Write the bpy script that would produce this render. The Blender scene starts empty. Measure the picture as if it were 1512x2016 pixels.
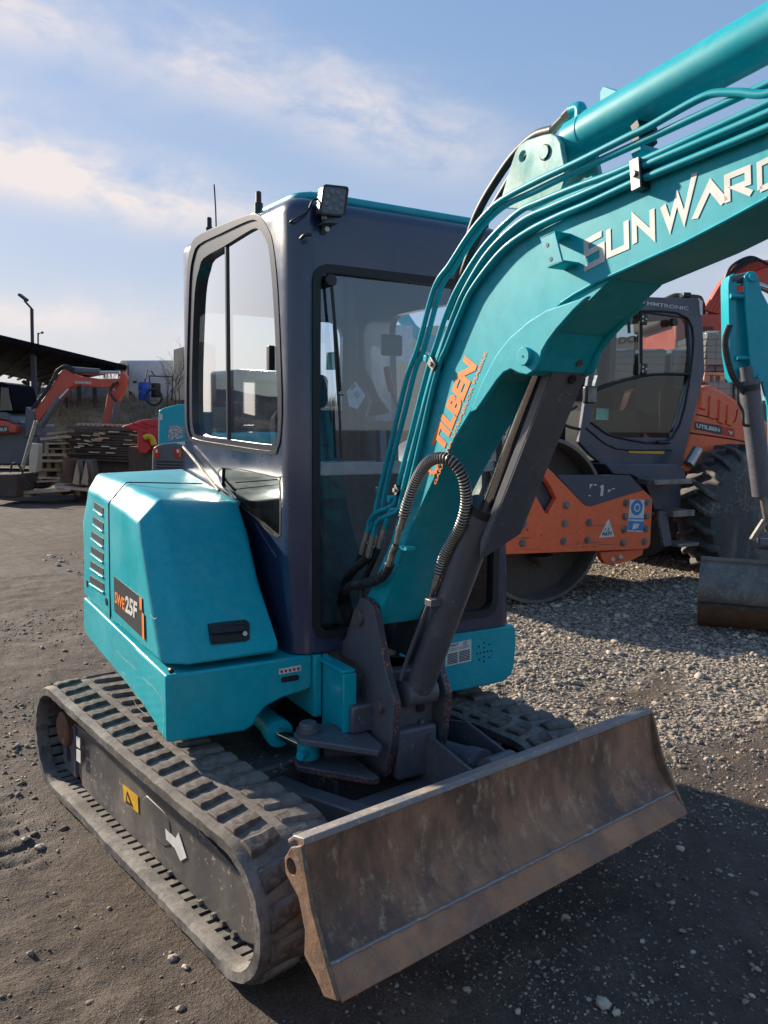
import bpy, bmesh, math, random
import numpy as np
from mathutils import Vector, Matrix

random.seed(7)
rng = np.random.default_rng(11)
SC = bpy.context.scene
COL = SC.collection
R = math.radians

# ------------------------------------------------------------------ camera
CF, CP, CR, CYW = 1622.96, 6.068, 0.579, 39.735
CPOS = np.array([-1.832, -2.855, 1.584])
def _axes():
    y, p, r = R(CYW), R(CP), R(CR)
    fw = np.array([math.sin(y)*math.cos(p), math.cos(y)*math.cos(p), -math.sin(p)])
    ri = np.array([math.cos(y), -math.sin(y), 0.0]); up = np.cross(ri, fw)
    return fw, ri*math.cos(r)+up*math.sin(r), -ri*math.sin(r)+up*math.cos(r)
FW, RI, UP = _axes()
cd = bpy.data.cameras.new('camera'); cam = bpy.data.objects.new('camera', cd); COL.objects.link(cam)
cam.matrix_world = Matrix(((RI[0], UP[0], -FW[0], CPOS[0]), (RI[1], UP[1], -FW[1], CPOS[1]), (RI[2], UP[2], -FW[2], CPOS[2]), (0, 0, 0, 1)))
cd.sensor_fit = 'VERTICAL'; cd.sensor_height = 36.0; cd.lens = 36.0*CF/2016.0
cd.clip_start = 0.05; cd.clip_end = 3000
SC.camera = cam
SC.render.resolution_x = 768; SC.render.resolution_y = 1024

# ------------------------------------------------------------------ light
SUN_EL = 24.0
SUN_H = np.array([-0.26, 0.966])         # horizontal direction towards the sun
SUN_H = SUN_H/np.linalg.norm(SUN_H)
sun_dir = np.array([SUN_H[0]*math.cos(R(SUN_EL)), SUN_H[1]*math.cos(R(SUN_EL)), math.sin(R(SUN_EL))])
sl = bpy.data.lights.new('sun', 'SUN'); sl.energy = 2.0; sl.angle = R(1.6); sl.color = (1.0, 0.88, 0.72)
so = bpy.data.objects.new('sun', sl); COL.objects.link(so)
so.rotation_euler = Vector(-sun_dir).to_track_quat('-Z', 'Y').to_euler()

wd = bpy.data.worlds.new('World'); SC.world = wd; wd.use_nodes = True
nt = wd.node_tree; nt.nodes.clear()
def wn(t, **k):
    n = nt.nodes.new(t)
    for a, b in k.items(): setattr(n, a, b)
    return n
def wl(a, b): nt.links.new(a, b)
sky = wn('ShaderNodeTexSky', sky_type='NISHITA', sun_disc=False)
sky.sun_elevation = R(SUN_EL); sky.sun_rotation = math.atan2(SUN_H[0], SUN_H[1]); sky.air_density = 1.0; sky.dust_density = 0.8; sky.ozone_density = 2.2
sky.altitude = 100
tc = wn('ShaderNodeTexCoord')
def wmath(op, a, b=None, c=None, clamp=False):
    n = wn('ShaderNodeMath', operation=op); n.use_clamp = clamp
    for i, v in enumerate((a, b, c)):
        if v is None: continue
        if isinstance(v, (int, float)): n.inputs[i].default_value = v
        else: wl(v, n.inputs[i])
    return n.outputs[0]
def wdot(vec):
    n = wn('ShaderNodeVectorMath', operation='DOT_PRODUCT'); wl(tc.outputs['Generated'], n.inputs[0]); n.inputs[1].default_value = tuple(vec)
    return n.outputs['Value']
def pray(px, py):
    v = FW*CF + RI*(px-756) - UP*(py-1008)
    return v/np.linalg.norm(v)
# flat cloud layer coordinates: direction projected on a plane high above, so the streaks foreshorten towards the horizon
sep = wn('ShaderNodeSeparateXYZ'); wl(tc.outputs['Generated'], sep.inputs[0])
zc = wmath('MAXIMUM', sep.outputs[2], 0.02)
zc2 = wmath('ADD', zc, 0.10)
cx_ = wmath('DIVIDE', sep.outputs[0], zc2); cy_ = wmath('DIVIDE', sep.outputs[1], zc2)
comb = wn('ShaderNodeCombineXYZ'); wl(cx_, comb.inputs[0]); wl(cy_, comb.inputs[1])
nz = wn('ShaderNodeTexNoise'); nz.inputs['Scale'].default_value = 2.1; nz.inputs['Detail'].default_value = 9; nz.inputs['Roughness'].default_value = 0.62; nz.inputs['Distortion'].default_value = 0.35
mp = wn('ShaderNodeMapping'); mp.inputs['Rotation'].default_value = (0, 0, R(25)); mp.inputs['Scale'].default_value = (1.0, 1.9, 1)
wl(comb.outputs[0], mp.inputs[0]); wl(mp.outputs[0], nz.inputs['Vector'])
nz2 = wn('ShaderNodeTexNoise'); nz2.inputs['Scale'].default_value = 0.55; nz2.inputs['Detail'].default_value = 4
wl(comb.outputs[0], nz2.inputs['Vector'])
nz3 = wn('ShaderNodeTexNoise'); nz3.inputs['Scale'].default_value = 9.0; nz3.inputs['Detail'].default_value = 7; nz3.inputs['Roughness'].default_value = 0.6; nz3.inputs['Distortion'].default_value = 0.3
mp3 = wn('ShaderNodeMapping'); mp3.inputs['Scale'].default_value = (1, 1, 2.2); wl(tc.outputs['Generated'], mp3.inputs[0]); wl(mp3.outputs[0], nz3.inputs['Vector'])
# thin general veil of cloud, plus the banks of thin cloud seen over the yard
gen = wmath('MULTIPLY', wmath('SUBTRACT', wmath('ADD', wmath('MULTIPLY', nz.outputs[0], 0.6), wmath('MULTIPLY', nz2.outputs[0], 0.6)), 0.66), 2.0, clamp=True)
total = wmath('MULTIPLY', gen, 0.16)
clouds = [(170, 365, 330, 52, -13, 1.25), (40, 45, 120, 42, -12, 0.7), (400, 135, 165, 62, -14, 0.65), (760, 250, 190, 66, -17, 0.85),
          (200, 640, 420, 40, -3, 0.35), (480, 690, 260, 40, 0, 0.3), (1700, 480, 300, 60, 5, 0.5), (-420, 300, 300, 80, 8, 0.7), (-300, 620, 500, 50, 0, .5)]
for (px, py, rx, ry, an, am) in clouds:
    d = pray(px, py); e1 = pray(px+50*math.cos(R(an)), py-50*math.sin(R(an)))-d; e1 = e1-d*e1.dot(d); e1 /= np.linalg.norm(e1)
    e2 = np.cross(d, e1)
    u = wmath('MULTIPLY', wdot(e1), CF/rx); v = wmath('MULTIPLY', wdot(e2), CF/ry)
    v = wmath('ADD', v, wmath('MULTIPLY', wmath('SUBTRACT', nz3.outputs[0], 0.5), 1.3))
    r2 = wmath('ADD', wmath('MULTIPLY', u, u), wmath('MULTIPLY', v, v))
    f = wmath('EXPONENT', wmath('MULTIPLY', r2, -1.0))
    front = wmath('GREATER_THAN', wdot(d), 0.2)
    f = wmath('MULTIPLY', wmath('MULTIPLY', f, front), am)
    f = wmath('MULTIPLY', f, wmath('MULTIPLY_ADD', nz3.outputs[0], 4.2, -1.15, clamp=False))
    total = wmath('ADD', total, wmath('MAXIMUM', f, 0.0))
total = wmath('MULTIPLY', total, 0.85, clamp=True)
hs = wn('ShaderNodeHueSaturation'); hs.inputs['Saturation'].default_value = 1.72; hs.inputs['Value'].default_value = 0.76
gm = wn('ShaderNodeGamma'); gm.inputs[1].default_value = 0.36; wl(sky.outputs[0], gm.inputs[0]); tn = wn('ShaderNodeMixRGB', blend_type='MULTIPLY'); tn.inputs[0].default_value = 1; wl(gm.outputs[0], tn.inputs[1]); tn.inputs[2].default_value = (.92, .96, 1.06, 1); wl(tn.outputs[0], hs.inputs['Color'])
# thin pink-grey winter haze towards the horizon, all the way round
hz = wmath('EXPONENT', wmath('MULTIPLY', wmath('MAXIMUM', sep.outputs[2], 0.0), -5.2))
hz = wmath('MULTIPLY', hz, 0.8)
mh = wn('ShaderNodeMixRGB'); wl(hz, mh.inputs[0]); wl(hs.outputs[0], mh.inputs[1]); mh.inputs[2].default_value = (1.36, 1.28, 1.26, 1)
mc = wn('ShaderNodeMixRGB'); wl(total, mc.inputs[0]); wl(mh.outputs[0], mc.inputs[1]); mc.inputs[2].default_value = (1.72, 1.58, 1.56, 1)
bg = wn('ShaderNodeBackground'); bg.inputs[1].default_value = 0.12
wl(mc.outputs[0], bg.inputs[0])
wo = wn('ShaderNodeOutputWorld'); wl(bg.outputs[0], wo.inputs[0])
SC.view_settings.view_transform = 'Standard'; SC.view_settings.look = 'None'; SC.view_settings.gamma = 1.0
SC.view_settings.use_curve_mapping = False
SC.view_settings.exposure = 2.12
try:
    SC.cycles.max_bounces = 8; SC.cycles.transparent_max_bounces = 16; SC.cycles.caustics_reflective = False; SC.cycles.caustics_refractive = False
except Exception: pass

# ------------------------------------------------------------------ frames
class Frame:
    def __init__(s, ang, o):
        a = R(ang); s.R = np.array([[math.cos(a), -math.sin(a), 0], [math.sin(a), math.cos(a), 0], [0, 0, 1.0]]); s.o = np.array(o, float)
    def w(s, p): return s.R@np.array(p, float)+s.o
    def l(s, p): return s.R.T@(np.array(p)-s.o)
    def hit(s, px, py, ax, val):
        r = s.R.T@pray(px, py); c = s.l(CPOS); return c+r*((val-c[ax])/r[ax])
    def d(s, v): return s.R@np.array(v, float)
W = Frame(0, (0, 0, 0))
U = Frame(-9.0, (0, -.03, 0))          # slewed upper structure of the excavator
RF = Frame(-11.0, (3.8, 1.8, 0))       # road roller
V = Frame(-CYW, (CPOS[0], CPOS[1], 0)) # yard axes: x to the right, y into the distance
def P(F, ax, val, pts):                # outline measured in the plane ax = val of frame F -> 2-D coordinates in that plane
    o = [i for i in range(3) if i != ax]
    return [tuple(F.hit(x, y, ax, val)[o]) for x, y in pts]
def P3(F, ax, val, pts): return [F.w(F.hit(x, y, ax, val)) for x, y in pts]

# ------------------------------------------------------------------ geometry: every function returns (verts, faces)
def prism(F, ax, a, b, pts):
    o = [i for i in range(3) if i != ax]; vs = []
    for val in (a, b):
        for p in pts:
            q = [0, 0, 0]; q[ax] = val; q[o[0]] = p[0]; q[o[1]] = p[1]; vs.append(F.w(q))
    n = len(pts)
    return vs, [list(range(n))[::-1], list(range(n, 2*n))]+[[i, (i+1) % n, n+(i+1) % n, n+i] for i in range(n)]
def box(F, x0, x1, y0, y1, z0, z1):
    return prism(F, 2, z0, z1, [(x0, y0), (x1, y0), (x1, y1), (x0, y1)])
def extr(pts, vec):                    # polygon of world points pushed along a world vector
    n = len(pts); vec = np.array(vec, float)
    vs = [np.array(p, float) for p in pts]+[np.array(p, float)+vec for p in pts]
    return vs, [list(range(n))[::-1], list(range(n, 2*n))]+[[i, (i+1) % n, n+(i+1) % n, n+i] for i in range(n)]
def basis(d):
    d = np.array(d, float); d /= np.linalg.norm(d); a = np.array([0, 0, 1.0]) if abs(d[2]) < .9 else np.array([1.0, 0, 0])
    u = np.cross(a, d); u /= np.linalg.norm(u); return d, u, np.cross(d, u)
def cyl(p0, p1, r0, r1=None, n=20, cap=True, rings=None):
    r1 = r0 if r1 is None else r1
    p0 = np.array(p0, float); p1 = np.array(p1, float); d, u, v = basis(p1-p0)
    prof = rings or [(0, r0), (1, r1)]
    vs = []; fs = []
    for t, r in prof:
        c = p0+(p1-p0)*t
        for k in range(n):
            a = 2*math.pi*k/n; vs.append(c+r*(u*math.cos(a)+v*math.sin(a)))
    for j in range(len(prof)-1):
        for k in range(n): fs.append([j*n+k, j*n+(k+1) % n, (j+1)*n+(k+1) % n, (j+1)*n+k])
    if cap: fs.append(list(range(n))[::-1]); fs.append(list(range((len(prof)-1)*n, len(prof)*n)))
    return vs, fs
def spline(pts, sub=6):
    pts = [np.array(p, float) for p in pts]
    if sub <= 1 or len(pts) < 3: return pts
    q = [2*pts[0]-pts[1]]+pts+[2*pts[-1]-pts[-2]]; out = []
    for i in range(1, len(q)-2):
        for k in range(sub):
            t = k/sub; a, b, c, d = q[i-1], q[i], q[i+1], q[i+2]
            out.append(.5*((2*b)+(-a+c)*t+(2*a-5*b+4*c-d)*t*t+(-a+3*b-3*c+d)*t**3))
    out.append(pts[-1]); return out
def tube(pts, r, n=10, sub=6, rf=None, cap=True):
    pts = spline(pts, sub); m = len(pts); vs = []; fs = []
    d0 = pts[1]-pts[0]; _, u, v = basis(d0); L = 0
    for i, p in enumerate(pts):
        t = (pts[min(i+1, m-1)]-pts[max(i-1, 0)]); t = t/np.linalg.norm(t)
        u = u-t*u.dot(t); u /= np.linalg.norm(u); v = np.cross(t, u)
        if i: L += np.linalg.norm(p-pts[i-1])
        rr = rf(L) if rf else (r[i] if hasattr(r, '__len__') else r)
        for k in range(n):
            a = 2*math.pi*k/n; vs.append(p+rr*(u*math.cos(a)+v*math.sin(a)))
    for j in range(m-1):
        for k in range(n): fs.append([j*n+k, j*n+(k+1) % n, (j+1)*n+(k+1) % n, (j+1)*n+k])
    if cap: fs.append(list(range(n))[::-1]); fs.append(list(range((m-1)*n, m*n)))
    return vs, fs
def resample(pts, step):
    pts = spline(pts, 10); out = [pts[0]]; acc = 0
    for a, b in zip(pts, pts[1:]):
        L = np.linalg.norm(b-a); t = step-acc
        while t <= L: out.append(a+(b-a)*t/L); t += step
        acc = (acc+L) % step
    return out
def join(*gs):
    vs = []; fs = []
    for g in gs:
        o = len(vs); vs += list(g[0]); fs += [[i+o for i in f] for f in g[1]]
    return vs, fs
def ringplate(outer, inner, vec):       # plate with one hole: outer and inner have the same number of world points
    n = len(outer); vec = np.array(vec, float)
    vs = [np.array(p) for p in outer]+[np.array(p) for p in inner]; vs += [v+vec for v in vs]; fs = []
    for i in range(n):
        j = (i+1) % n
        fs += [[i, j, n+j, n+i], [2*n+i, 3*n+i, 3*n+j, 2*n+j], [i, 2*n+i, 2*n+j, j], [n+i, n+j, 3*n+j, 3*n+i]]
    return vs, fs
def circ(F, ax, val, c, r, n=24, ry=None):
    o = [i for i in range(3) if i != ax]; out = []
    for k in range(n):
        a = 2*math.pi*k/n; q = [0, 0, 0]; q[ax] = val; q[o[0]] = c[0]+r*math.cos(a); q[o[1]] = c[1]+(ry or r)*math.sin(a); out.append(F.w(q))
    return out
def rrect(x0, x1, y0, y1, r, n=5):
    out = []
    for (cx, cy, a0) in ((x1-r, y1-r, 0), (x0+r, y1-r, 90), (x0+r, y0+r, 180), (x1-r, y0+r, 270)):
        for k in range(n+1):
            a = R(a0+90*k/n); out.append((cx+r*math.cos(a), cy+r*math.sin(a)))
    return out
def smooth_poly(pts, sub=4):            # closed Catmull-Rom through 2-D points
    n = len(pts); p = [np.array(q, float) for q in pts]; out = []
    for i in range(n):
        a, b, c, d = p[i-1], p[i], p[(i+1) % n], p[(i+2) % n]
        for k in range(sub):
            t = k/sub; out.append(tuple(.5*((2*b)+(-a+c)*t+(2*a-5*b+4*c-d)*t*t+(-a+3*b-3*c+d)*t**3)))
    return out

ORG = {}
def root(name, label, cat, loc=(0, 0, 0), group=None):
    e = bpy.data.objects.new(name, None); COL.objects.link(e); e.location = loc; e.empty_display_size = .2
    e['label'] = label; e['category'] = cat
    if group: e['group'] = group
    ORG[e.name] = np.array(loc, float); return e
def obj(name, geo, mat, parent=None, smooth=False, bev=0.0, seg=2, label=None, cat=None, group=None, kind=None, origin=None, angle=35, attrs=None):
    vs, fs = geo
    o3 = ORG[parent.name] if parent is not None else np.array(origin if origin is not None else (0, 0, 0), float)
    me = bpy.data.meshes.new(name)
    me.from_pydata([tuple(np.array(v, float)-o3) for v in vs], [], [list(map(int, f)) for f in fs])
    bm = bmesh.new(); bm.from_mesh(me); bmesh.ops.recalc_face_normals(bm, faces=bm.faces[:]); bm.to_mesh(me); bm.free()
    o = bpy.data.objects.new(name, me); COL.objects.link(o)
    for m_ in (mat if isinstance(mat, (list, tuple)) else [mat]): me.materials.append(m_)
    if smooth or bev: me.shade_smooth(); me.set_sharp_from_angle(angle=R(angle))
    if bev:
        b = o.modifiers.new('b', 'BEVEL'); b.width = bev; b.segments = seg; b.limit_method = 'ANGLE'; b.angle_limit = R(30); b.harden_normals = False
    ORG[o.name] = o3
    if parent is not None: o.parent = parent
    else: o.location = tuple(o3)
    for k, v in (('label', label), ('category', cat), ('group', group), ('kind', kind)):
        if v: o[k] = v
    return o
def clone(o, parent, off=(0, 0, 0), rot=None, name=None):
    c = o.copy(); COL.objects.link(c); c.parent = parent
    if parent is not None: ORG[c.name] = ORG[parent.name]
    c.location = tuple(np.array(o.location)+np.array(off)); return c
def baked(o):
    dg = bpy.context.evaluated_depsgraph_get(); dg.update()
    me = bpy.data.meshes.new_from_object(o.evaluated_get(dg)); o.modifiers.clear(); o.data = me; return o
def boolcut(o, cutters):
    tmp = []
    for g in cutters:
        vs, fs = g; me = bpy.data.meshes.new('c'); me.from_pydata([tuple(np.array(v)-ORG[o.name]) for v in vs], [], [list(map(int, f)) for f in fs])
        bm = bmesh.new(); bm.from_mesh(me); bmesh.ops.recalc_face_normals(bm, faces=bm.faces[:]); bm.to_mesh(me); bm.free()
        c = bpy.data.objects.new('cutter_tmp', me); COL.objects.link(c); c.parent = o.parent; tmp.append(c)
        m = o.modifiers.new('x', 'BOOLEAN'); m.operation = 'DIFFERENCE'; m.object = c; m.solver = 'EXACT'
    baked(o)
    for c in tmp: bpy.data.objects.remove(c)
    return o
# text as flat lettering on a plane: p0 = start of baseline, pu = end of baseline, pv = top of the first letter
_tc = {}
def textgeo(body, p0, pu, pv, lift, weight=0.0, spacing=1.0):
    key = (body, weight, spacing)
    if key not in _tc:
        cu = bpy.data.curves.new('t', 'FONT'); cu.body = body; cu.offset = weight; cu.space_character = spacing; cu.resolution_u = 3
        t = bpy.data.objects.new('t', cu); COL.objects.link(t)
        dg = bpy.context.evaluated_depsgraph_get(); me = bpy.data.meshes.new_from_object(t.evaluated_get(dg))
        _tc[key] = (np.array([v.co[:2] for v in me.vertices]), [list(p.vertices) for p in me.polygons])
        bpy.data.objects.remove(t); bpy.data.curves.remove(cu); bpy.data.meshes.remove(me)
    xy, fs = _tc[key]
    x0, x1 = xy[:, 0].min(), xy[:, 0].max(); y0, y1 = xy[:, 1].min(), xy[:, 1].max()
    p0 = np.array(p0); a = (np.array(pu)-p0)/(x1-x0); b = (np.array(pv)-p0)/(y1-y0); lift = np.array(lift)
    return [p0+a*(x-x0)+b*(y-y0)+lift for x, y in xy], fs
def strokes(lines, p0, ax, ay, th, lift):   # block lettering from polylines in letter units
    g = []
    for L in lines:
        L = [np.array(q, float) for q in L]; n = len(L); l1 = []; l2 = []
        for i in range(n):
            d0 = L[i]-L[i-1] if i else L[1]-L[0]; d1 = L[i+1]-L[i] if i < n-1 else L[i]-L[i-1]
            d0 = d0/np.linalg.norm(d0); d1 = d1/np.linalg.norm(d1)
            n0 = np.array([-d0[1], d0[0]]); n1 = np.array([-d1[1], d1[0]]); m = n0+n1; m /= max(np.linalg.norm(m), 1e-6)
            k = th/2/max(m.dot(n0), .35)
            e = (-d0*th*0 if i else 0)
            l1.append(L[i]+m*k); l2.append(L[i]-m*k)
        pts = [np.array(p0)+np.array(ax)*q[0]+np.array(ay)*q[1]+np.array(lift) for q in l1+l2]
        g.append((pts, [[i, i+1, n+i+1, n+i] for i in range(n-1)]))
    return join(*g)
# ------------------------------------------------------------------ materials
class NT:
    def __init__(s, name):
        s.m = bpy.data.materials.new(name); s.m.use_nodes = True; s.t = s.m.node_tree; s.b = s.t.nodes['Principled BSDF']
        s.tc = s.t.nodes.new('ShaderNodeTexCoord')
    def n(s, t, **k):
        x = s.t.nodes.new(t)
        for a, b in k.items(): setattr(x, a, b)
        return x
    def l(s, a, b): s.t.links.new(a, b)
    def noise(s, scale, det=5, rough=.55, vec=None, dist=0, stretch=None):
        x = s.n('ShaderNodeTexNoise'); x.inputs['Scale'].default_value = scale; x.inputs['Detail'].default_value = det; x.inputs['Roughness'].default_value = rough; x.inputs['Distortion'].default_value = dist
        v = vec or s.tc.outputs['Object']
        if stretch:
            mp = s.n('ShaderNodeMapping'); mp.inputs['Scale'].default_value = stretch; s.l(v, mp.inputs[0]); v = mp.outputs[0]
        s.l(v, x.inputs['Vector']); return x.outputs[0]
    def ramp(s, fac, a, b, lo=0.0, hi=1.0):
        x = s.n('ShaderNodeMapRange'); x.interpolation_type = 'SMOOTHSTEP'; s.l(fac, x.inputs[0])
        x.inputs[1].default_value = a; x.inputs[2].default_value = b; x.inputs[3].default_value = lo; x.inputs[4].default_value = hi; return x.outputs[0]
    def mix(s, fac, a, b):
        x = s.n('ShaderNodeMixRGB')
        for i, v in enumerate((fac, a, b)):
            if isinstance(v, (int, float)): x.inputs[i].default_value = v
            elif isinstance(v, tuple): x.inputs[i].default_value = (*v, 1)
            else: s.l(v, x.inputs[i])
        return x.outputs[0]
    def math(s, op, a, b, clamp=False):
        x = s.n('ShaderNodeMath', operation=op); x.use_clamp = clamp
        for i, v in enumerate((a, b)):
            if isinstance(v, (int, float)): x.inputs[i].default_value = v
            else: s.l(v, x.inputs[i])
        return x.outputs[0]
    def bump(s, h, st, dist=.01):
        x = s.n('ShaderNodeBump'); x.inputs['Strength'].default_value = st; x.inputs['Distance'].default_value = dist; s.l(h, x.inputs['Height']); s.l(x.outputs[0], s.b.inputs['Normal'])
    def set(s, **k):
        for a, v in k.items():
            i = s.b.inputs[a.replace('_', ' ')]
            if isinstance(v, (int, float)): i.default_value = v
            elif isinstance(v, tuple): i.default_value = (*v, 1) if len(v) == 3 else v
            else: s.l(v, i)
        return s.m
def paint(name, col, rough=.35, dirt=(.16, .13, .10), da=.35, coat=.4, chip=None, ca=.0, metal=0, scale=3.0, bump=.03, var=.06):
    t = NT(name)
    n1 = t.noise(scale, 6, .6); n2 = t.noise(scale*9, 4, .6); n3 = t.noise(scale*1.2, 3, .5, stretch=(1, 1, .18))
    c = t.mix(t.ramp(n2, .3, .7, 0, 1), tuple(x*(1-var) for x in col), tuple(min(1, x*(1+var)) for x in col))
    d = t.math('MULTIPLY', t.ramp(n1, .45, .75), t.ramp(n2, .35, .65)); d = t.math('ADD', d, t.math('MULTIPLY', t.ramp(n3, .5, .75), .5))
    d = t.math('MULTIPLY', d, da, True)
    c = t.mix(d, c, dirt)
    if chip:
        n4 = t.noise(scale*14, 5, .7); n5 = t.noise(scale*1.7, 3, .5)
        ch = t.math('MULTIPLY', t.ramp(n4, .62-ca*.2, .64-ca*.2), t.ramp(n5, .5-ca*.2, .55-ca*.1)); c = t.mix(ch, c, chip)
    r = t.ramp(n1, .3, .75, rough*.8, min(1, rough*1.5+.05))
    t.bump(n2, bump, .004)
    return t.set(Base_Color=c, Roughness=r, Metallic=metal, Coat_Weight=coat, Coat_Roughness=.12, Specular_IOR_Level=.5 if col[1] < .3 else .30)
def plain(name, col, rough=.5, metal=0, em=None):
    t = NT(name); n = t.noise(25, 4)
    c = t.mix(t.ramp(n, .35, .7), tuple(x*.88 for x in col), tuple(min(1, x*1.1) for x in col))
    return t.set(Base_Color=c, Roughness=rough, Metallic=metal)
def rusty(name, a, b, c3, rough=.65, metal=.3, scale=5, stretch=(1, 1, 1)):
    t = NT(name); n1 = t.noise(scale, 8, .65, stretch=stretch); n2 = t.noise(scale*5, 6, .7, stretch=stretch); n3 = t.noise(scale*26, 3, .6); n4 = t.noise(scale*.6, 4, .6)
    c = t.mix(t.ramp(n1, .38, .62), a, b); c = t.mix(t.math('MULTIPLY', t.ramp(n2, .52, .68), .75), c, c3)
    c = t.mix(t.math('MULTIPLY', t.ramp(n3, .55, .7), .35), c, tuple(x*.5 for x in a)); c = t.mix(t.math('MULTIPLY', t.ramp(n4, .5, .7), .45), c, tuple(x*1.6 for x in b))
    h = t.math('ADD', n2, t.math('MULTIPLY', n3, .5)); t.bump(h, .35, .006)
    return t.set(Base_Color=c, Roughness=t.ramp(n1, .3, .7, rough-.12, rough+.15), Metallic=metal)
def glass(name, tint=(.80, .87, .85), tr=.93, refl=1.9, gcol=(1, 1, 1)):
    t = NT(name); t.t.nodes.remove(t.b)
    out = [n for n in t.t.nodes if n.type == 'OUTPUT_MATERIAL'][0]
    f = t.n('ShaderNodeFresnel'); gg = t.n('ShaderNodeNewGeometry'); ir = t.n('ShaderNodeMapRange'); t.l(gg.outputs['Backfacing'], ir.inputs[0]); ir.inputs[3].default_value = 1.52; ir.inputs[4].default_value = 1/1.52; t.l(ir.outputs[0], f.inputs[0])
    tr_ = t.n('ShaderNodeBsdfTransparent'); tr_.inputs[0].default_value = (*tuple(x*tr for x in tint), 1)
    g = t.n('ShaderNodeBsdfGlossy'); g.inputs['Roughness'].default_value = .02; g.inputs[0].default_value = (*gcol, 1)
    df = t.n('ShaderNodeBsdfDiffuse'); df.inputs[0].default_value = (.35, .36, .36, 1)
    n = t.noise(3.5, 5, .6, stretch=(1, 1, .4)); dust = t.ramp(n, .42, .8, .004, .045 if refl != .9 else .008)
    m0 = t.n('ShaderNodeMixShader'); t.l(dust, m0.inputs[0]); t.l(tr_.outputs[0], m0.inputs[1]); t.l(df.outputs[0], m0.inputs[2])
    fac = t.math('MULTIPLY', f.outputs[0], refl, True)      # two surfaces of one pane; cab glass boosted beyond that for brighter reflections
    m = t.n('ShaderNodeMixShader'); t.l(fac, m.inputs[0]); t.l(m0.outputs[0], m.inputs[1]); t.l(g.outputs[0], m.inputs[2]); t.l(m.outputs[0], out.inputs[0]); return t.m

TEAL = (.001, .37, .44)
M = {}
M['teal'] = paint('teal_paint', TEAL, .36, dirt=(.24, .25, .22), da=.16, coat=.22, bump=.015)
M['teal_worn'] = paint('teal_paint_worn', TEAL, .45, da=.26, dirt=(.34, .46, .40), coat=.05)
M['teal_pipe'] = paint('teal_pipe_paint', (.001, .31, .38), .32, da=.03, coat=.15)
M['pale_teal'] = paint('pale_worn_teal', (.10, .40, .39), .45, dirt=(.46, .50, .42), da=.55, chip=(.45, .42, .36), ca=.35, coat=.2, scale=9)
M['navy'] = paint('dark_navy_paint', (.018, .031, .075), .24, dirt=(.12, .11, .10), da=.16, coat=.7, bump=.012)
M['grey'] = paint('dark_grey_paint', (.092, .093, .108), .42, dirt=(.20, .175, .155), da=.4, coat=.15, chip=(.30, .28, .26), ca=-.02, scale=4)
M['edge'] = paint('chipped_edge', (.045, .045, .055), .5, dirt=(.12, .08, .07), da=.2, chip=(.42, .12, .075), ca=.42, coat=0, scale=8)
M['rim'] = plain('dark_seal_and_slot', (.012, .012, .014), .55)  # rubber seals; also the black put into the belt slots as shade
M['trim'] = plain('grey_window_trim', (.026, .029, .040), .30)
M['black'] = plain('black_plastic', (.014, .014, .016), .42)
M['hose'] = None
M['chrome'] = plain('chrome_rod', (.62, .60, .56), .16, 1.0)
M['zinc'] = plain('zinc_fitting', (.42, .40, .35), .35, .9)
M['steel'] = rusty('worn_steel', (.25, .24, .22), (.16, .13, .11), (.3, .27, .22), .5, .6, 9)
M['blade'] = rusty('rusty_blade', (.12, .066, .045), (.35, .175, .10), (.46, .31, .19), .62, .08, 5.0, (1, 1, .45))
M['blade_edge'] = rusty('rusty_cutting_edge', (.26, .13, .08), (.44, .21, .11), (.30, .22, .17), .65, .12, 7)
M['blade_side'] = rusty('rusty_blade_end', (.15, .095, .065), (.27, .15, .085), (.32, .27, .21), .7, .1, 12)
M['blade_top'] = rusty('scuffed_blade_top', (.22, .23, .26), (.30, .24, .20), (.46, .42, .38), .5, .3, 10)
M['rust'] = rusty('rust', (.14, .06, .035), (.20, .10, .055), (.09, .05, .035), .8, .1, 4)
M['darksteel'] = rusty('dark_steel', (.075, .048, .038), (.11, .07, .052), (.18, .11, .075), .7, .2, 5)
M['bucket'] = rusty('bucket_steel', (.11, .10, .092), (.17, .15, .13), (.28, .25, .21), .5, .4, 7)
M['bucket_rust'] = rusty('bucket_wear', (.22, .11, .06), (.15, .09, .06), (.28, .17, .10), .7, .2, 7)
M['frame'] = paint('muddy_track_frame', (.075, .070, .070), .5, dirt=(.28, .235, .19), da=.7, coat=.05, chip=(.34, .30, .27), ca=.10, scale=3)
M['white'] = plain('white_print', (.72, .70, .66), .5)
M['text_white'] = plain('white_lettering', (.62, .62, .58), .45)
M['text_orange'] = plain('orange_lettering', (.85, .24, .045), .5)
M['yellow'] = plain('yellow_sticker', (.75, .42, .02), .5)
M['decal_dark'] = plain('dark_decal', (.035, .035, .04), .4)
M['amber'] = plain('amber_lens', (.75, .20, .01), .25)
M['orange'] = paint('orange_paint', (.93, .155, .05), .5, da=.16, coat=.3, chip=(.10, .06, .05), ca=-.03, scale=2)
M['orange_red'] = paint('orange_red_paint', (.58, .075, .035), .45, da=.2, coat=.2, scale=2)
M['red'] = paint('red_paint', (.60, .015, .02), .4, da=.15, coat=.3)
M['roller_grey'] = paint('roller_grey_paint', (.050, .058, .090), .4, dirt=(.14, .13, .12), da=.25, coat=.3)
M['drum'] = rusty('drum_steel', (.14, .12, .105), (.19, .16, .135), (.26, .22, .19), .55, .4, 3)
M['drum_in'] = rusty('drum_inside', (.085, .066, .055), (.11, .082, .066), (.15, .115, .09), .8, .1, 4)
M['peach'] = paint('peach_render', (.66, .44, .27), .7, da=.15, coat=0)
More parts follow.
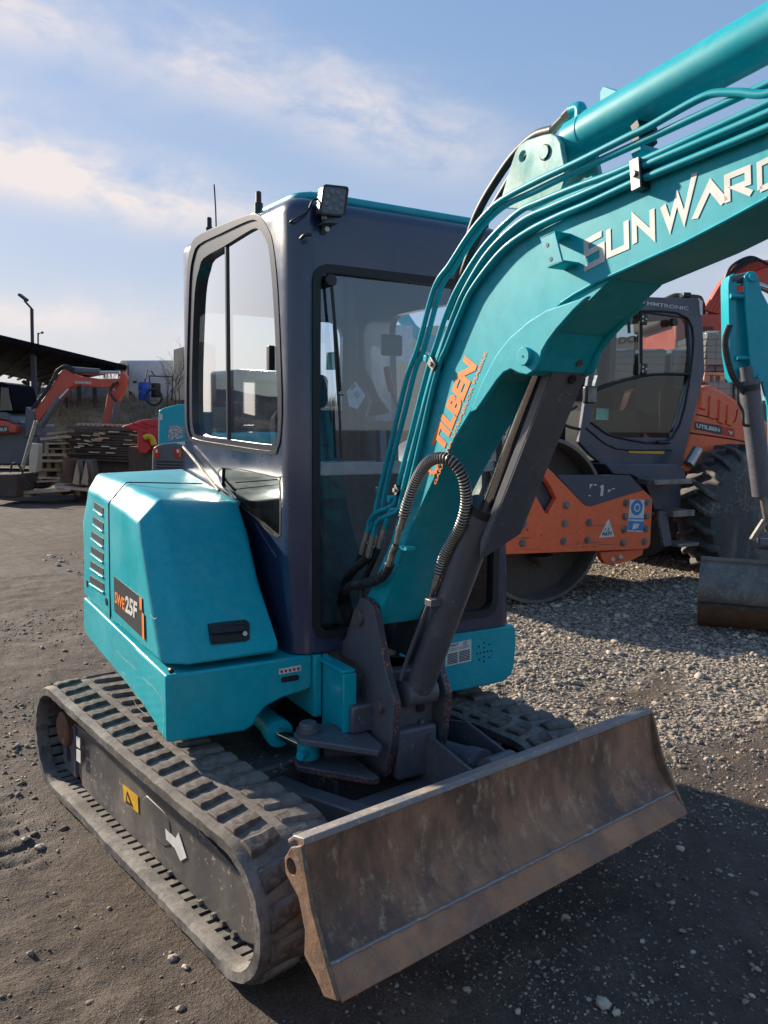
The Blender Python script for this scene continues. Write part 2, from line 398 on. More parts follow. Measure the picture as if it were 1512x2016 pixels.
M['cream'] = paint('cream_paint', (.66, .55, .40), .5, da=.25, coat=0)
M['blue'] = plain('blue_plastic', (.02, .09, .45), .4)
M['safety_blue'] = plain('safety_blue_print', (.05, .22, .50), .5)
M['vanwhite'] = paint('van_paint', (.50, .53, .58), .4, da=.15, coat=.2, scale=.6)
M['wood'] = rusty('weathered_wood', (.50, .32, .20), (.62, .42, .28), (.32, .22, .15), .85, 0, 6, (1, 1, 5))
M['wood2'] = rusty('dark_weathered_wood', (.34, .22, .14), (.44, .30, .20), (.20, .15, .11), .85, 0, 6, (1, 1, 5))
M['roofdark'] = plain('dark_roof_sheet', (.007, .009, .014), .95); M['roofdark'].node_tree.nodes['Principled BSDF'].inputs['Specular IOR Level'].default_value = .05
M['post'] = plain('dark_post_paint', (.035, .042, .055), .6)
M['tail_red'] = plain('tail_light_red', (.5, .015, .01), .3)
M['glass'] = glass('cab_glass', (.66, .82, .98), .98, 3.2, (.72, .88, 1.0))
M['glass_side'] = glass('side_window_glass', (.70, .84, .80), .86, 4.4)
M['glass_dark'] = glass('tinted_glass', (.50, .64, .68), .75, 1.2)
M['glass_black'] = glass('dark_interior_glass', (.20, .25, .27), .45, .9)
M['pane_dark'] = glass('dark_corner_pane', (.10, .13, .15), .35, .5, (.35, .42, .45))
M['seat'] = plain('black_seat_fabric', (.02, .021, .024), .8)
M['plastic_grey'] = plain('grey_console_plastic', (.34, .35, .35), .6)
M['redknob'] = plain('red_knob', (.5, .02, .015), .35)
M['green_vest'] = plain('pale_green_reflector', (.45, .75, .55), .5)
M['hi_yellow'] = plain('yellow_handrail', (.62, .62, .05), .5)
M['bark'] = plain('bare_bark', (.085, .065, .05), .9)
M['diode'] = plain('diode_face', (.16, .17, .18), .3)
M['scratch'] = plain('bared_primer_scratch', (.42, .46, .42), .7)
M['lens'] = plain('lamp_lens', (.10, .11, .12), .15)
M['film'] = glass('plastic_film', (.9, .93, .92), .95)
M['concrete'] = plain('grey_paver', (.20, .20, .19), .85)
# rubber belt with dried mud
def rubber():
    t = NT('muddy_rubber'); n1 = t.noise(7, 7, .65); n2 = t.noise(38, 5, .65); n3 = t.noise(2.2, 4, .5)
    g = t.n('ShaderNodeNewGeometry'); sp = t.n('ShaderNodeSeparateXYZ'); t.l(g.outputs['Normal'], sp.inputs[0])
    up = t.ramp(sp.outputs[2], .25, .95, .0, .42)
    m = t.math('ADD', t.math('MULTIPLY', t.ramp(n1, .40, .62), .85), up, True); m = t.math('MULTIPLY', m, t.ramp(n2, .28, .55, .45, 1), True)
    c = t.mix(m, (.060, .056, .054), (.215, .190, .165)); c = t.mix(t.math('MULTIPLY', t.ramp(n3, .5, .65), .5), c, (.10, .078, .062))
    t.bump(t.math('ADD', n1, t.math('MULTIPLY', n2, .6)), .45, .010)
    return t.set(Base_Color=c, Roughness=.82)
M['rubber'] = rubber()
def lugmat():
    t = NT('worn_lug_rubber'); n1 = t.noise(12, 6, .65); n2 = t.noise(50, 4, .6)
    c = t.mix(t.ramp(n1, .40, .6), (.075, .055, .045), (.17, .145, .125)); c = t.mix(t.math('MULTIPLY', t.ramp(n2, .5, .7), .5), c, (.17, .15, .125))
    t.bump(n1, .35, .006); return t.set(Base_Color=c, Roughness=.85)
M['lug'] = lugmat()
def hosemat(name, col):
    t = NT(name); n = t.noise(30, 4); c = t.mix(t.ramp(n, .4, .7), col, tuple(x*2.2 for x in col)); return t.set(Base_Color=c, Roughness=.5)
M['hose'] = hosemat('black_hose', (.016, .016, .018))
M['spring'] = plain('steel_spring', (.34, .30, .25), .4, .6)
M['tyre'] = paint('dusty_tyre', (.075, .07, .067), .8, dirt=(.32, .28, .23), da=.9, coat=0, scale=3, bump=.4)
M['stickerprint'] = None
def printed(name, base, ink, sx, sz):
    t = NT(name); mp = t.n('ShaderNodeMapping'); mp.inputs['Scale'].default_value = (sx, sx, sz); t.l(t.tc.outputs['Object'], mp.inputs[0])
    v = t.n('ShaderNodeTexVoronoi'); v.feature = 'F1'; v.distance = 'CHEBYCHEV'; t.l(mp.outputs[0], v.inputs['Vector']); v.inputs['Scale'].default_value = 1
    n = t.noise(60, 2)
    f = t.math('MULTIPLY', t.ramp(v.outputs['Distance'], .25, .35), t.ramp(n, .45, .5)); c = t.mix(f, base, ink)
    return t.set(Base_Color=c, Roughness=.45)
M['stickerprint'] = printed('small_print_sticker', (.6, .6, .58), (.12, .12, .14), 120, 160)
# ground
def groundmat():
    t = NT('muddy_yard'); gp = t.n('ShaderNodeNewGeometry'); pos = gp.outputs['Position']
    at = t.n('ShaderNodeAttribute'); at.attribute_name = 'zone'; zone = at.outputs['Fac']
    n1 = t.noise(.9, 6, .6, pos); n2 = t.noise(5, 7, .65, pos); n3 = t.noise(34, 6, .7, pos); n4 = t.noise(150, 3, .6, pos); n5 = t.noise(2.2, 5, .6, pos)
    mud = t.mix(t.ramp(n2, .35, .68), (.074, .053, .039), (.155, .114, .084))
    mud = t.mix(t.math('MULTIPLY', t.ramp(n1, .45, .6), .65), mud, (.055, .038, .028))
    mud = t.mix(t.math('MULTIPLY', t.ramp(n3, .5, .72), .55), mud, (.15, .125, .10))
    vo = t.n('ShaderNodeTexVoronoi'); vo.inputs['Scale'].default_value = 42; t.l(pos, vo.inputs['Vector'])
    vc = t.n('ShaderNodeSeparateColor'); t.l(vo.outputs['Color'], vc.inputs[0])
    gr = t.mix(t.ramp(vc.outputs[0], 0, 1), (.15, .12, .09), (.50, .42, .33)); gr = t.mix(t.ramp(vo.outputs['Distance'], .35, .8), gr, (.035, .03, .026))
    zf = t.ramp(t.math('ADD', zone, t.math('MULTIPLY', t.math('SUBTRACT', n5, .5), 1.6)), .35, .75)
    vg = t.n('ShaderNodeTexVoronoi'); vg.inputs['Scale'].default_value = 150; t.l(pos, vg.inputs['Vector']); vgc = t.n('ShaderNodeSeparateColor'); t.l(vg.outputs['Color'], vgc.inputs[0])
    spk = t.math('MULTIPLY', t.ramp(vgc.outputs[0], .62, .95), t.ramp(vg.outputs['Distance'], .55, .25)); spk = t.math('MULTIPLY', spk, t.ramp(n5, .35, .6, .25, .9))
    mud = t.mix(spk, mud, (.27, .22, .18)); mud = t.mix(t.math('MULTIPLY', t.ramp(vgc.outputs[1], .6, .8), .5), mud, (.028, .021, .017))
    c = t.mix(zf, mud, gr)
    aw = t.n('ShaderNodeAttribute'); aw.attribute_name = 'damp_shade'
    c = t.mix(t.math('MULTIPLY', aw.outputs['Fac'], t.ramp(n5, .3, .6, .45, 1)), c, (.075, .052, .037))  # darkens damp mud and carries painted shade as well
    h = t.math('ADD', t.math('MULTIPLY', n2, 1.0), t.math('MULTIPLY', n3, .5)); h = t.math('ADD', h, t.math('MULTIPLY', n4, .25)); h = t.math('ADD', h, t.math('MULTIPLY', spk, .35))
    hv = t.math('MULTIPLY', t.math('SUBTRACT', 1.0, vo.outputs['Distance']), t.math('MULTIPLY', zf, .5)); h = t.math('ADD', h, hv)
    t.bump(h, .9, .03)
    return t.set(Base_Color=c, Roughness=t.ramp(n1, .4, .65, .95, .75))
M['ground'] = groundmat()
def stonemat():
    t = NT('stone_chips'); at = t.n('ShaderNodeAttribute'); at.attribute_name = 'tone'
    n = t.noise(60, 4); c = t.mix(at.outputs['Fac'], (.16, .13, .10), (.60, .50, .39)); c = t.mix(t.math('MULTIPLY', t.ramp(n, .45, .7), .4), c, (.12, .10, .085))
    return t.set(Base_Color=c, Roughness=.85)
M['stone'] = stonemat()
def bankmat():
    t = NT('dry_grass_bank'); gp = t.n('ShaderNodeNewGeometry'); pos = gp.outputs['Position']
    n1 = t.noise(.5, 6, .65, pos); n2 = t.noise(4, 7, .7, pos)
    c = t.mix(t.ramp(n2, .35, .65), (.30, .23, .15), (.60, .47, .32)); c = t.mix(t.math('MULTIPLY', t.ramp(n1, .48, .62), .6), c, (.13, .10, .075))
    t.bump(n2, 1.0, .15); return t.set(Base_Color=c, Roughness=.95)
M['bank'] = bankmat()
M['farfield'] = plain('far_field', (.12, .10, .09), .95)
M['fartrees'] = plain('far_bare_wood', (.13, .125, .14), .95)
# ------------------------------------------------------------------ ground
_perm = rng.random((257, 257))
def vnoise(x, y):
    xi = np.floor(x).astype(int); yi = np.floor(y).astype(int); fx = x-xi; fy = y-yi
    fx = fx*fx*(3-2*fx); fy = fy*fy*(3-2*fy); a = lambda i, j: _perm[(xi+i) % 256, (yi+j) % 256]
    return (a(0, 0)*(1-fx)+a(1, 0)*fx)*(1-fy)+(a(0, 1)*(1-fx)+a(1, 1)*fx)*fy
def fbm(x, y, o=4):
    s = 0; a = .5
    for k in range(o): s = s+a*(vnoise(x*2**k+17*k, y*2**k+5*k)-.5); a *= .5
    return s
def sstep(a, b, x):
    t = np.clip((x-a)/(b-a), 0, 1); return t*t*(3-2*t)
def zone_f(x, y):      # 1 where crushed stone lies, 0 on bare mud
    g = sstep(1.15, 2.1, x+.10*y)*sstep(-1.25, -.45, y+.35*(x-1.5)*0)
    far = sstep(4.0, 9.0, y-.7*(x-3.5)); g = g*(1-far*.9)
    mudpatch = np.exp(-(((x-2.5)/.55)**2+((y+.15)/.28)**2)); g = g*(1-.75*mudpatch)
    return g
def ground_z(x, y):
    d = np.hypot(x+.3, y+.5)
    amp = 1-sstep(12, 40, d)
    z = fbm(x*.35, y*.35, 3)*.10+fbm(x*1.7, y*1.7, 4)*.055+fbm(x*9, y*9, 3)*.024*(1+.5*sstep(.3, -.6, x+.4*y))
    near = 1-sstep(2.6, 5.0, d)
    rg_ = np.abs(fbm(x*14+3, y*14, 3)); z = z+near*(.009*(.22-rg_)+.008*np.maximum(fbm(x*38, y*38, 2), 0)*2)
    z = z*amp
    # ruts pressed by cleats left of the tracks
    band = np.exp(-(((x+1.05)/.17)**4))*sstep(.0, .3, y)*(1-sstep(2.8, 3.6, y))
    z = z+band*(-.024+.022*np.abs(np.sin(y*math.pi/.105+1.2*fbm(x*3, y*3, 2)))**.7)
    under = np.exp(-(((np.abs(x)-.6)/.30)**4))*sstep(-1.3, -1.05, y)*(1-sstep(.9, 1.2, y))
    return z*(1-.85*under)-.006*under-.012
xs = np.concatenate([-np.geomspace(400, 3.3, 34), np.arange(-3.2, -2.2, .034), np.arange(-2.2, .8, .015), np.arange(.82, 7.5, .034), np.geomspace(7.6, 400, 38)])
ys = np.concatenate([-np.geomspace(200, 3.4, 24), np.arange(-3.3, -2.3, .034), np.arange(-2.3, 1.3, .015), np.arange(1.32, 6.0, .034), np.geomspace(6.1, 600, 48)])
gx, gy = np.meshgrid(xs, ys); gz = ground_z(gx, gy)
nxx, nyy = len(xs), len(ys)
me = bpy.data.meshes.new('ground'); me.vertices.add(nxx*nyy)
me.vertices.foreach_set('co', np.stack([gx, gy, gz], -1).reshape(-1).astype(np.float32))
ii, jj = np.meshgrid(np.arange(nxx-1), np.arange(nyy-1)); a = (jj*nxx+ii).reshape(-1)
q = np.stack([a, a+1, a+1+nxx, a+nxx], -1).reshape(-1)
me.loops.add(len(q)); me.loops.foreach_set('vertex_index', q.astype(np.int32)); nf = len(q)//4
me.polygons.add(nf); me.polygons.foreach_set('loop_start', np.arange(0, len(q), 4, dtype=np.int32)); me.polygons.foreach_set('use_smooth', np.ones(nf, bool))
me.update(); at = me.attributes.new('zone', 'FLOAT', 'POINT'); at.data.foreach_set('value', zone_f(gx, gy).reshape(-1).astype(np.float32))
damp_shade = .95*np.exp(-(((gx+1.08)/.26)**2+((gy-.85)/.6)**2))+.5*np.exp(-(((gx+1.0)/.5)**2+((gy+.45)/.25)**2))+.75*np.exp(-(((gx-.75)/1.1)**2+((gy+1.75)/.55)**2))+.8*np.exp(-(((gx+.2)/.5)**2+((gy+.1)/1.1)**2))+.6*np.exp(-(((gx-1.7)/.7)**2+((gy+1.15)/.3)**2))+.55*sstep(.0, .25, fbm(gx*.55+9, gy*.9, 4))*(gy > 2.5)  # damp ruts at left; under and before the machine the shade is painted in
at2 = me.attributes.new('damp_shade', 'FLOAT', 'POINT'); at2.data.foreach_set('value', np.clip(damp_shade, 0, .9).reshape(-1).astype(np.float32))
me.materials.append(M['ground']); go = bpy.data.objects.new('ground', me); COL.objects.link(go); go['kind'] = 'structure'
go['label'] = 'muddy yard ground with ruts and a strip of crushed stone'

# loose stones: thousands of small angular chips, one scatter
def stones(name, X, Y, S, label, sub=1, seed=1):
    rg = np.random.default_rng(seed)
    bm = bmesh.new(); bmesh.ops.create_icosphere(bm, subdivisions=sub, radius=1.0); bv = np.array([v.co[:] for v in bm.verts]); bf = np.array([[v.index for v in f.verts] for f in bm.faces]); bm.free()
    n = len(X); nv = len(bv); nfc = len(bf)
    sc = S[:, None]*rg.uniform(.55, 1.25, (n, 3))*np.array([1, 1, .62]); q = rg.normal(size=(n, 4)); q /= np.linalg.norm(q, axis=1)[:, None]
    w, x, y, z = q.T
    Rm = np.stack([1-2*(y*y+z*z), 2*(x*y-z*w), 2*(x*z+y*w), 2*(x*y+z*w), 1-2*(x*x+z*z), 2*(y*z-x*w), 2*(x*z-y*w), 2*(y*z+x*w), 1-2*(x*x+y*y)], -1).reshape(n, 3, 3)
    v = bv[None]*(1+rg.uniform(-.22, .22, (n, nv, 1)))
    v = v*np.array([1, .8, .6]); v = np.einsum('nij,nkj->nki', Rm, v)*sc[:, None, :]
    v[..., 0] += X[:, None]; v[..., 1] += Y[:, None]; v[..., 2] += (ground_z(X, Y)+S*.12)[:, None]
    me = bpy.data.meshes.new(name); me.vertices.add(n*nv); me.vertices.foreach_set('co', v.reshape(-1).astype(np.float32))
    li = (bf[None]+(np.arange(n)*nv)[:, None, None]).reshape(-1).astype(np.int32)
    me.loops.add(len(li)); me.loops.foreach_set('vertex_index', li); me.polygons.add(len(li)//3); me.polygons.foreach_set('loop_start', np.arange(0, len(li), 3, dtype=np.int32))
    me.update(); tone = np.clip(rg.beta(2, 2.4, n) if seed == 3 else rg.beta(1.0, 4.5, n), 0, 1); a = me.attributes.new('tone', 'FLOAT', 'POINT'); a.data.foreach_set('value', np.repeat(tone, nv).astype(np.float32))
    me.materials.append(M['stone']); o = bpy.data.objects.new(name, me); COL.objects.link(o); o['kind'] = 'stuff'; o['label'] = label; return o
def free_of_machine(x, y):
    return ~((np.abs(x) > .42) & (np.abs(x) < .80) & (y > -1.1) & (y < .92)) & (np.hypot(x-CPOS[0], y-CPOS[1]) > .55)
N = 150000
lx = rng.uniform(1.0, 9.5, N); ly = rng.uniform(-1.8, 7.5, N); dd = np.hypot(lx-CPOS[0], ly-CPOS[1])
zf = zone_f(lx, ly)+.9*fbm(lx*1.6, ly*1.6, 3)
keep = (rng.random(N) < np.clip(zf, 0, 1)*np.clip((4.4/dd)**1.3, .1, 1)*.62) & free_of_machine(lx, ly)
lx, ly, dd = lx[keep], ly[keep], dd[keep]; S = rng.lognormal(math.log(.0084), .58, len(lx))*np.clip(dd/4.5, .85, 1.6)
S = np.minimum(S, .042)
stones('gravel', lx, ly, S, 'grey and beige crushed stone strewn right of the excavator', 1, 3)
N = 85000
th = rng.uniform(R(-8), R(85), N); rr = rng.uniform(.9, 7.5, N)**1.0
lx = CPOS[0]+rr*np.sin(th); ly = CPOS[1]+rr*np.cos(th)
keep = free_of_machine(lx, ly) & (rng.random(N) < np.clip(.40+2.2*fbm(lx*1.3, ly*1.3, 3), .10, 1)); lx, ly = lx[keep], ly[keep]
S = np.minimum(rng.lognormal(math.log(.0040), .55, len(lx)), .015)*np.clip(np.hypot(lx-CPOS[0], ly-CPOS[1])/2.6, .8, 1.6)
stones('grit', lx, ly, S, 'scattered grit and pebbles trodden into the mud', 1, 5)
# single larger stones that can be picked out
big = [(1190, 1972, .030), (1340, 1664, .020), (1115, 1800, .016), (1215, 1990, .018), (935, 1700, .015), (920, 1945, .014), (1365, 1870, .012), (1020, 1985, .013), (340, 1872, .020), (365, 1890, .018),
       (50, 1640, .022), (78, 1655, .024), (355, 1968, .016), (1290, 1380, .030), (1440, 1720, .013), (1265, 1845, .012), (1480, 1960, .012), (1338, 1575, .020), (1420, 1290, .03), (1150, 1330, .028)]
for i, (px, py, s) in enumerate(big):
    h = W.hit(px, py, 2, 0)
    bm = bmesh.new(); bmesh.ops.create_icosphere(bm, subdivisions=1, radius=1.0)
    vs = [np.array(v.co)*(1+rng.uniform(-.22, .22))*np.array([s, s*.75, s*.5])*rng.uniform(.96, 1.04) for v in bm.verts]; fs = [[v.index for v in f.verts] for f in bm.faces]; bm.free(); s *= .8
    an = rng.uniform(0, 6.28); cc, ss = math.cos(an), math.sin(an); h2 = np.array([h[0], h[1], float(ground_z(np.array(h[0]), np.array(h[1])))+s*.25])
    vs = [np.array([v[0]*cc-v[1]*ss, v[0]*ss+v[1]*cc, v[2]])+h2 for v in vs]
    o = obj('stone', (vs, fs), M['stone'], origin=tuple(h2), smooth=False, label='single pale stone lying loose on the dark mud', cat='stone', group='larger single stones lying on the mud')
    a = o.data.attributes.new('tone', 'FLOAT', 'POINT'); a.data.foreach_set('value', [.75+.2*math.sin(i*2.1)]*len(o.data.vertices))
N = 30000
lx = rng.uniform(-.2, 4.2, N); ly = rng.uniform(-3.0, -.3, N)
keep = free_of_machine(lx, ly) & (rng.random(N) < np.clip(.16+1.5*fbm(lx*1.9+4, ly*1.9, 4), .03, 1)) & (zone_f(lx, ly) < .7); lx, ly = lx[keep], ly[keep]
stones('loose_chippings', lx, ly, np.minimum(rng.lognormal(math.log(.0048), .5, len(lx)), .016), 'pale stone chippings scattered over the shaded mud in front of the blade', 1, 3)
# ------------------------------------------------------------------ the teal mini excavator
EX = root('mini_excavator', 'large teal mini excavator in front with rusty dozer blade and dark navy cab', 'excavator')
# ---- tracks
ZT = .435
def loop_profile(ro, n=14):            # outer belt line, closed, (y, z), counter-clockwise seen from -x
    pts = []
    yf, zf_, yr, zr = -.865, .212, .62, .235; rf = .209+ro; rr_ = .232+ro
    for k in range(n+1):
        a = R(270-180*k/n+3); pts.append((yf+rf*math.cos(a), zf_+rf*math.sin(a)))
    for t in (.2, .4, .6, .8):
        pts.append((yf+(yr-yf)*t, zf_+rf+(zr+rr_-zf_-rf)*t-.012*math.sin(math.pi*t)))
    for k in range(n+1):
        a = R(88-170*k/n); pts.append((yr+rr_*math.cos(a), zr+rr_*math.sin(a)))
    pts.append((yr-.25, -ro+.012))
    for t in (.3, .5, .7, .9): pts.append((yr-.25+(yf-yr+.25)*t, -ro+.003+.002))
    return pts
def resample2(pts, n):
    p = [np.array(q) for q in pts]+[np.array(pts[0])]; L = [0]
    for a, b in zip(p, p[1:]): L.append(L[-1]+np.linalg.norm(b-a))
    out = []; tan = []
    for k in range(n):
        s = L[-1]*k/n; i = max(j for j in range(len(L)-1) if L[j] <= s); t = (s-L[i])/(L[i+1]-L[i]); out.append(p[i]+(p[i+1]-p[i])*t)
    for k in range(n):
        d = out[(k+1) % n]-out[k-1]; tan.append(d/np.linalg.norm(d))
    return out, tan, L[-1]
def make_track(x0, x1, side):
    NB = 168
    op, tn, L = resample2(loop_profile(-.004), NB)
    nrm = [np.array([-t[1], t[0]]) for t in tn]
    c0 = np.mean(op, axis=0)
    nrm = [n_ if n_.dot(o_-c0) > 0 or True else -n_ for n_, o_ in zip(nrm, op)]
    sg = 1 if sum(n_.dot(o_-c0) for n_, o_ in zip(nrm, op)) > 0 else -1
    nrm = [n_*sg for n_ in nrm]
    xo = x0 if side < 0 else x1; xi = x1 if side < 0 else x0; s = 1 if side < 0 else -1
    vs = []; fs = []
    # cross section of the belt: outer rim, raised inner shoulder, thin body with core slots, other edge
    prof = [(xo, .0), (xo-.0*s, -.030), (xo+.012*s, -.040), (xo+.050*s, -.040), (xo+.051*s, -.020), (xi-.062*s, -.020), (xi-.060*s, -.040), (xi-.012*s, -.040), (xi, -.030), (xi, 0), (xi-.02*s, .006), (xo+.02*s, .006)]
    m = len(prof); rg = np.random.default_rng(4 if side < 0 else 9)
    for k in range(NB):
        wv = rg.normal()*.0010
        for j, (x, h) in enumerate(prof):
            q = op[k]+nrm[k]*(h+wv*(1 if j in (0, 9, 10, 11) else .4)); vs.append((x+rg.normal()*.0012, q[0], q[1]))
    for k in range(NB):
        for j in range(m): fs.append([k*m+j, k*m+(j+1) % m, ((k+1) % NB)*m+(j+1) % m, ((k+1) % NB)*m+j])
    tr = obj('rubber_track', (vs, fs), [M['rubber'], M['rim']], EX, smooth=True, angle=40, label='right rubber track caked in dried mud' if side < 0 else 'left rubber track behind the blade')
    for p in tr.data.polygons:
        if p.index % m in (4,): p.material_index = 1  # slot floors coloured black so the recesses look deeply shaded
    # raised pads between the core slots on the inner face
    g = []; nl = 84
    lp, lt, _ = resample2(loop_profile(-.004), nl)
    for k in range(nl):
        t = lt[k]; n_ = np.array([-t[1], t[0]])*sg; c = lp[k]
        for xa, xb in ((xo+.0505*s, xo+.105*s), (xi-.061*s, xi-.105*s)):
            pts = []
            for dt, dh in ((-.017, -.0195), (.017, -.0195), (.016, -.0395), (-.016, -.0395)):
                q = c+t*dt+n_*dh; pts.append((xa, q[0], q[1]))
            g.append(extr(pts, (xb-xa, 0, 0)))
    o = obj('core_link', join(*g), M['rubber'], tr); o['kind'] = 'stuff'; o['label'] = 'row of raised links between the core slots on the inside of the belt'
    # tread lugs, chevron pairs staggered
    nlug = 44; lp, lt, _ = resample2(loop_profile(.0), nlug*2)
    mid = (x0+x1)/2
    protos = {}
    for col in (0, 1):
        for k in range(nlug):
            i = (2*k+col) % (2*nlug); t = lt[i]; n_ = np.array([-t[1], t[0]])*sg; c = lp[i]
            if col not in protos:
                mats = []
                for v in range(3):
                    sgn = -1 if (col == 0) else 1
                    xa = (x0+.030) if col == 0 else (mid+.022); xb = (mid-.016) if col == 0 else (x1-.010)
                    vsl = []; rg2 = np.random.default_rng(v*7+col)
                    nx = 5
                    for a in range(nx+1):
                        f_ = a/nx; x = xa+(xb-xa)*f_; fo = f_ if col == 0 else 1-f_
                        sk = .020*fo-.010                       # slanted like a chevron
                        wd_ = .024+.009*(1-fo)+rg2.normal()*.0014; ht = .0105+rg2.normal()*.0009
                        for du, dh in ((-wd_-.006, -.004), (-wd_*.80+rg2.normal()*.0012, ht), (wd_*.80, ht+rg2.normal()*.001), (wd_+.006, -.004)): vsl.append((x-mid, du+sk, dh))
                    fl = [[0, 1, 2, 3], [4*nx+3, 4*nx+2, 4*nx+1, 4*nx]]
                    for a in range(nx): fl += [[4*a+j, 4*(a+1)+j, 4*(a+1)+(j+1) % 4, 4*a+(j+1) % 4] for j in range(4)]
                    mm = bpy.data.meshes.new('tread_lug'); mm.from_pydata(vsl, [], fl); bm = bmesh.new(); bm.from_mesh(mm); bmesh.ops.recalc_face_normals(bm, faces=bm.faces[:])
                    bmesh.ops.bevel(bm, geom=[e for e in bm.edges if e.is_manifold and e.calc_face_angle(0) > .6], offset=.0035, segments=1, affect='EDGES'); bm.to_mesh(mm); bm.free(); mm.materials.append(M['lug']); mats.append(mm)
                protos[col] = mats
            l = bpy.data.objects.new('tread_lug', protos[col][(k*5+col) % 3]); COL.objects.link(l); l.parent = tr
            l.matrix_basis = Matrix(((1, 0, 0, mid), (0, t[0], n_[0], c[0]+n_[0]*.004), (0, t[1], n_[1], c[1]+n_[1]*.004), (0, 0, 0, 1)))
    return tr
make_track(-.76, -.45, -1); make_track(.45, .76, 1)
# ---- track frames
def track_frame(xf, s):
    o2 = [(.56, .305), (.10, .318), (-.25, .312), (-.60, .285), (-.78, .26), (-.90, .235), (-.945, .19), (-.945, .13), (-.90, .075), (-.83, .05), (-.70, .047), (.40, .047), (.50, .06), (.56, .12)]
    f = obj('track_frame', prism(W, 0, xf, xf+s*.16, o2), M['frame'], EX, bev=.008, seg=2, label='muddy scratched track frame plate' if s > 0 else None)
    obj('frame_ledge', prism(W, 0, xf-s*.006, xf+s*.17, [(.56, .309), (.10, .322), (-.25, .316), (-.60, .289), (-.78, .264), (-.80, .272), (-.60, .298), (-.25, .326), (.10, .332), (.56, .319)]), M['frame'], f)
    rib = prism(W, 0, xf-s*.012, xf+s*.02, [(.56, .31), (.66, .275), (.69, .25), (.69, .115), (.655, .085), (.54, .085), (.54, .30)])
    br = obj('motor_bracket', rib, M['grey'], EX, bev=.004)
    boolcut(br, [prism(W, 0, xf-.1, xf+.1, rrect(.595, .645, .13, .20, .02))])
    obj('drive_motor', cyl((xf-s*.035, .635, .275), (xf+s*.2, .635, .275), .075, n=32, rings=[(0, .062), (.03, .074), (1, .074)]), M['rust'] if s > 0 else M['frame'], EX, smooth=True)
    obj('sprocket', cyl((xf+s*.09, .62, .235), (xf+s*.13, .62, .235), .17, n=20), M['darksteel'], EX, smooth=True)
    obj('front_idler', cyl((xf+s*.02, -.86, .22), (xf+s*.14, -.86, .22), .165, n=32, rings=[(0, .15), (.1, .165), (.9, .165), (1, .15)]), M['darksteel'], EX, smooth=True)
    for y in (.28, -.02, -.32, -.6):
        obj('bottom_roller', cyl((xf+s*.01, y, .095), (xf+s*.15, y, .095), .052, n=18), M['darksteel'], EX, smooth=True)
    for y in (-.35, -.57, -.66, -.72, -.79):
        obj('bolt_head', cyl((xf-s*.014, y, .054+(.006 if y < -.7 else 0)), (xf+s*.01, y, .054), .011, n=6), M['steel'], f)
    return f
tf = track_frame(-.676, 1); track_frame(.676, -1)
cov = obj('inspection_cover', prism(W, 0, -.6790, -.672, [(y, z) for y, z in [(-.30, .255), (-.16, .262), (-.125, .235), (-.118, .19), (-.13, .15), (-.165, .13), (-.30, .13), (-.345, .15), (-.355, .19), (-.345, .235)]]), M['frame'], tf, bev=.003)
def sticker(name, F, ax, val, px, mat, parent, th=.0015, label=None):
    pts = P(F, ax, val, px); return obj(name, prism(F, ax, val, val-th, pts), mat, parent, label=label)
st = sticker('warning_sticker', W, 0, -.678, [(242, 1544), (272, 1568), (273, 1601), (245, 1577)], M['yellow'], tf, label='yellow warning sticker')
tri = P3(W, 0, -.6805, [(250, 1557), (262, 1590), (247, 1579)])
obj('warning_triangle', extr(tri, (-.0005, 0, 0)), M['black'], st)
tri = P3(W, 0, -.6818, [(251, 1565), (257, 1582), (250, 1576)])
obj('triangle_field', extr(tri, (-.0005, 0, 0)), M['yellow'], st)
sticker('white_label', W, 0, -.692, [(150, 1448), (158, 1454), (158, 1474), (151, 1469)], M['white'], tf)
sticker('white_label', W, 0, -.692, [(151, 1474), (159, 1479), (159, 1503), (151, 1497)], M['white'], tf)
sticker('arrow_mark', W, 0, -.678, [(326, 1631), (346, 1651), (352, 1638), (368, 1688), (356, 1695), (345, 1670), (328, 1652)], M['white'], tf, label='white direction arrow')
# ---- car body between the tracks
cb = obj('car_body', join(box(W, -.42, .42, -.42, .42, .17, .36), box(W, -.56, .56, -.36, -.22, .16, .30), box(W, -.56, .56, .22, .36, .16, .30), box(W, -.18, .18, -.62, -.40, .18, .34)), M['frame'], EX, bev=.01)
obj('slew_ring', cyl((.14, -.03, .36), (.14, -.03, .56), .30, n=48, rings=[(0, .30), (.4, .30), (.4, .27), (1, .27)]), M['black'], EX, smooth=True)
# ---- dozer blade
bp = [(-1.262, .572), (-1.2625, .545), (-1.2645, .515), (-1.269, .48), (-1.277, .44), (-1.289, .40), (-1.305, .365), (-1.330, .333), (-1.368, .305), (-1.350, .290), (-1.322, .315), (-1.298, .345), (-1.276, .385), (-1.262, .42), (-1.250, .46), (-1.242, .50), (-1.236, .566)]
bl = obj('dozer_blade', prism(W, 0, -.752, .752, bp), M['blade'], EX, smooth=True, angle=32, label='rusty brown dozer blade raised off the ground')
edge = obj('cutting_edge', prism(W, 0, -.752, .752, [(-1.366, .3035), (-1.424, .243), (-1.418, .238), (-1.350, .272), (-1.345, .288)]), M['blade_edge'], bl, bev=.0025)
obj('weld_bead', tube([(x, -1.3665+.0012*math.sin(x*90), .3045) for x in np.linspace(-.75, .75, 60)], .0055, n=6, sub=1), M['blade_top'], bl, smooth=True)
tb = [np.array([0, -1.222+.034*math.cos(a), .495+.034*math.sin(a)]) for a in np.linspace(0, 2*math.pi, 28, endpoint=False)]
ti_ = [np.array([0, -1.222+.020*math.cos(a), .493+.022*math.sin(a)]) for a in np.linspace(0, 2*math.pi, 28, endpoint=False)]
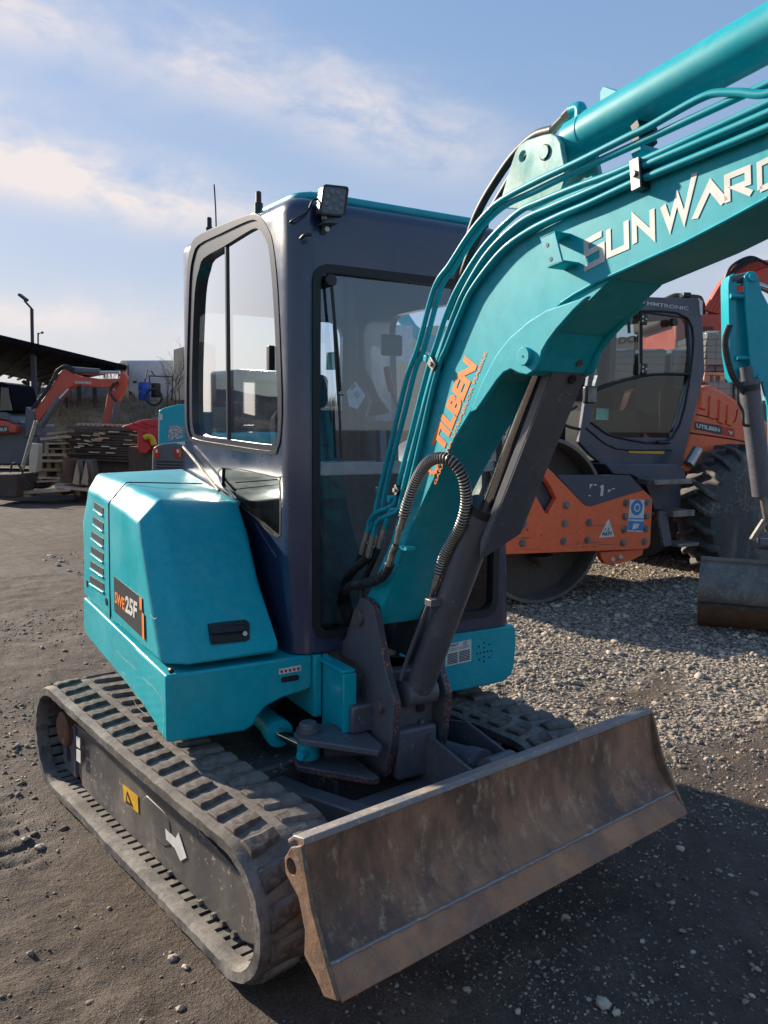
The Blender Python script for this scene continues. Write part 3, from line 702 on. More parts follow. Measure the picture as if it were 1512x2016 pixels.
off = np.array([-.752, 0, 0]); obj('top_tube', ringplate([p+off for p in tb], [p+off for p in ti_], (1.504, 0, 0)), M['blade_side'], bl, smooth=True, angle=50)
obj('top_rail', prism(W, 0, -.7525, .7525, [(-1.264, .578), (-1.218, .568), (-1.190, .545), (-1.196, .535), (-1.222, .556), (-1.258, .563), (-1.268, .560)]), M['blade_top'], bl, bev=.003)
endp = P(W, 0, -.757, [(596, 1664), (575, 1667), (563, 1688), (565, 1718), (590, 1765), (603, 1830), (602, 1880), (625, 1925), (641, 1962), (668, 1971), (648, 1905), (617, 1790), (602, 1700)])
ep = obj('end_plate', prism(W, 0, -.762, -.750, endp), M['blade_side'], bl, bev=.003, label='worn orange-brown end plate with round hole')
boolcut(ep, [cyl((-.9, -1.222, .491), (-.745, -1.222, .491), .022, n=24)])
ep2 = obj('end_plate', prism(W, 0, .762, .750, endp), M['blade_side'], bl)
for x in (-.30, .30):
    obj('blade_arm', extr([(x-.035, -1.23, .30), (x-.035, -1.23, .44), (x-.035, -.60, .335), (x-.035, -.38, .31), (x-.035, -.38, .20), (x-.035, -.6, .20)], (.07, 0, 0)), M['grey'], EX, bev=.006)
obj('blade_cross_member', box(W, -.30, .30, -.86, -.76, .25, .33), M['grey'], EX, bev=.008)
obj('blade_arm_bracket', extr([(.085, -1.24, .38), (.085, -.80, .50), (.085, -.56, .45), (.085, -.5, .3), (.085, -1.2, .3)], (.012, 0, 0)), M['grey'], EX, bev=.003)
obj('blade_arm_bracket', extr([(.28, -1.24, .38), (.28, -.80, .50), (.28, -.56, .45), (.28, -.5, .3), (.28, -1.2, .3)], (.012, 0, 0)), M['grey'], EX, bev=.003)
bc = obj('blade_cylinder', cyl((.185, -.52, .37), (.185, -.98, .42), .048, n=24, rings=[(0, .048), (.85, .048), (.86, .054), (1, .054)]), M['grey'], EX, smooth=True)
obj('cylinder_rod', cyl((.185, -.98, .42), (.185, -1.20, .44), .022, n=18), M['chrome'], bc, smooth=True)
obj('pivot_eye', cyl((.13, -1.05, .43), (.25, -1.05, .43), .05, n=24), M['grey'], bc, smooth=True)
# ---- house frame (skirt): real plan outline, 0.2 m deep, cut away round the boom post
XS = -.615; YF = -.385
plan = [(XS+.012, YF), (XS, YF+.02), (XS-.002, .0), (XS+.008, .35), (XS+.06, .75), (XS+.18, .98), (.0, 1.10), (.3, 1.10), (.62, 1.0), (.82, .75), (.90, .3), (.90, YF+.10), (.885, YF+.05), (.85, YF+.015), (.80, YF)]
fz = P(U, 1, YF, [(322, 1340), (640, 1290), (640, 1352), (592, 1365), (555, 1376), (522, 1390), (504, 1412), (492, 1438), (462, 1449), (332, 1463)])
sk_side = prism(U, 2, .545, .735, [(XS+.012, YF+.02), (XS, YF+.03), (XS-.002, .0), (XS+.008, .35), (XS+.06, .75), (XS+.18, .98), (.0, 1.10), (.3, 1.10), (.62, 1.0), (.82, .75), (.895, .3), (.895, YF+.12), (.87, YF+.12), (.55, YF+.12), (.4, .0), (-.1, .0), (-.35, YF+.16), (-.56, YF+.12)])
sk = obj('house_frame', sk_side, M['teal'], EX, bev=.012, seg=3, label='teal lower house skirt with scratches near the tracks')
boolcut(sk, [cyl(U.w((.1, .35, .50)), U.w((.1, .35, .72)), .10, n=24)])
# front apron, tapering bottom with the swing cylinder notch
ap = [(XS+.002, .735)]+[tuple(q) for q in fz[1:]]
ap = [(XS+.002, .735), (-.07, .735), (-.07, .607), (-.115, .598), (-.19, .588), (-.255, .566), (-.288, .535), (-.30, .505), (-.335, .49), (XS+.004, .500)]
obj('front_apron', prism(U, 1, YF, YF+.14, ap), M['teal'], EX, bev=.009, seg=3)
# side apron: continues the lower lip of the front along the right side
sa = P(U, 0, XS, [(332, 1463), (322, 1340), (163, 1168), (159, 1205), (163, 1240), (172, 1256), (215, 1311), (280, 1391), (322, 1452)])
obj('side_apron', prism(U, 0, XS+.0, XS+.05, [(YF+.002, .500), (YF+.002, .735), (.75, .745), (1.0, .745), (1.02, .60), (.98, .565), (.5, .555), (.0, .545), (-.30, .515)]), M['teal'], EX, bev=.008, seg=3)
# left half of the apron under the cab
la = [(.325, .735), (.885, .735), (.898, .72), (.905, .66), (.900, .56), (.885, .515), (.84, .49), (.62, .485), (.325, .50)]
lap = obj('front_apron', prism(U, 1, YF-.0, YF+.16, la), M['teal'], EX, bev=.010, seg=3, label='teal apron under the cab with data plate and drilled holes')
pl = P(U, 1, YF, [(876, 1270), (927, 1258), (927, 1301), (876, 1312)])
dp = obj('data_plate', prism(U, 1, YF-.0005, YF-.003, pl), M['white'], lap, label='white data plate')
def F3(px, py, lift=.0): return U.w(U.hit(px, py, 1, YF)+np.array([0, -lift, 0]))
obj('plate_text', textgeo('Sunward', F3(879, 1275, .0036), F3(901, 1270, .0036), F3(879, 1269.5, .0036), (0, 0, 0), .01), M['black'], dp)
obj('plate_text', textgeo('CE', F3(911, 1270, .0036), F3(918, 1268, .0036), F3(911, 1264, .0036), (0, 0, 0), .01), M['black'], dp)
g = []
for r_ in range(7):
    y0 = 1288+r_*3.1
    for xa, xb in ((880, 900), (903, 924)):
        pp = [F3(xa, y0-(xa-880)*.235, .0036), F3(xb, y0-(xb-880)*.235, .0036), F3(xb, y0+1.9-(xb-880)*.235, .0036), F3(xa, y0+1.9-(xa-880)*.235, .0036)]; g.append((pp, [[0, 1, 2, 3]]))
for y0 in (1279, 1282): g.append(([F3(880, y0, .0036), F3(922, y0-9.8, .0036), F3(922, y0-9, .0036), F3(880, y0+.8, .0036)], [[0, 1, 2, 3]]))
obj('plate_table', join(*g), M['black'], dp)
for dx, dy in [(0, 0), (-7, 1.5), (7, -1.5), (-14, 3), (14, -3), (0, -9), (0, 9), (0, -18), (0, 18), (-10, 15), (10, 10), (-10, -11), (10, -15)]:
    c = U.hit(953+dx, 1284+dy, 1, YF); obj('drilled_hole', cyl(U.w(c+np.array([0, -.0012, 0])), U.w(c+np.array([0, .02, 0])), .0042, n=12), M['rim'], lap, smooth=True)
# sill and floor plate between the two aprons (grey chequer plate seen behind the boom foot)
obj('foot_plate', box(U, -.07, .33, YF+.02, YF+.05, .60, .73), M['steel'], EX, bev=.002)
obj('centre_channel', box(U, -.07, -.04, YF-.02, YF+.3, .50, .735), M['teal'], EX, bev=.004); obj('centre_channel', box(U, .31, .335, YF-.0, YF+.3, .50, .735), M['teal'], EX, bev=.004)
# small warning strip and lift slot
ws = obj('warning_strip', extr([F3(549, 1317, .001), F3(592, 1309, .001), F3(592, 1320, .001), F3(549, 1328, .001)], U.d((0, -.001, 0))), M['white'], sk)
g = []
for k in range(5):
    x0 = 551+k*8.2; y0 = 1319-k*1.45; g.append(([F3(x0, y0+1, .0025), F3(x0+5.5, y0, .0025), F3(x0+5.5, y0+5.5, .0025), F3(x0+1.5, y0+6, .0025)], [[0, 1, 2, 3]]))
obj('warning_pictograms', join(*g), M['tail_red'], ws)
cc = U.hit(571, 1336, 1, YF)
obj('lift_slot', prism(U, 1, YF-.0015, YF+.01, rrect(cc[0]-.036, cc[0]+.036, cc[2]-.011, cc[2]+.011, .010)), M['rim'], sk)
# ---- engine and tank hood on the right
def H(px, py, ax, val): return U.hit(px, py, ax, val)
yb = YF+.004
A = [np.array([XS, .95, 1.10]), np.array([XS, .83, 1.275]), np.array([XS, .42, 1.258]), np.array([XS, -.05, 1.222]), np.array([XS, -.095, 1.15]), np.array([XS, -.18, .99]), np.array([XS+.004, -.315, .757]), np.array([XS, 1.0, .757])]
B = [np.array([XS+.055, .90, 1.345]), np.array([XS+.075, .50, 1.335]), np.array([XS+.085, -.03, 1.300])]
Cc = [np.array([-.215, .03, 1.288]), np.array([-.215, .85, 1.345])]
fl = [np.array([XS+.085, -.065, 1.27]), np.array([XS+.082, -.14, 1.15]), np.array([XS+.080, -.25, .99]), np.array([XS+.078, yb, .757])]
Cc = [H(467, 986, 0, -.16), H(361, 922, 0, -.155)]
fr = [np.array([-.19, .055, 1.262]), np.array([-.215, -.115, 1.17]), np.array([-.205, -.205, .99]), np.array([-.20, yb+.0, .80]), np.array([-.20, yb, .757])]
vs = A+B+Cc+fl+fr
n0 = 8; b0, b1, b2 = 8, 9, 10; c0, c1 = 11, 12; l0 = 13; r0 = 17
fs = [[0, 1, 2, 3, 4, 5, 6, 7],
      [1, b0, b1, 2], [2, b1, b2, 3], [b0, c1, c0, b2, b1],
      [3, b2, l0], [3, l0, l0+1, 4], [4, l0+1, l0+2, 5], [5, l0+2, l0+3, 6],
      [b2, c0, r0, l0], [l0, r0, r0+1, l0+1], [l0+1, r0+1, r0+2, l0+2], [l0+2, r0+2, r0+3, r0+4, l0+3],
      [c0, c1, 7, 0][::1] if False else [c0, c1, 22, r0+4, r0+3, r0+2, r0+1, r0], [c1, b0, 1, 0, 7, 22], [7, 6, l0+3, r0+4, 22]]
vs = vs+[np.array([-.20, 1.0, .757])]
hood = obj('engine_hood', ([U.w(v) for v in vs], fs), M['teal'], EX, bev=.016, seg=4, angle=50, label='glossy teal engine hood on the right side')
# seam between front and rear hood panels
seam = P(U, 0, XS, [(243, 985), (217, 992), (213, 1100), (212, 1203)])
SX = .40
obj('panel_seam', tube([U.w(q) for q in [(XS-.001, SX+.03, .76), (XS-.001, SX+.02, 1.00), (XS-.001, SX+.005, 1.249), (XS+.006, SX, 1.262), (XS+.068, SX, 1.333), (XS+.085, SX, 1.334), (-.22, SX, 1.320)]], .0028, n=6, sub=1), M['rim'], hood)
# louvres: six pressed openings with bright lower lips
for k in range(6):
    lo = [((186, 988), (204, 1000), (204, 1012), (186, 1000)), ((184, 1017), (204, 1030), (204, 1043), (184, 1029)), ((181, 1046), (204, 1061), (204, 1074), (181, 1057)), ((180, 1075), (204, 1090), (204, 1104), (180, 1087)), ((179, 1104), (204, 1120), (205, 1133), (179, 1116)), ((178, 1133), (205, 1149), (206, 1163), (178, 1146))][k]
    q = P(U, 0, XS, lo)
    q = [(min(y, .92), z) for y, z in q]
    lv = obj('louvre', prism(U, 0, XS-.0025, XS+.004, q), M['rim'], hood)
    d3, d2 = np.array(q[3]), np.array(q[2])
    obj('louvre_lip', extr([U.w((XS-.002, d3[0], d3[1]-.002)), U.w((XS-.002, d2[0], d2[1]-.002)), U.w((XS-.009, d2[0], d2[1]-.006)), U.w((XS-.009, d3[0], d3[1]-.006))], U.d((0, 0, -.006))), M['teal'], lv, bev=.002)
for px, py in ((170, 1147), (210, 1184)):
    c = H(px, py, 0, XS); obj('hood_fastener', cyl(U.w((XS-.004, min(c[1], .9), c[2])), U.w((XS+.01, min(c[1], .9), c[2])), .016, n=18), M['rim'], hood, smooth=True)
# model decal
def S3(px, py, lift=0): return U.w(H(px, py, 0, XS)+np.array([-lift, 0, 0]))
dk = obj('model_decal', extr([S3(225, 1134, .001), S3(281, 1178, .001), S3(285, 1259, .001), S3(226, 1203, .001)], U.d((-.0012, 0, 0))), M['decal_dark'], hood, label='dark decal with orange and white model lettering')
obj('decal_bar', join(extr([S3(276, 1175, .003), S3(281, 1178, .003), S3(281, 1202, .003), S3(277, 1199, .003)], U.d((-.001, 0, 0))), extr([S3(281, 1206, .003), S3(285, 1209, .003), S3(286, 1260, .003), S3(282, 1256, .003)], U.d((-.001, 0, 0)))), M['text_orange'], dk)
obj('decal_text', textgeo('SWE', S3(228, 1186, .004), S3(247, 1202, .004), S3(228, 1163, .004), (0, 0, 0), .03), M['text_orange'], dk)
obj('decal_text', textgeo('25F', S3(248, 1204, .004), S3(271, 1220, .004), S3(249, 1171, .004), (0, 0, 0), .04), M['text_white'], dk)
# latch with lock
def N3(px, py, lift=0):                # front face of the hood leans back; local plane through the latch
    y = -.335
    for _ in range(30): h = U.hit(px, py, 1, y); y = .7*y+.3*(yb+(h[2]-.757)*.592)
    return U.w(h+np.array([0, -lift, lift*.3]))
hp = obj('hood_latch', extr([N3(410, 1230, .005), N3(486, 1222, .005), N3(491, 1228, .005), N3(491, 1259, .005), N3(484, 1263, .005), N3(416, 1270, .005)], U.d((0, .03, 0))), M['black'], hood, bev=.003, seg=3, label='black pull latch with round lock')
obj('latch_pull', extr([N3(413, 1236, .012), N3(484, 1229, .012), N3(483, 1243, .016), N3(414, 1249, .016)], U.d((0, .01, 0))), M['black'], hp, bev=.003)
obj('latch_recess', extr([N3(418, 1253, .008), N3(468, 1249, .008), N3(468, 1260, .008), N3(419, 1265, .008)], U.d((0, .004, 0))), M['rim'], hp)
obj('lock', cyl(N3(479, 1248, .018), N3(479, 1248, -.01), .0085, n=20), M['zinc'], hp, smooth=True)
# ---- swing post area: teal gusset boxes and dark grey swing bracket
def Xp(val, pts): return P3(U, 0, val, pts)
obj('post_gusset', join(extr([U.w((-.035, YF-.01, .735)), U.w((-.035, YF-.205, .70)), U.w((-.035, YF-.205, .51)), U.w((-.035, YF-.01, .44))], U.d((.02, 0, 0))),
     box(U, -.052, .0, YF-.205, YF-.0, .712, .724), box(U, -.052, -.0, YF-.215, YF-.203, .50, .712)), M['teal'], EX, bev=.003)
obj('post_housing', join(box(U, -.03, .33, YF-.24, YF+.05, .50, .60), cyl(U.w((.16, YF-.20, .36)), U.w((.16, YF-.20, .72)), .085, n=32)), M['grey'], EX, bev=.008, seg=2)
SBX = .05
sb_px = [(709, 1176), (722, 1180), (734, 1193), (741, 1225), (757, 1310), (777, 1385), (770, 1470), (757, 1530), (700, 1520), (672, 1512), (672, 1465), (704, 1450), (712, 1330), (700, 1305), (655, 1285), (680, 1255), (695, 1205)]
q = P(U, 0, SBX, sb_px)
q2 = [(y, z) for y, z in q]
def bracket_plate(x0, x1, nm, lab=None):
    o = obj('bracket_plate', prism(U, 0, x0, x1, q2), [M['grey'], M['edge']], SB, label=lab)
    for p in o.data.polygons:
        if abs(Vector(p.normal).dot(Vector(U.d((1, 0, 0))))) < .5: p.material_index = 1
    b = o.modifiers.new('b', 'BEVEL'); b.width = .004; b.segments = 2; b.limit_method = 'ANGLE'; return o
SB = obj('swing_bracket', join(box(U, SBX+.026, .29-.026, -.70, -.45, .40, .60), box(U, SBX+.02, .275, -.60, -.42, .33, .42), cyl(U.w((.17, -.55, .32)), U.w((.17, -.55, .72)), .08, n=28)), M['grey'], EX, bev=.006, label='dark grey boom swing bracket with chipped orange edges')
bracket_plate(SBX, SBX+.028, 'a'); bracket_plate(.262, .29, 'b')
for (px, py, r_) in ((709, 1214, .026), (751, 1389, .021)):
    c = H(px, py, 0, SBX); pn = obj('bracket_pin', cyl(U.w((SBX-.016, c[1], c[2])), U.w((.30, c[1], c[2])), r_, n=28, rings=[(0, r_*.86), (.02, r_), (1, r_)]), M['grey'], SB, smooth=True)
    obj('grease_nipple', cyl(U.w((SBX-.020, c[1], c[2])), U.w((SBX-.014, c[1], c[2])), .004, n=8), M['steel'], pn)
    ring = [U.w((SBX-.012, c[1]+r_*1.05*math.cos(a), c[2]+r_*1.05*math.sin(a))) for a in np.linspace(0, 2*math.pi, 28)]
    obj('pin_ring', tube(ring, .003, n=6, sub=1), M['rust'], pn, smooth=True)
# arm of the bracket reaching right to the swing cylinder
arm1 = P(U, 2, .500, [(752, 1465), (706, 1424), (630, 1424), (588, 1428), (578, 1443), (590, 1455), (745, 1478)])
arm2 = P(U, 2, .395, [(748, 1530), (700, 1492), (600, 1470), (578, 1490), (585, 1508), (735, 1534)])
obj('bracket_arm', prism(U, 2, .478, .500, arm1), [M['grey']], SB, bev=.004)
ba = obj('bracket_arm', prism(U, 2, .372, .395, arm2), [M['grey'], M['edge']], SB, bev=.004)
for p in ba.data.polygons:
    if abs(p.normal.z) < .5: p.material_index = 1
c = H(607, 1440, 2, .50); c2 = H(607, 1490, 2, .395)
cc0 = np.array([c[0], c[1], 0])
obj('arm_web', extr([U.w(np.array([c[0]+.06, c[1]-.005, z])) for z in (.39, .485)]+[U.w((SBX+.01, c[1]-.055, z)) for z in (.485, .39)], U.d((0, .015, 0))), M['grey'], SB)
obj('vertical_pin', cyl(U.w((c[0], c[1], .38)), U.w((c[0], c[1], .535)), .034, n=30, rings=[(0, .026), (.78, .026), (.78, .042), (.86, .042), (.87, .034), (.97, .032), (1, .026)]), M['grey'], SB, smooth=True)
sc_ = obj('swing_cylinder', cyl(U.w((c[0]-.03, -.10, .455)), U.w((c[0]-.045, -.37, .450)), .052, n=26, rings=[(0, .045), (.8, .045), (.82, .052), (1, .052)]), M['teal'], EX, smooth=True)
obj('rod', cyl(U.w((c[0]-.045, -.36, .45)), U.w((c[0]-.002, c[1]+.03, .44)), .021, n=20), M['chrome'], sc_, smooth=True)
obj('rod_eye', cyl(U.w((c[0], c[1], .405)), U.w((c[0], c[1], .472)), .040, n=28), M['teal'], sc_, smooth=True, bev=.003)
obj('eye_port', cyl(U.w((c[0]-.01, c[1]-.02, .435)), U.w((c[0]-.055, c[1]-.045, .435)), .015, n=18), M['teal'], sc_, smooth=True)
# ---- boom
BX0, BX1 = .08, .26
near = [(742, 1232), (722, 1176), (768, 1068), (797, 960), (836, 760), (860, 690), (893, 606), (935, 528), (985, 462), (1040, 418), (1100, 388), (1170, 358), (1240, 334), (1512, 208)]
near_b = [(1512, 393), (1349, 480), (1172, 560), (1105, 600), (1040, 650), (990, 710), (925, 815), (897, 861), (862, 929), (803, 1054), (775, 1138)]
q = P(U, 0, BX0, near+near_b)
# continue beyond the frame, tapering towards the nose
e0 = q[len(near)-1]; e1 = q[len(near)]
d_ = np.array(q[len(near)-1])-np.array(q[len(near)-2]); d_ /= np.linalg.norm(d_)
q = q[:len(near)]+[tuple(np.array(e0)+d_*.55), tuple(np.array(e0)+d_*.62+np.array([0, -.10])), tuple(np.array(e1)+d_*.50+np.array([0, .03]))]+q[len(near):]
BM = obj('boom', prism(U, 0, BX0, BX1, q), M['teal_worn'], EX, bev=.005, seg=2, label='curved teal boom with white maker lettering')
# doubler plates with the cylinder boss, both sides
dbl = [(925, 812), (948, 752), (975, 700), (1002, 665), (1040, 632), (1075, 610), (1158, 582), (1128, 612), (1096, 648), (1078, 672), (1067, 691), (1062, 713), (1053, 729), (1037, 739), (1021, 735), (1005, 727), (991, 734), (978, 749), (937, 809)]
qd = P(U, 0, BX0-.014, dbl)
obj('boss_plate', prism(U, 0, BX0-.014, BX0+.002, qd), M['teal_worn'], BM, bev=.004, seg=2); obj('boss_plate', prism(U, 0, BX1-.002, BX1+.014, qd), M['teal_worn'], BM, bev=.004)
inn = P(U, 0, BX0, [(978, 749), (991, 734), (1005, 727), (1021, 735), (1037, 739), (1053, 729), (1066, 700), (1090, 655), (1158, 590), (1200, 548), (1100, 560), (960, 700)])
obj('boss_web', prism(U, 0, BX0+.004, BX1-.004, inn), M['teal_worn'], BM)
c = H(1037, 702, 0, BX0-.014); BP = c
bpn = obj('boss_pin', cyl(U.w((BX0-.028, c[1], c[2])), U.w((BX1+.028, c[1], c[2])), .024, n=30), M['teal_worn'], BM, smooth=True, bev=.002)
obj('grease_hole', cyl(U.w((BX0-.0295, c[1], c[2])), U.w((BX0-.02, c[1], c[2])), .003, n=8), M['rim'], bpn)
# raised rim weld along the boom flanges
for x in (BX0-.001,):
    obj('weld_seam', tube([U.w((x, y, z)) for y, z in P(U, 0, BX0, [(1512, 390), (1349, 477), (1172, 557), (1105, 597)])], .004, n=6, sub=2), M['teal_worn'], BM, smooth=True)
# ears for the arm cylinder
ear = [(978, 408), (985, 395), (1003, 334), (1014, 300), (1022, 286), (1038, 275), (1068, 265), (1085, 262), (1096, 268), (1103, 280), (1106, 300), (1112, 330), (1112, 352), (1100, 392), (1050, 415)]
q = P(U, 0, .105, ear)
for x in (.105, .222):
    er = obj('cylinder_ear', prism(U, 0, x, x+.016, q), M['pale_teal'], BM, label='pale scuffed ear plate')
    ch = H(1029, 308, 0, .105); boolcut(er, [cyl(U.w((0, ch[1], ch[2])), U.w((.35, ch[1], ch[2])), .0135, n=20)])
    b = er.modifiers.new('b', 'BEVEL'); b.width = .003; b.segments = 2; b.limit_method = 'ANGLE'
ce = H(1073, 300, 0, .105)
pin = obj('ear_pin', cyl(U.w((.100, ce[1], ce[2])), U.w((.243, ce[1], ce[2])), .0165, n=26), M['pale_teal'], BM, smooth=True)
obj('pin_ring', tube([U.w((.1035, ce[1]+.0185*math.cos(a), ce[2]+.0185*math.sin(a))) for a in np.linspace(0, 2*math.pi, 26)], .0016, n=6, sub=1), M['rim'], pin)
# arm cylinder above the boom
a0 = H(1128, 281, 0, .17); a1 = H(1512, 66, 0, .17); dv = (a1-a0)/np.linalg.norm(a1-a0)
AC = obj('arm_cylinder', cyl(U.w(a0), U.w(a1+dv*.75), .053, n=40, rings=[(0, .046), (.004, .053), (.045, .053), (.046, .0515), (.055, .0515), (.056, .0545), (1, .0545)]), M['teal'], EX, smooth=True, label='thick teal arm cylinder above the boom')
obj('cylinder_eye', join(cyl(U.w((.125, ce[1], ce[2])), U.w((.218, ce[1], ce[2])), .034, n=28), cyl(U.w(ce*[0, 1, 1]+np.array([.17, 0, 0])), U.w(a0+dv*.01), .033, n=20)), M['teal'], AC, smooth=True)
upn = np.array([0, -dv[2], dv[1]]); upn = upn if upn[2] > 0 else -upn
lug = a0+dv*.135+upn*.05
obj('port_block', extr([U.w(lug+dv*u_+upn*w_+np.array([-.018, 0, 0])) for u_, w_ in ((-.02, -.01), (-.02, .022), (-.008, .034), (.035, .004), (.035, -.01))], U.d((.036, 0, 0))), M['teal'], AC, bev=.002)
obj('port_elbow', tube([U.w(a0+dv*.03+upn*.045), U.w(a0+dv*.03+upn*.075), U.w(a0+dv*.0+upn*.082)], .016, n=12, sub=5), M['teal'], AC, smooth=True)
obj('hose_fitting', cyl(U.w(a0+dv*.0+upn*.082), U.w(a0-dv*.075+upn*.062), .0145, n=6, rings=[(0, .0145), (.35, .0145), (.36, .0115), (1, .0115)]), M['zinc'], AC)
hp_ = [U.w(a0-dv*.07+upn*.062)]+[U.w(U.hit(px, py, 0, .20)) for px, py in ((1052, 268), (1010, 308), (975, 358), (950, 400), (932, 440), (918, 490), (903, 545), (893, 585))]
obj('arm_cylinder_hose', tube(hp_, .0125, n=12, sub=8), M['hose'], AC, smooth=True)
sp_ = resample(hp_, .012); 
obj('arm_cylinder_hose', tube([U.w(a0-dv*.05+upn*.02)]+[U.w(U.hit(px, py, 0, .16)) for px, py in ((1062, 285), (1020, 330), (985, 385), (960, 430), (925, 500), (905, 560), (890, 610))], .0115, n=12, sub=8), M['hose'], AC, smooth=True)
obj('hose_fitting', join(cyl(P3(U, 0, .20, [(893, 585)])[0], P3(U, 0, .20, [(880, 628)])[0], .011, n=8)), M['zinc'], AC, smooth=True)
# bracket on the boom side (cylinder guard holder) that throws its shadow on the lettering side
bq = [H(1060, 466, 0, BX0-.055), H(1092, 470, 0, BX0-.055), H(1104, 500, 0, BX0-.055), H(1072, 530, 0, BX0-.055)]
h0 = H(1066, 466, 0, BX0-.06); h1 = H(1085, 533, 0, BX0-.06); 
pA = H(1063, 467, 0, BX0-.052); pB = H(1078, 528, 0, BX0-.052)
obj('side_bracket', join(extr([U.w(pA), U.w(pB), U.w(pB+np.array([.0, -.052, .006])), U.w(pA+np.array([0, -.052, .006]))], U.d((.006, .0, .0))),
    extr([U.w(pA), U.w(pA+np.array([0, -.052, .006])), U.w(pA+np.array([.055, -.052, .006])), U.w(pA+np.array([.055, 0, 0]))], U.d((0, 0, -.006))),
    extr([U.w(pB), U.w(pB+np.array([0, -.052, .006])), U.w(pB+np.array([.055, -.052, .006])), U.w(pB+np.array([.055, 0, 0]))], U.d((0, 0, .006)))), M['teal'], BM, bev=.0012)
for t_ in (.3, .75):
    cpt = pA+(pB-pA)*t_+np.array([0, -.018, 0]); obj('bracket_hole', cyl(U.w(cpt+np.array([-.0012, 0, 0])), U.w(cpt+np.array([.003, 0, 0])), .0055, n=12), M['rim'], BM)
# maker lettering
def BXp(px, py, lift=.0015): return U.w(H(px, py, 0, BX0)+np.array([-lift, 0, 0]))
L = {'S': [[(.85, 1), (.12, 1), (.12, .54), (.85, .54), (.85, 0), (0, 0)]], 'U': [[(0, 1), (0, 0), (.85, 0), (.85, 1)]], 'N': [[(0, 0), (0, 1), (.85, 0), (.85, 1)]],
     'W': [[(0, 1), (.28, .06), (.60, .98), (.86, .06), (1.32, 1.55)]], 'A': [[(0, 0), (.50, .96), (.92, 0)]], 'R': [[(0, 0), (0, 1), (.80, 1), (.80, .46), (.34, .46), (.92, 0)]], 'D': [[(0, 0), (0, 1), (.62, 1), (.86, .78), (.86, .22), (.62, 0), (0, 0)]]}
cells = [('S', 1147.5, 537, 1187, 517), ('U', 1196, 509, 1235, 492), ('N', 1247, 487, 1286, 469), ('W', 1303, 463, 1345, 441), ('A', 1363, 440, 1428, 404), ('R', 1429, 406, 1477, 388), ('D', 1493, 381, 1535, 362)]
g = []
for ch, x0, y0, x1, y1 in cells:
    p0 = BXp(x0, y0); p1 = BXp(x1, y1); pt = BXp(x0-1.5, y0-58)
    ax = (p1-p0)/.85; ay = pt-p0
    if ch == 'W': ax = (p1-p0)/.80
    if ch == 'A': ax = (p1-p0)/.92
    shift = ay*.10+ax*.08
    g.append(strokes(L[ch], p0+shift, ax*.90, ay*.86, .235, (0, 0, 0)))
obj('maker_lettering', join(*g), M['text_white'], BM, label='white block lettering along the boom')
# dealer lettering running up the boom
def Z8(x, y): return (850+x/5.6, 620+y/5.6)
def zt(body, a, b, up, nm, mat, wgt=0, lift=.0015):
    pa = BXp(*Z8(*a), lift); pb = BXp(*Z8(*b), lift); pu = BXp(*Z8(*up), lift)
    return obj(nm, textgeo(body, pa, pb, pu, (0, 0, 0), wgt), mat, BM)
zt('TILBEN', (118, 1540), (505, 560), (0, 1415), 'dealer_lettering', M['text_orange'], .055)
zt('GARANTIA UTILAJELOR FIABILE', (55, 1880), (622, 415), (25, 1860), 'dealer_strapline', M['text_orange'], .02)
gc = H(*Z8(15, 1655), 0, BX0); g = []
ro, ri_ = .034, .018
outer = []; inner = []
for k in range(48):
    a = 2*math.pi*k/48; rr_ = ro*(1.0 if (k//2) % 2 else .86); outer.append(U.w((BX0-.0015, gc[1]+rr_*math.cos(a), gc[2]+rr_*math.sin(a)))); inner.append(U.w((BX0-.0015, gc[1]+ri_*math.cos(a), gc[2]+ri_*math.sin(a))))
obj('gear_emblem', (outer+inner, [[i, (i+1) % 48, 48+(i+1) % 48, 48+i] for i in range(48)]), M['text_orange'], BM)
gu = [H(*Z8(60, 1640), 0, BX0), H(*Z8(20, 1560), 0, BX0)]
# ---- steel pipes along the boom
def pipe(x, pts, r=.0085, nm='hydraulic_pipe'):
    return obj(nm, tube([U.w(U.hit(a, b, 0, x if not hasattr(x, '__len__') else x[i])) for i, (a, b) in enumerate(pts)], r, n=12, sub=8), M['teal_pipe'], PG, smooth=True)
PG = obj('pipe_clamp', box(U, .0, .001, 0, .001, 0, .001), M['teal'], EX) if False else BM
pipe(.070, [(727, 1050), (738, 1010), (749, 960), (780, 830), (802, 740), (823, 683), (855, 568), (886, 520), (922, 464), (955, 423), (989, 393), (1060, 355), (1139, 318), (1239, 268), (1277, 250), (1340, 214), (1382, 192), (1411, 183), (1457, 182), (1512, 184), (1600, 150)])
pipe(.082, [(750, 1020), (763, 945), (795, 820), (818, 728), (836, 683), (868, 568), (893, 530), (930, 472), (960, 434), (997, 403), (1050, 378), (1114, 347), (1239, 290), (1273, 275), (1370, 230), (1465, 186), (1512, 165), (1600, 122)])
pipe(.062, [(724, 1048), (727, 1028), (740, 1010), (764, 1000), (778, 988), (787, 945), (836, 751), (859, 678), (880, 615), (905, 560), (955, 483), (1018, 420), (1068, 395), (1140, 366), (1239, 328), (1512, 203), (1600, 160)])
pipe(.062, [(735, 1058), (740, 1034), (751, 1021), (776, 1010), (787, 997), (798, 945), (845, 765), (868, 695), (892, 625), (917, 568), (963, 495), (1026, 436), (1089, 406), (1150, 380), (1241, 340), (1271, 325), (1512, 222), (1600, 180)])
pipe(.064, [(757, 1040), (770, 1005), (800, 980), (857, 745), (880, 683), (905, 620), (930, 568), (985, 497), (1039, 456), (1100, 425), (1160, 400), (1241, 362), (1273, 349), (1512, 251), (1600, 212)])
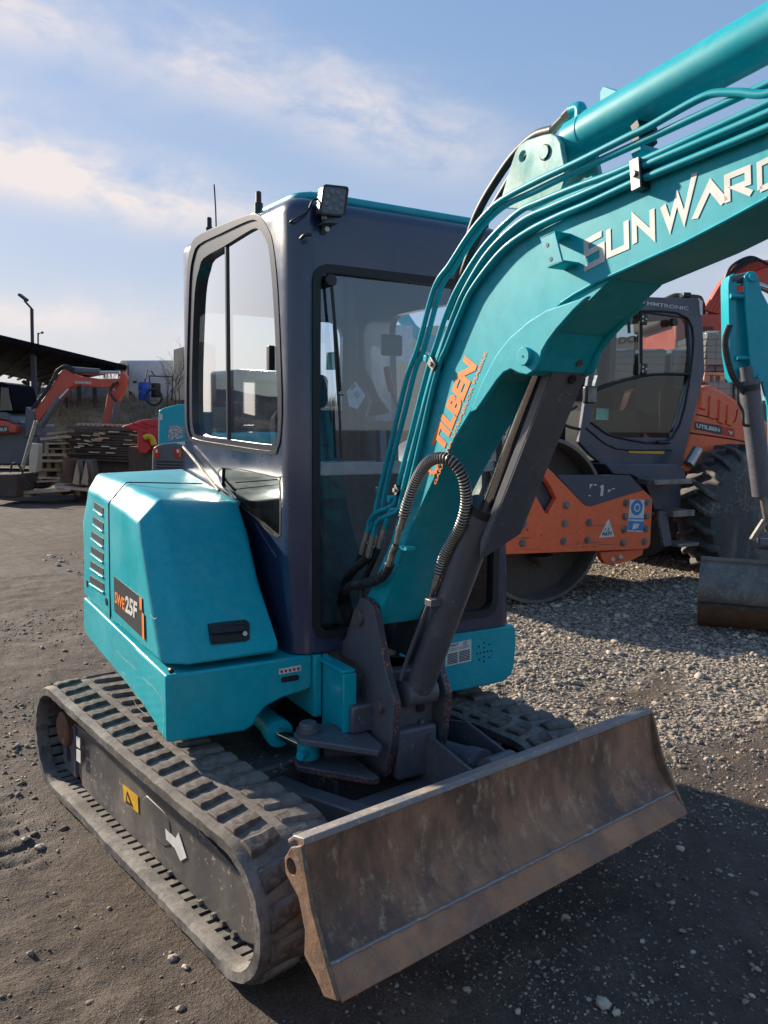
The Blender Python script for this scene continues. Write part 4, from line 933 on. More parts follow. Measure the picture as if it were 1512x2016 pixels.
# clamps
def clamp(cx, cy, w, h, ang, x=.050, dep=.030, nm='pipe_clamp'):
    c = U.hit(cx, cy, 0, x); ca, sa_ = math.cos(R(ang)), math.sin(R(ang))
    def q_(a, b, dx): return U.w(c+np.array([dx, -(a*ca-b*sa_), a*sa_+b*ca]))
    o = obj(nm, extr([q_(-w, -h, 0), q_(w, -h, 0), q_(w, h, 0), q_(-w, h, 0)], U.d((dep, 0, 0))), M['black'], BM, bev=.003)
    obj('clamp_plate', extr([q_(-w, -h, -.004), q_(w, -h, -.004), q_(w, h, -.004), q_(-w, h, -.004)], U.d((.004, 0, 0))), M['zinc'], o, bev=.001)
    obj('clamp_bolt', cyl(q_(0, 0, -.011), q_(0, 0, -.003), .0075, n=6), M['zinc'], o)
    return o
clamp(1252, 343, .013, .033, 8); clamp(851, 717, .019, .013, -42); clamp(780, 965, .014, .013, -42)
def c2(cx, cy, w, h, ang, x, dep, mat, nm='clamp_block'):
    c = U.hit(cx, cy, 0, x); ca, sa_ = math.cos(R(ang)), math.sin(R(ang))
    def q_(a, b, dx): return U.w(c+np.array([dx, -(a*ca-b*sa_), a*sa_+b*ca]))
    return obj(nm, extr([q_(-w, -h, 0), q_(w, -h, 0), q_(w, h, 0), q_(-w, h, 0)], U.d((dep, 0, 0))), mat, BM, bev=.002)
c2(1250, 248, .012, .010, 24, .105, .06, M['black']); c2(1250, 272, .012, .010, 24, .115, .06, M['black']); c2(1252, 297, .015, .008, 24, .10, .07, M['teal'])
c2(815, 697, .006, .012, -20, .10, .02, M['steel']); c2(825, 703, .006, .012, -20, .12, .02, M['steel']); c2(836, 706, .010, .010, -20, .07, .06, M['teal'])
c2(740, 964, .006, .010, -20, .10, .02, M['steel']); c2(752, 972, .005, .010, -20, .12, .02, M['steel']); c2(764, 983, .010, .011, -20, .07, .06, M['teal'])
c2(1160, 352, .012, .006, 25, .09, .1, M['teal_pipe'])
# fittings and hoses at the boom foot
def uh(x, pts): return [U.w(U.hit(a, b, 0, x)) for a, b in pts]
def fitting(x, a, b, r, nm='hose_fitting', par=None):
    p0, p1 = uh(x, [a, b]); return obj(nm, cyl(p0, p1, r, n=10, rings=[(0, r), (.34, r), (.35, r*.82), (.45, r*.82), (.46, r*1.0), (1, r*.92)]), M['zinc'], par or BM)
fitting(.062, (724, 1046), (712, 1090), .0125); fitting(.062, (736, 1054), (725, 1096), .0135); fitting(.064, (757, 1040), (746, 1078), .010)
HS = obj('boom_hose', tube([U.w(U.hit(a, b, 0, x)) for a, b, x in ((725, 1092, .062), (717, 1104, .065), (697, 1122, .08), (684, 1140, .10), (680, 1160, .12), (684, 1190, .14), (696, 1230, .16))], .0165, n=14, sub=8), M['hose'], EX, smooth=True)
obj('boom_hose', tube([U.w(U.hit(a, b, 0, x)) for a, b, x in ((712, 1086, .07), (706, 1105, .08), (692, 1128, .10), (681, 1150, .13), (678, 1180, .15), (686, 1215, .17))], .013, n=12, sub=8), M['hose'], EX, smooth=True)
obj('boom_hose', tube(uh(.09, [(746, 1076), (736, 1100), (722, 1130), (712, 1160), (715, 1200), (720, 1240)]), .012, n=12, sub=8), M['hose'], EX, smooth=True)
hp2 = [U.w(U.hit(a, b, 0, x)) for a, b, x in ((768, 1110, .045), (760, 1127, .045), (742, 1142, .045), (713, 1149, .05), (690, 1154, .06), (677, 1167, .08), (673, 1188, .10), (682, 1212, .12), (692, 1236, .14), (702, 1262, .16))]
h2 = obj('boom_hose', tube(hp2, .0165, n=14, sub=8), M['hose'], EX, smooth=True, label='black spiral wrapped hose curling to the bracket')
def spiral(path, r, turn, wr, mat, par, nm):
    pts = resample(path, turn/10); m = len(pts); out = []; _, u, v = basis(pts[1]-pts[0])
    for i, p in enumerate(pts):
        t = pts[min(i+1, m-1)]-pts[max(i-1, 0)]; t = t/np.linalg.norm(t); u = u-t*u.dot(t); u /= np.linalg.norm(u); v = np.cross(t, u); a = 2*math.pi*i/10
        out.append(p+r*(u*math.cos(a)+v*math.sin(a)))
    return obj(nm, tube(out, wr, n=5, sub=1), mat, par, smooth=True)
spiral(hp2, .0160, .022, .0024, M['hose'], h2, 'spiral_wrap')
fitting(.04, (787, 1036), (781, 1070), .0105); fitting(.04, (780, 1073), (772, 1090), .012); fitting(.04, (773, 1090), (766, 1113), .0125)
obj('hose_tab', extr(uh(.045, [(768, 1072), (800, 1078), (800, 1084), (768, 1078)]), U.d((.035, 0, 0))), M['teal'], BM)
hp3 = [U.w(U.hit(a, b, 0, x)) for a, b, x in ((795, 1018, .04), (804, 985, .038), (818, 948, .035), (838, 915, .03), (860, 902, .03), (884, 905, .04), (904, 924, .06), (915, 952, .08), (918, 988, .10), (909, 1030, .11), (890, 1066, .12), (873, 1100, .125), (864, 1128, .125))]
h3 = obj('armoured_hose', tube(hp3, .0142, n=12, sub=8), M['hose'], EX, smooth=True, label='hose in a coiled steel spring guard looping over the boom')
spiral(hp3, .0158, .0105, .0031, M['spring'], h3, 'spring_guard')
p0, p1 = hp3[0], U.w(U.hit(789, 1040, 0, .04)); obj('hose_fitting', cyl(p0, p1, .0125, n=14), M['zinc'], h3, smooth=True)
fitting(.125, (864, 1128), (856, 1152), .0145, par=h3); fitting(.125, (856, 1152), (847, 1180), .011, par=h3)
# ---- boom cylinder and its guard
CX = .17
b0_ = H(826, 1352, 0, CX); b1_ = H(957, 1000, 0, CX); b2_ = H(1067, 712, 0, CX); b2_ = np.array([CX, BP[1]-.005, BP[2]]) if False else b2_
ax_ = (b2_-b0_)/np.linalg.norm(b2_-b0_)
BC = obj('boom_cylinder', cyl(U.w(b0_), U.w(b1_), .048, n=36, rings=[(0, .044), (.03, .048), (.93, .048), (.931, .054), (1, .054)]), M['grey'], EX, smooth=True, label='black boom cylinder with chrome rod and steel guard')
rod = obj('cylinder_rod', cyl(U.w(b1_), U.w(b2_), .019, n=24), M['chrome'], BC, smooth=True)
obj('gland_ring', cyl(U.w(b1_-ax_*.015), U.w(b1_+ax_*.012), .057, n=32), M['black'], BC, smooth=True)
obj('rod_head', cyl(U.w(b2_+np.array([-.085, 0, 0])), U.w(b2_+np.array([.085, 0, 0])), .036, n=28), M['grey'], BC, smooth=True)
obj('cylinder_foot', cyl(U.w(b0_+np.array([-.06, .01, -.02])), U.w(b0_+np.array([.06, .01, -.02])), .045, n=28), M['grey'], BC, smooth=True)
fn = np.array([0, ax_[2], -ax_[1]]); fn = fn if fn[1] < 0 else -fn          # outward (towards the front)
def gq(t, x, o): return U.w(b2_+ax_*t+np.array([x, 0, 0])+fn*o)
T0, T1 = .035, -.62
gd = []
gd.append(extr([gq(T0, -.022, .072), gq(T0+.01, .098, .072), gq(T1+.09, .098, .072), gq(T1, -.022, .072)], U.d(fn*.006)))
gd.append(extr([gq(T0, -.022, .072), gq(T0-.03, -.022, .040), gq(T1+.05, -.022, .046), gq(T1, -.022, .072)], U.d((.006, 0, 0))))
gd.append(extr([gq(T0, .098, .072), gq(T0-.03, .098, .022), gq(T1+.12, .098, .040), gq(T1+.09, .098, .072)], U.d((-.006, 0, 0))))
G = obj('rod_guard', join(*gd), M['grey'], BC, bev=.006, seg=3, label='long dark steel guard over the cylinder rod')
for u_, v_ in ((.018, 0.0),):
    cpt = b2_+ax_*(u_-.03)+fn*.068+np.array([.05, 0, 0]); obj('guard_bolt', cyl(U.w(cpt+fn*.006), U.w(cpt+fn*.018), .013, n=6), M['black'], G); obj('guard_bolt', cyl(U.w(cpt+ax_*.05+fn*-.01), U.w(cpt+ax_*.05+fn*.02), .011, n=6), M['steel'], G)
lp = uh(.10, [(848, 1180), (841, 1196), (822, 1245), (803, 1295), (789, 1338)])
obj('feed_pipe', tube(lp, .0075, n=10, sub=4), M['grey'], BC, smooth=True)
obj('pipe_bracket', box(U, .085, .14, H(850, 1186, 0, .10)[1]-.02, H(850, 1186, 0, .10)[1]+.02, H(850, 1186, 0, .10)[2]-.012, H(850, 1186, 0, .10)[2]+.012), M['grey'], BC, bev=.003)
obj('clevis_bolt', join(cyl(U.w(H(826, 1392, 1, -.70)+np.array([0, -.01, 0])), U.w(H(826, 1392, 1, -.70)+np.array([0, .04, 0])), .018, n=6)), M['black'], SB)
obj('clevis_bolt', join(cyl(U.w(H(828, 1419, 1, -.705)+np.array([0, -.012, 0])), U.w(H(828, 1419, 1, -.705)+np.array([0, .03, 0])), .009, n=6)), M['steel'], SB)
obj('front_stop', box(U, .085, .25, -.745, -.70, .35, .53), M['grey'], SB, bev=.012, seg=3)
# long scratches scored through the paint of the side apron and smaller nicks on the hood
def scored(F, ax, val, pts, w, par, mat):
    q = [F.hit(a, b, ax, val) for a, b in pts]; q = spline(q, 4); l1 = []; l2 = []
    for i, p in enumerate(q):
        d = q[min(i+1, len(q)-1)]-q[max(i-1, 0)]; d = d/np.linalg.norm(d); n = np.array([0, -d[2], d[1]]) if ax == 0 else np.array([-d[2], 0, d[0]])
        ww = w*(.35+.65*abs(math.sin(i*1.7+pts[0][0]))); l1.append(F.w(p+n*ww)); l2.append(F.w(p-n*ww))
    m = len(q); return obj('scratch', (l1+l2, [[i, i+1, m+i+1, m+i] for i in range(m-1)]), mat, par)
for pts in ([(229, 1279), (245, 1298), (262, 1312), (283, 1336), (305, 1356), (318, 1378)], [(238, 1325), (252, 1345), (262, 1362), (276, 1378), (283, 1387)], [(242, 1330), (240, 1322), (247, 1328)], [(262, 1376), (272, 1394), (292, 1410)]):
    scored(U, 0, XS-.0015, pts, .0016, EX, M['scratch'])
for pts in ([(298, 1214), (304, 1220)], [(364, 1155), (363, 1160)]): pass
scored(U, 0, XS-.0012, [(296, 1210), (303, 1218), (308, 1216)], .0018, hood, M['scratch'])
scored(U, 0, XS-.0015, [(318, 1365), (321, 1395), (322, 1420), (320, 1450)], .0018, EX, M['scratch'])
# worn pale edge where the hood has rubbed along its front corner
obj('hood_stop', cyl(U.w(H(338, 1322, 1, YF-.004)), U.w(H(338, 1322, 1, YF-.004)+np.array([0, .02, 0])), .009, n=10), M['rim'], hood)
# dipper arm and bucket beyond the boom nose
DA = obj('dipper_arm', extr([U.w((.115, y, z)) for y, z in ((-2.74, 2.55), (-2.72, 2.22), (-2.86, 2.02), (-3.30, .98), (-3.42, 1.0), (-3.14, 2.1), (-2.98, 2.62))], U.d((.11, 0, 0))), M['teal'], EX, bev=.008)
obj('nose_pin', cyl(U.w((.06, -2.80, 2.30)), U.w((.28, -2.80, 2.30)), .03, n=20), M['teal'], DA, smooth=True)
obj('nose_fork', join(extr([U.w((.085, y, z)) for y, z in ((-2.55, 2.36), (-2.83, 2.38), (-2.86, 2.27), (-2.60, 2.10))], U.d((.02, 0, 0)))), M['teal'], BM, bev=.003)
obj('nose_fork', join(extr([U.w((.235, y, z)) for y, z in ((-2.55, 2.36), (-2.83, 2.38), (-2.86, 2.27), (-2.60, 2.10))], U.d((.02, 0, 0)))), M['teal'], BM, bev=.003)
bq_ = [(-3.30, .98), (-3.44, .96), (-3.52, .70), (-3.44, .46), (-3.22, .36), (-3.02, .44), (-3.06, .48), (-3.22, .42), (-3.38, .52), (-3.44, .70), (-3.38, .88)]
obj('digging_bucket', extr([U.w((-.04, y, z)) for y, z in bq_], U.d((.42, 0, 0))), M['bucket'], EX, bev=.004)
# ---- cab: thin rounded shell with real openings
CX0, CX1, CY0, CY1, CZ0, CZ1 = -.15, .885, -.395, .955, .742, 2.374
def rounded_shell(ins, rz, rt):
    bm = bmesh.new()
    co = []
    for (x, y, z) in [(CX0, CY0, CZ0), (CX1, CY0, CZ0), (CX1, CY1, CZ0), (CX0, CY1, CZ0), (CX0-.004, CY0+.006, CZ1), (CX1-.075, CY0+.006, CZ1), (CX1-.075, CY1-.05, CZ1+.055), (CX0-.004, CY1-.05, CZ1+.055)]:
        sx = 1 if x < .3 else -1; sy = 1 if y < .2 else -1; sz = 1 if z < 1 else -1
        co.append(bm.verts.new(Vector((x+sx*ins, y+sy*ins, z+sz*ins))))
    for f in ([0, 3, 2, 1], [4, 5, 6, 7], [0, 1, 5, 4], [1, 2, 6, 5], [2, 3, 7, 6], [3, 0, 4, 7]): bm.faces.new([co[i] for i in f])
    bm.edges.ensure_lookup_table()
    vert = [e for e in bm.edges if abs(e.verts[0].co.z-e.verts[1].co.z) > 1]; top = [e for e in bm.edges if min(e.verts[0].co.z, e.verts[1].co.z) > 2]
    bmesh.ops.bevel(bm, geom=vert, offset=rz, segments=7, profile=.5, affect='EDGES')
    bm.edges.ensure_lookup_table(); top = [e for e in bm.edges if min(e.verts[0].co.z, e.verts[1].co.z) > 2 and e.is_manifold and e.calc_face_angle(0) > .9]
    bmesh.ops.bevel(bm, geom=top, offset=rt, segments=6, profile=.5, affect='EDGES', clamp_overlap=True)
    bmesh.ops.recalc_face_normals(bm, faces=bm.faces[:])
    vs = [U.w(v.co) for v in bm.verts]; fs = [[v.index for v in f.verts] for f in bm.faces]; bm.free(); return vs, fs
CAB = obj('cab_shell', rounded_shell(0, .085, .055), M['navy'], EX, label='dark navy cab shell with rounded corners')
so_px = [(369, 600), (371, 530), (376, 492), (388, 467), (431, 447), (489, 425), (512, 426), (528, 446), (540, 482), (550, 587), (557, 777), (555, 855), (549, 882), (535, 895), (455, 883), (384, 869), (371, 857), (366, 825), (366, 720)]
si_px = [(381, 600), (385, 555), (391, 530), (400, 508), (441, 484), (493, 452), (508, 452), (520, 468), (529, 499), (538, 610), (545, 777), (545, 849), (541, 865), (531, 876), (443, 865), (390, 858), (380, 846), (377, 813), (377, 720)]
so2 = P(U, 0, CX0, so_px); si2 = P(U, 0, CX0, si_px)
fwz = P(U, 1, CY0, [(622, 600), (640, 518), (636, 1250), (700, 950)])
FX0, FX1, FZ0, FZ1 = -.062, .775, .80, 2.135
front_open = rrect(FX0, FX1, FZ0, FZ1, .055, 6)
lq = P(U, 0, CX0, [(438, 920), (437, 955), (468, 990), (510, 1030), (542, 1055), (550, 1054), (553, 1045), (552, 947), (543, 939)])
boolcut(CAB, [rounded_shell(.035, .055, .03), prism(U, 0, CX0-.2, CX0+.1, so2), prism(U, 1, CY0-.2, CY0+.1, front_open), prism(U, 0, CX0-.2, CX0+.1, lq),
              prism(U, 0, CX1-.25, CX1+.2, rrect(-.22, .52, 1.05, 2.12, .08)), prism(U, 1, CY1-.2, CY1+.2, rrect(-.08, .72, 1.35, 2.12, .08)), box(U, CX0+.1, CX1-.1, CY0+.1, CY1-.1, .7, .80)])
b = CAB.modifiers.new('b', 'BEVEL'); b.width = .004; b.segments = 2; b.limit_method = 'ANGLE'; b.angle_limit = R(50)
for p in CAB.data.polygons: p.use_smooth = True
CAB.data.set_sharp_from_angle(angle=R(40))
def scale2(pts, k):
    c = np.mean(np.array(pts), axis=0); return [tuple(c+(np.array(p)-c)*(1-k/np.linalg.norm(np.array(p)-c))) for p in pts]
def W3(pts, x): return [U.w((x, y, z)) for y, z in pts]
so_s = smooth_poly(so2, 3); mid_s = smooth_poly([tuple((np.array(a)*.62+np.array(b)*.38)) for a, b in zip(so2, si2)], 3); in_s = smooth_poly(si2, 3)
SW = obj('side_window', ringplate(W3(so_s, CX0-.006), W3(mid_s, CX0-.006), U.d((.03, 0, 0))), M['trim'], EX, smooth=True, angle=30, label='sliding side window of the cab reflecting the sky')
obj('window_seal', ringplate(W3(mid_s, CX0+.002), W3(in_s, CX0+.002), U.d((.032, 0, 0))), M['trim'], SW, smooth=True, angle=30)
out_s = smooth_poly(scale2(so2, -.004), 3); obj('outer_seal', ringplate(W3(out_s, CX0-.004), W3(so_s, CX0-.004), U.d((.012, 0, 0))), M['rim'], SW, smooth=True)
hx = H(443, 700, 0, CX0)[1]
yc = [p[0] for p in in_s]; 
rear = [p for p in in_s if p[0] >= hx-.002]; 
def clip_half(pts, y0, keep_greater):
    out = []; n = len(pts)
    for i in range(n):
        a, b = pts[i-1], pts[i]; ia = (a[0] >= y0) == keep_greater; ib = (b[0] >= y0) == keep_greater
        if ia != ib: t = (y0-a[0])/(b[0]-a[0]); out.append((y0, a[1]+(b[1]-a[1])*t))
        if ib: out.append(b)
    return out
def pane(name, x, pts, mat, par): return obj(name, ([U.w((x, y, z)) for y, z in pts], [list(range(len(pts)))]), mat, par)
pane('front_pane', CX0+.014, clip_half(in_s, hx+.02, False), M['glass_side'], SW)
pane('rear_pane', CX0+.030, clip_half(in_s, hx-.02, True), M['glass_side'], SW)
zz = sorted(p[1] for p in clip_half(in_s, hx, True) if abs(p[0]-hx) < 1e-6)
obj('meeting_rail', box(U, CX0+.006, CX0+.034, hx-.008, hx+.010, zz[0], zz[-1]), M['trim'], SW, bev=.002)
h_ = H(534, 705, 0, CX0+.004); obj('window_catch', box(U, CX0-.012, CX0+.012, h_[1]-.018, h_[1]+.010, h_[2]-.045, h_[2]+.045), M['black'], SW, bev=.003)
LW = obj('lower_window', ringplate(W3(smooth_poly(scale2(lq, -.004), 3), CX0-.003), W3(smooth_poly(scale2(lq, .008), 3), CX0-.003), U.d((.02, 0, 0))), M['rim'], EX, smooth=True, label='small lower corner window of the cab')
pane('lower_pane', CX0+.006, lq, M['pane_dark'], LW)
# front glazing
def FR(x0, x1, z0, z1, r): return [U.w((x, CY0, z)) for x, z in rrect(x0, x1, z0, z1, r, 6)]
WS = obj('windshield_frame', ringplate([v+U.d((0, -.004, 0)) for v in FR(FX0-.012, FX1+.012, FZ0-.012, FZ1+.012, .065)], [v+U.d((0, -.004, 0)) for v in FR(FX0+.018, FX1-.018, FZ0+.018, FZ1-.018, .04)], U.d((0, .035, 0))), M['rim'], EX, smooth=True, angle=30, label='black framed windscreen and lower front glass')
def fpane(nm, x0, x1, z0, z1, y, mat): return obj(nm, ([U.w(q) for q in ((x0, y, z0), (x1, y, z0), (x1, y, z1), (x0, y, z1))], [[0, 1, 2, 3]]), mat, WS)
ZB = 1.425
fpane('upper_pane', FX0+.012, FX1-.012, ZB+.01, FZ1-.012, CY0+.018, M['glass'])
fpane('lower_pane', FX0+.012, FX1-.012, FZ0+.012, ZB-.01, CY0+.018, M['glass_dark'])
obj('screen_bar', box(U, FX0+.012, FX1-.012, CY0+.006, CY0+.034, ZB-.030, ZB+.016), M['plastic_grey'], WS, bev=.004)
# roof
rp = rrect(CX0+.05, CX1-.13, CY0+.05, CY1-.10, .10, 6)
rv = [U.w((x, y, CZ1-.004+.048*(y-CY0)/(CY1-CY0))) for x, y in rp]
RP = obj('roof_panel', extr(rv, (0, 0, .034)), M['teal'], EX, bev=.014, seg=4, label='teal roof panel of the cab')
def mount(px, py0, py1, x, y=None):
    pass
for (x, y, z) in [tuple(H(509, 401, 0, CX0+.05)), tuple(H(412, 449, 0, CX0+.03)), (CX1-.15, CY0+.07, CZ1-.012)]:
    obj('rubber_mount', cyl(U.w((x, y, z-.035)), U.w((x, y, z+.046)), .016, n=18, rings=[(0, .017), (.45, .017), (.46, .0115), (.95, .011), (1, .008)]), M['black'], EX, smooth=True)
obj('antenna', tube([U.w((CX0+.03, .47, CZ1+.03)), U.w((CX0+.03, .475, CZ1+.13)), U.w((CX0+.028, .485, CZ1+.235))], .0032, n=8, sub=2), M['black'], EX, smooth=True)
pb = U.w((.02, .10, CZ1+.05)); hb = H(611, 404, 1, .05)
BC2 = obj('beacon', cyl(U.w(hb+np.array([0, 0, -.04])), U.w(hb+np.array([0, 0, .052])), .04, n=24, rings=[(0, .045), (.4, .045), (.41, .038), (.75, .037), (.92, .028), (1, .010)]), M['amber'], EX, smooth=True, label='amber warning beacon on the cab roof')
# work lamp on the front corner
LY = CY0-.055
def lp3(x, y, d=0): return U.w(H(x, y, 1, LY)+np.array([0, d, 0]))
lc = [(634, 361), (688, 367), (680, 429), (626, 423)]
lc3 = [lp3(*p) for p in lc]; cl = sum(lc3)/4
ex = (lc3[1]-lc3[0]); ex /= np.linalg.norm(ex); ez = (lc3[0]-lc3[3]); ez /= np.linalg.norm(ez); en = np.cross(ex, ez); en = en if en.dot(U.d((0, -1, 0))) > 0 else -en
hw = .050
def lpt(a, b, c): return cl+ex*a*hw+ez*b*hw+en*c
LMP = obj('work_lamp', extr([lpt(a/.050, b/.050, 0) for a, b in rrect(-.050, .050, -.052, .052, .012, 4)], -en*.030), M['black'], EX, bev=.003, seg=2, label='square nine-diode work lamp bolted to the cab corner')
obj('lens_bezel', ringplate([lpt(a/.05, b/.05, .002) for a, b in rrect(-.050, .050, -.052, .052, .012, 4)], [lpt(a/.05, b/.05, .002) for a, b in rrect(-.043, .043, -.045, .045, .008, 4)], en*.003), M['black'], LMP)
obj('lens', extr([lpt(a/.05, b/.05, .001) for a, b in rrect(-.043, .043, -.045, .045, .008, 4)], en*.0015), M['lens'], LMP)
for i_ in range(9):
    if i_ == 8: a, b = 0, 0
    else: a, b = .62*math.cos(i_*math.pi/4+.39), .62*math.sin(i_*math.pi/4+.39)
    obj('diode', cyl(lpt(a, b, .003), lpt(a, b, .0055), .0095, n=14, rings=[(0, .0095), (.5, .0085), (1, .004)]), M['diode'], LMP, smooth=True)
for k in range(7):
    obj('cooling_fin', extr([lpt(-1+.0, .8-k*.26, -.028), lpt(1, .8-k*.26, -.028), lpt(.9, .8-k*.26, -.048), lpt(-.9, .8-k*.26, -.048)], ez*.0035), M['black'], LMP)
obj('lamp_bracket', join(extr([lpt(-.45, -1.0, -.02), lpt(.45, -1.0, -.02), lpt(.45, -1.45, -.02), lpt(-.45, -1.45, -.02)], -en*.004), extr([lpt(-.5, -1.45, -.0), lpt(.6, -1.45, -.0), lpt(.6, -1.47, -.06), lpt(-.5, -1.47, -.06)], -ez*.004), extr([lpt(-.2, -1.5, -.04), lpt(.3, -1.5, -.04), lpt(.25, -2.1, -.055), lpt(-.15, -2.1, -.055)], -en*.004)), M['grey'], LMP, bev=.001)
obj('lamp_bolt', join(cyl(lpt(-.62, -1.15, -.01), lpt(-.38, -1.15, -.01), .010, n=8), cyl(lpt(.1, -1.8, -.05), lpt(.1, -1.8, -.035), .010, n=6)), M['zinc'], LMP)
obj('lamp_cable', tube([lpt(-.9, .2, -.03), lpt(-1.35, 0, -.03), lpt(-1.5, -.7, -.05), lpt(-2.1, -1.1, -.07), lpt(-2.3, -1.3, -.09), lpt(-1.8, -1.4, -.09), lpt(-1.0, -1.6, -.075), lpt(-.2, -1.55, -.06)], .0035, n=8, sub=6), M['hose'], LMP, smooth=True)
sk1 = H(592, 470, 1, CY0-.01); obj('sprung_stay', tube([U.w(H(592, 470, 1, CY0-.005)), U.w(H(600, 463, 1, CY0-.03)), U.w(H(612, 462, 1, CY0-.03))], .006, n=8, sub=4), M['hose'], EX, smooth=True)
# rim gutter line across the front under the roof
obj('roof_gutter', tube([U.w((x, CY0+.008+.0*x, CZ1-.075)) for x in np.linspace(CX0+.10, CX1-.14, 12)], .0022, n=6, sub=1), M['rim'], CAB)
# wiper
WY = CY0-.012
WP = obj('wiper_arm', tube([U.w(H(a, b, 1, WY)) for a, b in ((652, 548), (656, 600), (663, 680), (670, 770))], .006, n=8, sub=4), M['black'], EX, smooth=True, label='long black windscreen wiper')
obj('wiper_motor', cyl(U.w(H(650, 552, 1, WY)+np.array([0, -.012, 0])), U.w(H(650, 552, 1, WY)+np.array([0, .03, 0])), .022, n=20), M['black'], WP, smooth=True, bev=.003)
obj('wiper_blade', join(tube([U.w(H(a, b, 1, WY+.006)) for a, b in ((659, 652), (667, 770), (672, 902))], [.005]*3, n=6, sub=1), tube([U.w(H(a, b, 1, WY-.004)) for a, b in ((657, 640), (664, 760), (669, 830))], [.004]*3, n=6, sub=1)), M['black'], WP)
obj('wiper_joint', cyl(U.w(H(670, 775, 1, WY)+np.array([-.012, 0, 0])), U.w(H(670, 775, 1, WY)+np.array([.012, 0, 0])), .007, n=10), M['zinc'], WP)
obj('wiper_motor_cover', box(U, -.045, .075, CY0+.035, CY0+.12, H(660, 640, 1, CY0)[2]+.02, 2.10), M['black'], EX, bev=.02, seg=4)
# grab rail
obj('grab_rail', tube([U.w(H(a, b, 0, CX0-.03)) for a, b in ((361, 880), (368, 888), (385, 908), (405, 934), (431, 966))], .0065, n=10, sub=4), M['steel'], EX, smooth=True)
# pressed swage line on the lower side panel
obj('swage_line', tube([U.w(H(a, b, 0, CX0-.0005)) for a, b in ((503, 1030), (520, 1060), (545, 1098))], .004, n=6, sub=3), M['navy'], CAB, smooth=True)
# ---- inside the cab
ST = obj('seat', extr([U.w(q) for q in ((.14, .02, 1.02), (.14, .10, .98), (.14, .46, .98), (.14, .50, 1.06), (.14, .10, 1.14))], U.d((.44, 0, 0))), M['seat'], EX, bev=.03, seg=3, label='black operator seat')
obj('backrest', extr([U.w(q) for q in ((.17, .44, 1.06), (.17, .54, 1.06), (.17, .60, 1.62), (.17, .50, 1.66))], U.d((.38, 0, 0))), M['seat'], ST, bev=.035, seg=3)
obj('headrest', box(U, .27, .46, .52, .60, 1.66, 1.82), M['seat'], ST, bev=.03, seg=3)
obj('seat_base', box(U, .16, .56, .08, .48, .80, .99), M['black'], ST, bev=.01)
obj('cab_floor', box(U, CX0+.04, CX1-.05, CY0+.04, CY1-.04, .765, .80), M['black'], EX)
CN = obj('right_console', extr([U.w(q) for q in ((-.06, -.08, 1.20), (-.06, .42, 1.20), (-.06, .42, .80), (-.06, .05, .80), (-.06, -.12, 1.12))], U.d((.15, 0, 0))), M['plastic_grey'], EX, bev=.02, seg=3, label='grey right hand console with joystick')
obj('left_console', extr([U.w(q) for q in ((.62, -.08, 1.20), (.62, .42, 1.20), (.62, .42, .80), (.62, .05, .80), (.62, -.12, 1.12))], U.d((.16, 0, 0))), M['plastic_grey'], EX, bev=.02, seg=3)
def ip(px, py, y): return U.w(H(px, py, 1, y))
y_ = -.10
js = obj('joystick', tube([ip(742, 792, y_), ip(732, 768, y_), ip(722, 745, y_), ip(712, 728, y_)], [.016, .016, .019, .022]+[.02]*0 if False else .018, n=12, sub=4), M['black'], CN, smooth=True)
obj('rubber_gaiter', cyl(ip(745, 815, y_), ip(740, 785, y_), .05, n=20, rings=[(0, .058), (.12, .046), (.2, .050), (.32, .038), (.4, .042), (.55, .032), (.62, .036), (.8, .024), (1, .020)]), M['black'], CN, smooth=True)
lv = obj('safety_lever', tube([ip(786, 810, -.14), ip(779, 790, -.14), ip(770, 768, -.14)], .006, n=8, sub=2), M['black'], EX, smooth=True)
obj('red_grip', tube([ip(771, 770, -.14), ip(765, 745, -.14), ip(761, 722, -.14)], .014, n=12, sub=4), M['redknob'], lv, smooth=True, label='red lever grip')
for dx in (0, 22):
    t_ = obj('travel_lever', tube([ip(745+dx, 985, -.26), ip(745+dx, 930, -.26), ip(743+dx, 850, -.26), ip(738+dx, 838, -.26)], .010, n=10, sub=3), M['black'], EX, smooth=True)
    obj('lever_handle', tube([ip(722+dx, 842, -.26), ip(752+dx, 836, -.26)], .017, n=12, sub=1), M['black'], t_, smooth=True)
obj('control_stand', box(U, .02, .40, -.27, -.22, .80, 1.44), M['plastic_grey'], EX, bev=.02)
tg = obj('paper_tag', extr([ip(683, 772, -.2), ip(700, 752, -.2), ip(720, 778, -.2), ip(704, 806, -.2), ip(688, 800, -.2)], U.d((0, .002, 0))), M['white'], EX, label='white paper tag with red mark hanging from the lever')
obj('tag_mark', extr([ip(690, 765, -.203), ip(697, 755, -.203), ip(701, 760, -.203), ip(694, 768, -.203)], U.d((0, .001, 0))), M['redknob'], tg)
obj('tag_print', extr([ip(697, 775, -.203), ip(703, 769, -.203), ip(709, 778, -.203), ip(703, 786, -.203)], U.d((0, .001, 0))), M['plastic_grey'], tg)
obj('interior_light', extr([ip(645, 694, -.05), ip(660, 692, -.05), ip(660, 728, -.05), ip(643, 728, -.05)], U.d((0, .01, 0))), M['green_vest'], EX)
obj('rear_mirror', box(U, .42, .52, -.05, -.02, H(825, 690, 1, -.04)[2]-.03, H(825, 672, 1, -.04)[2]+.02), M['black'], EX, bev=.012, seg=3)
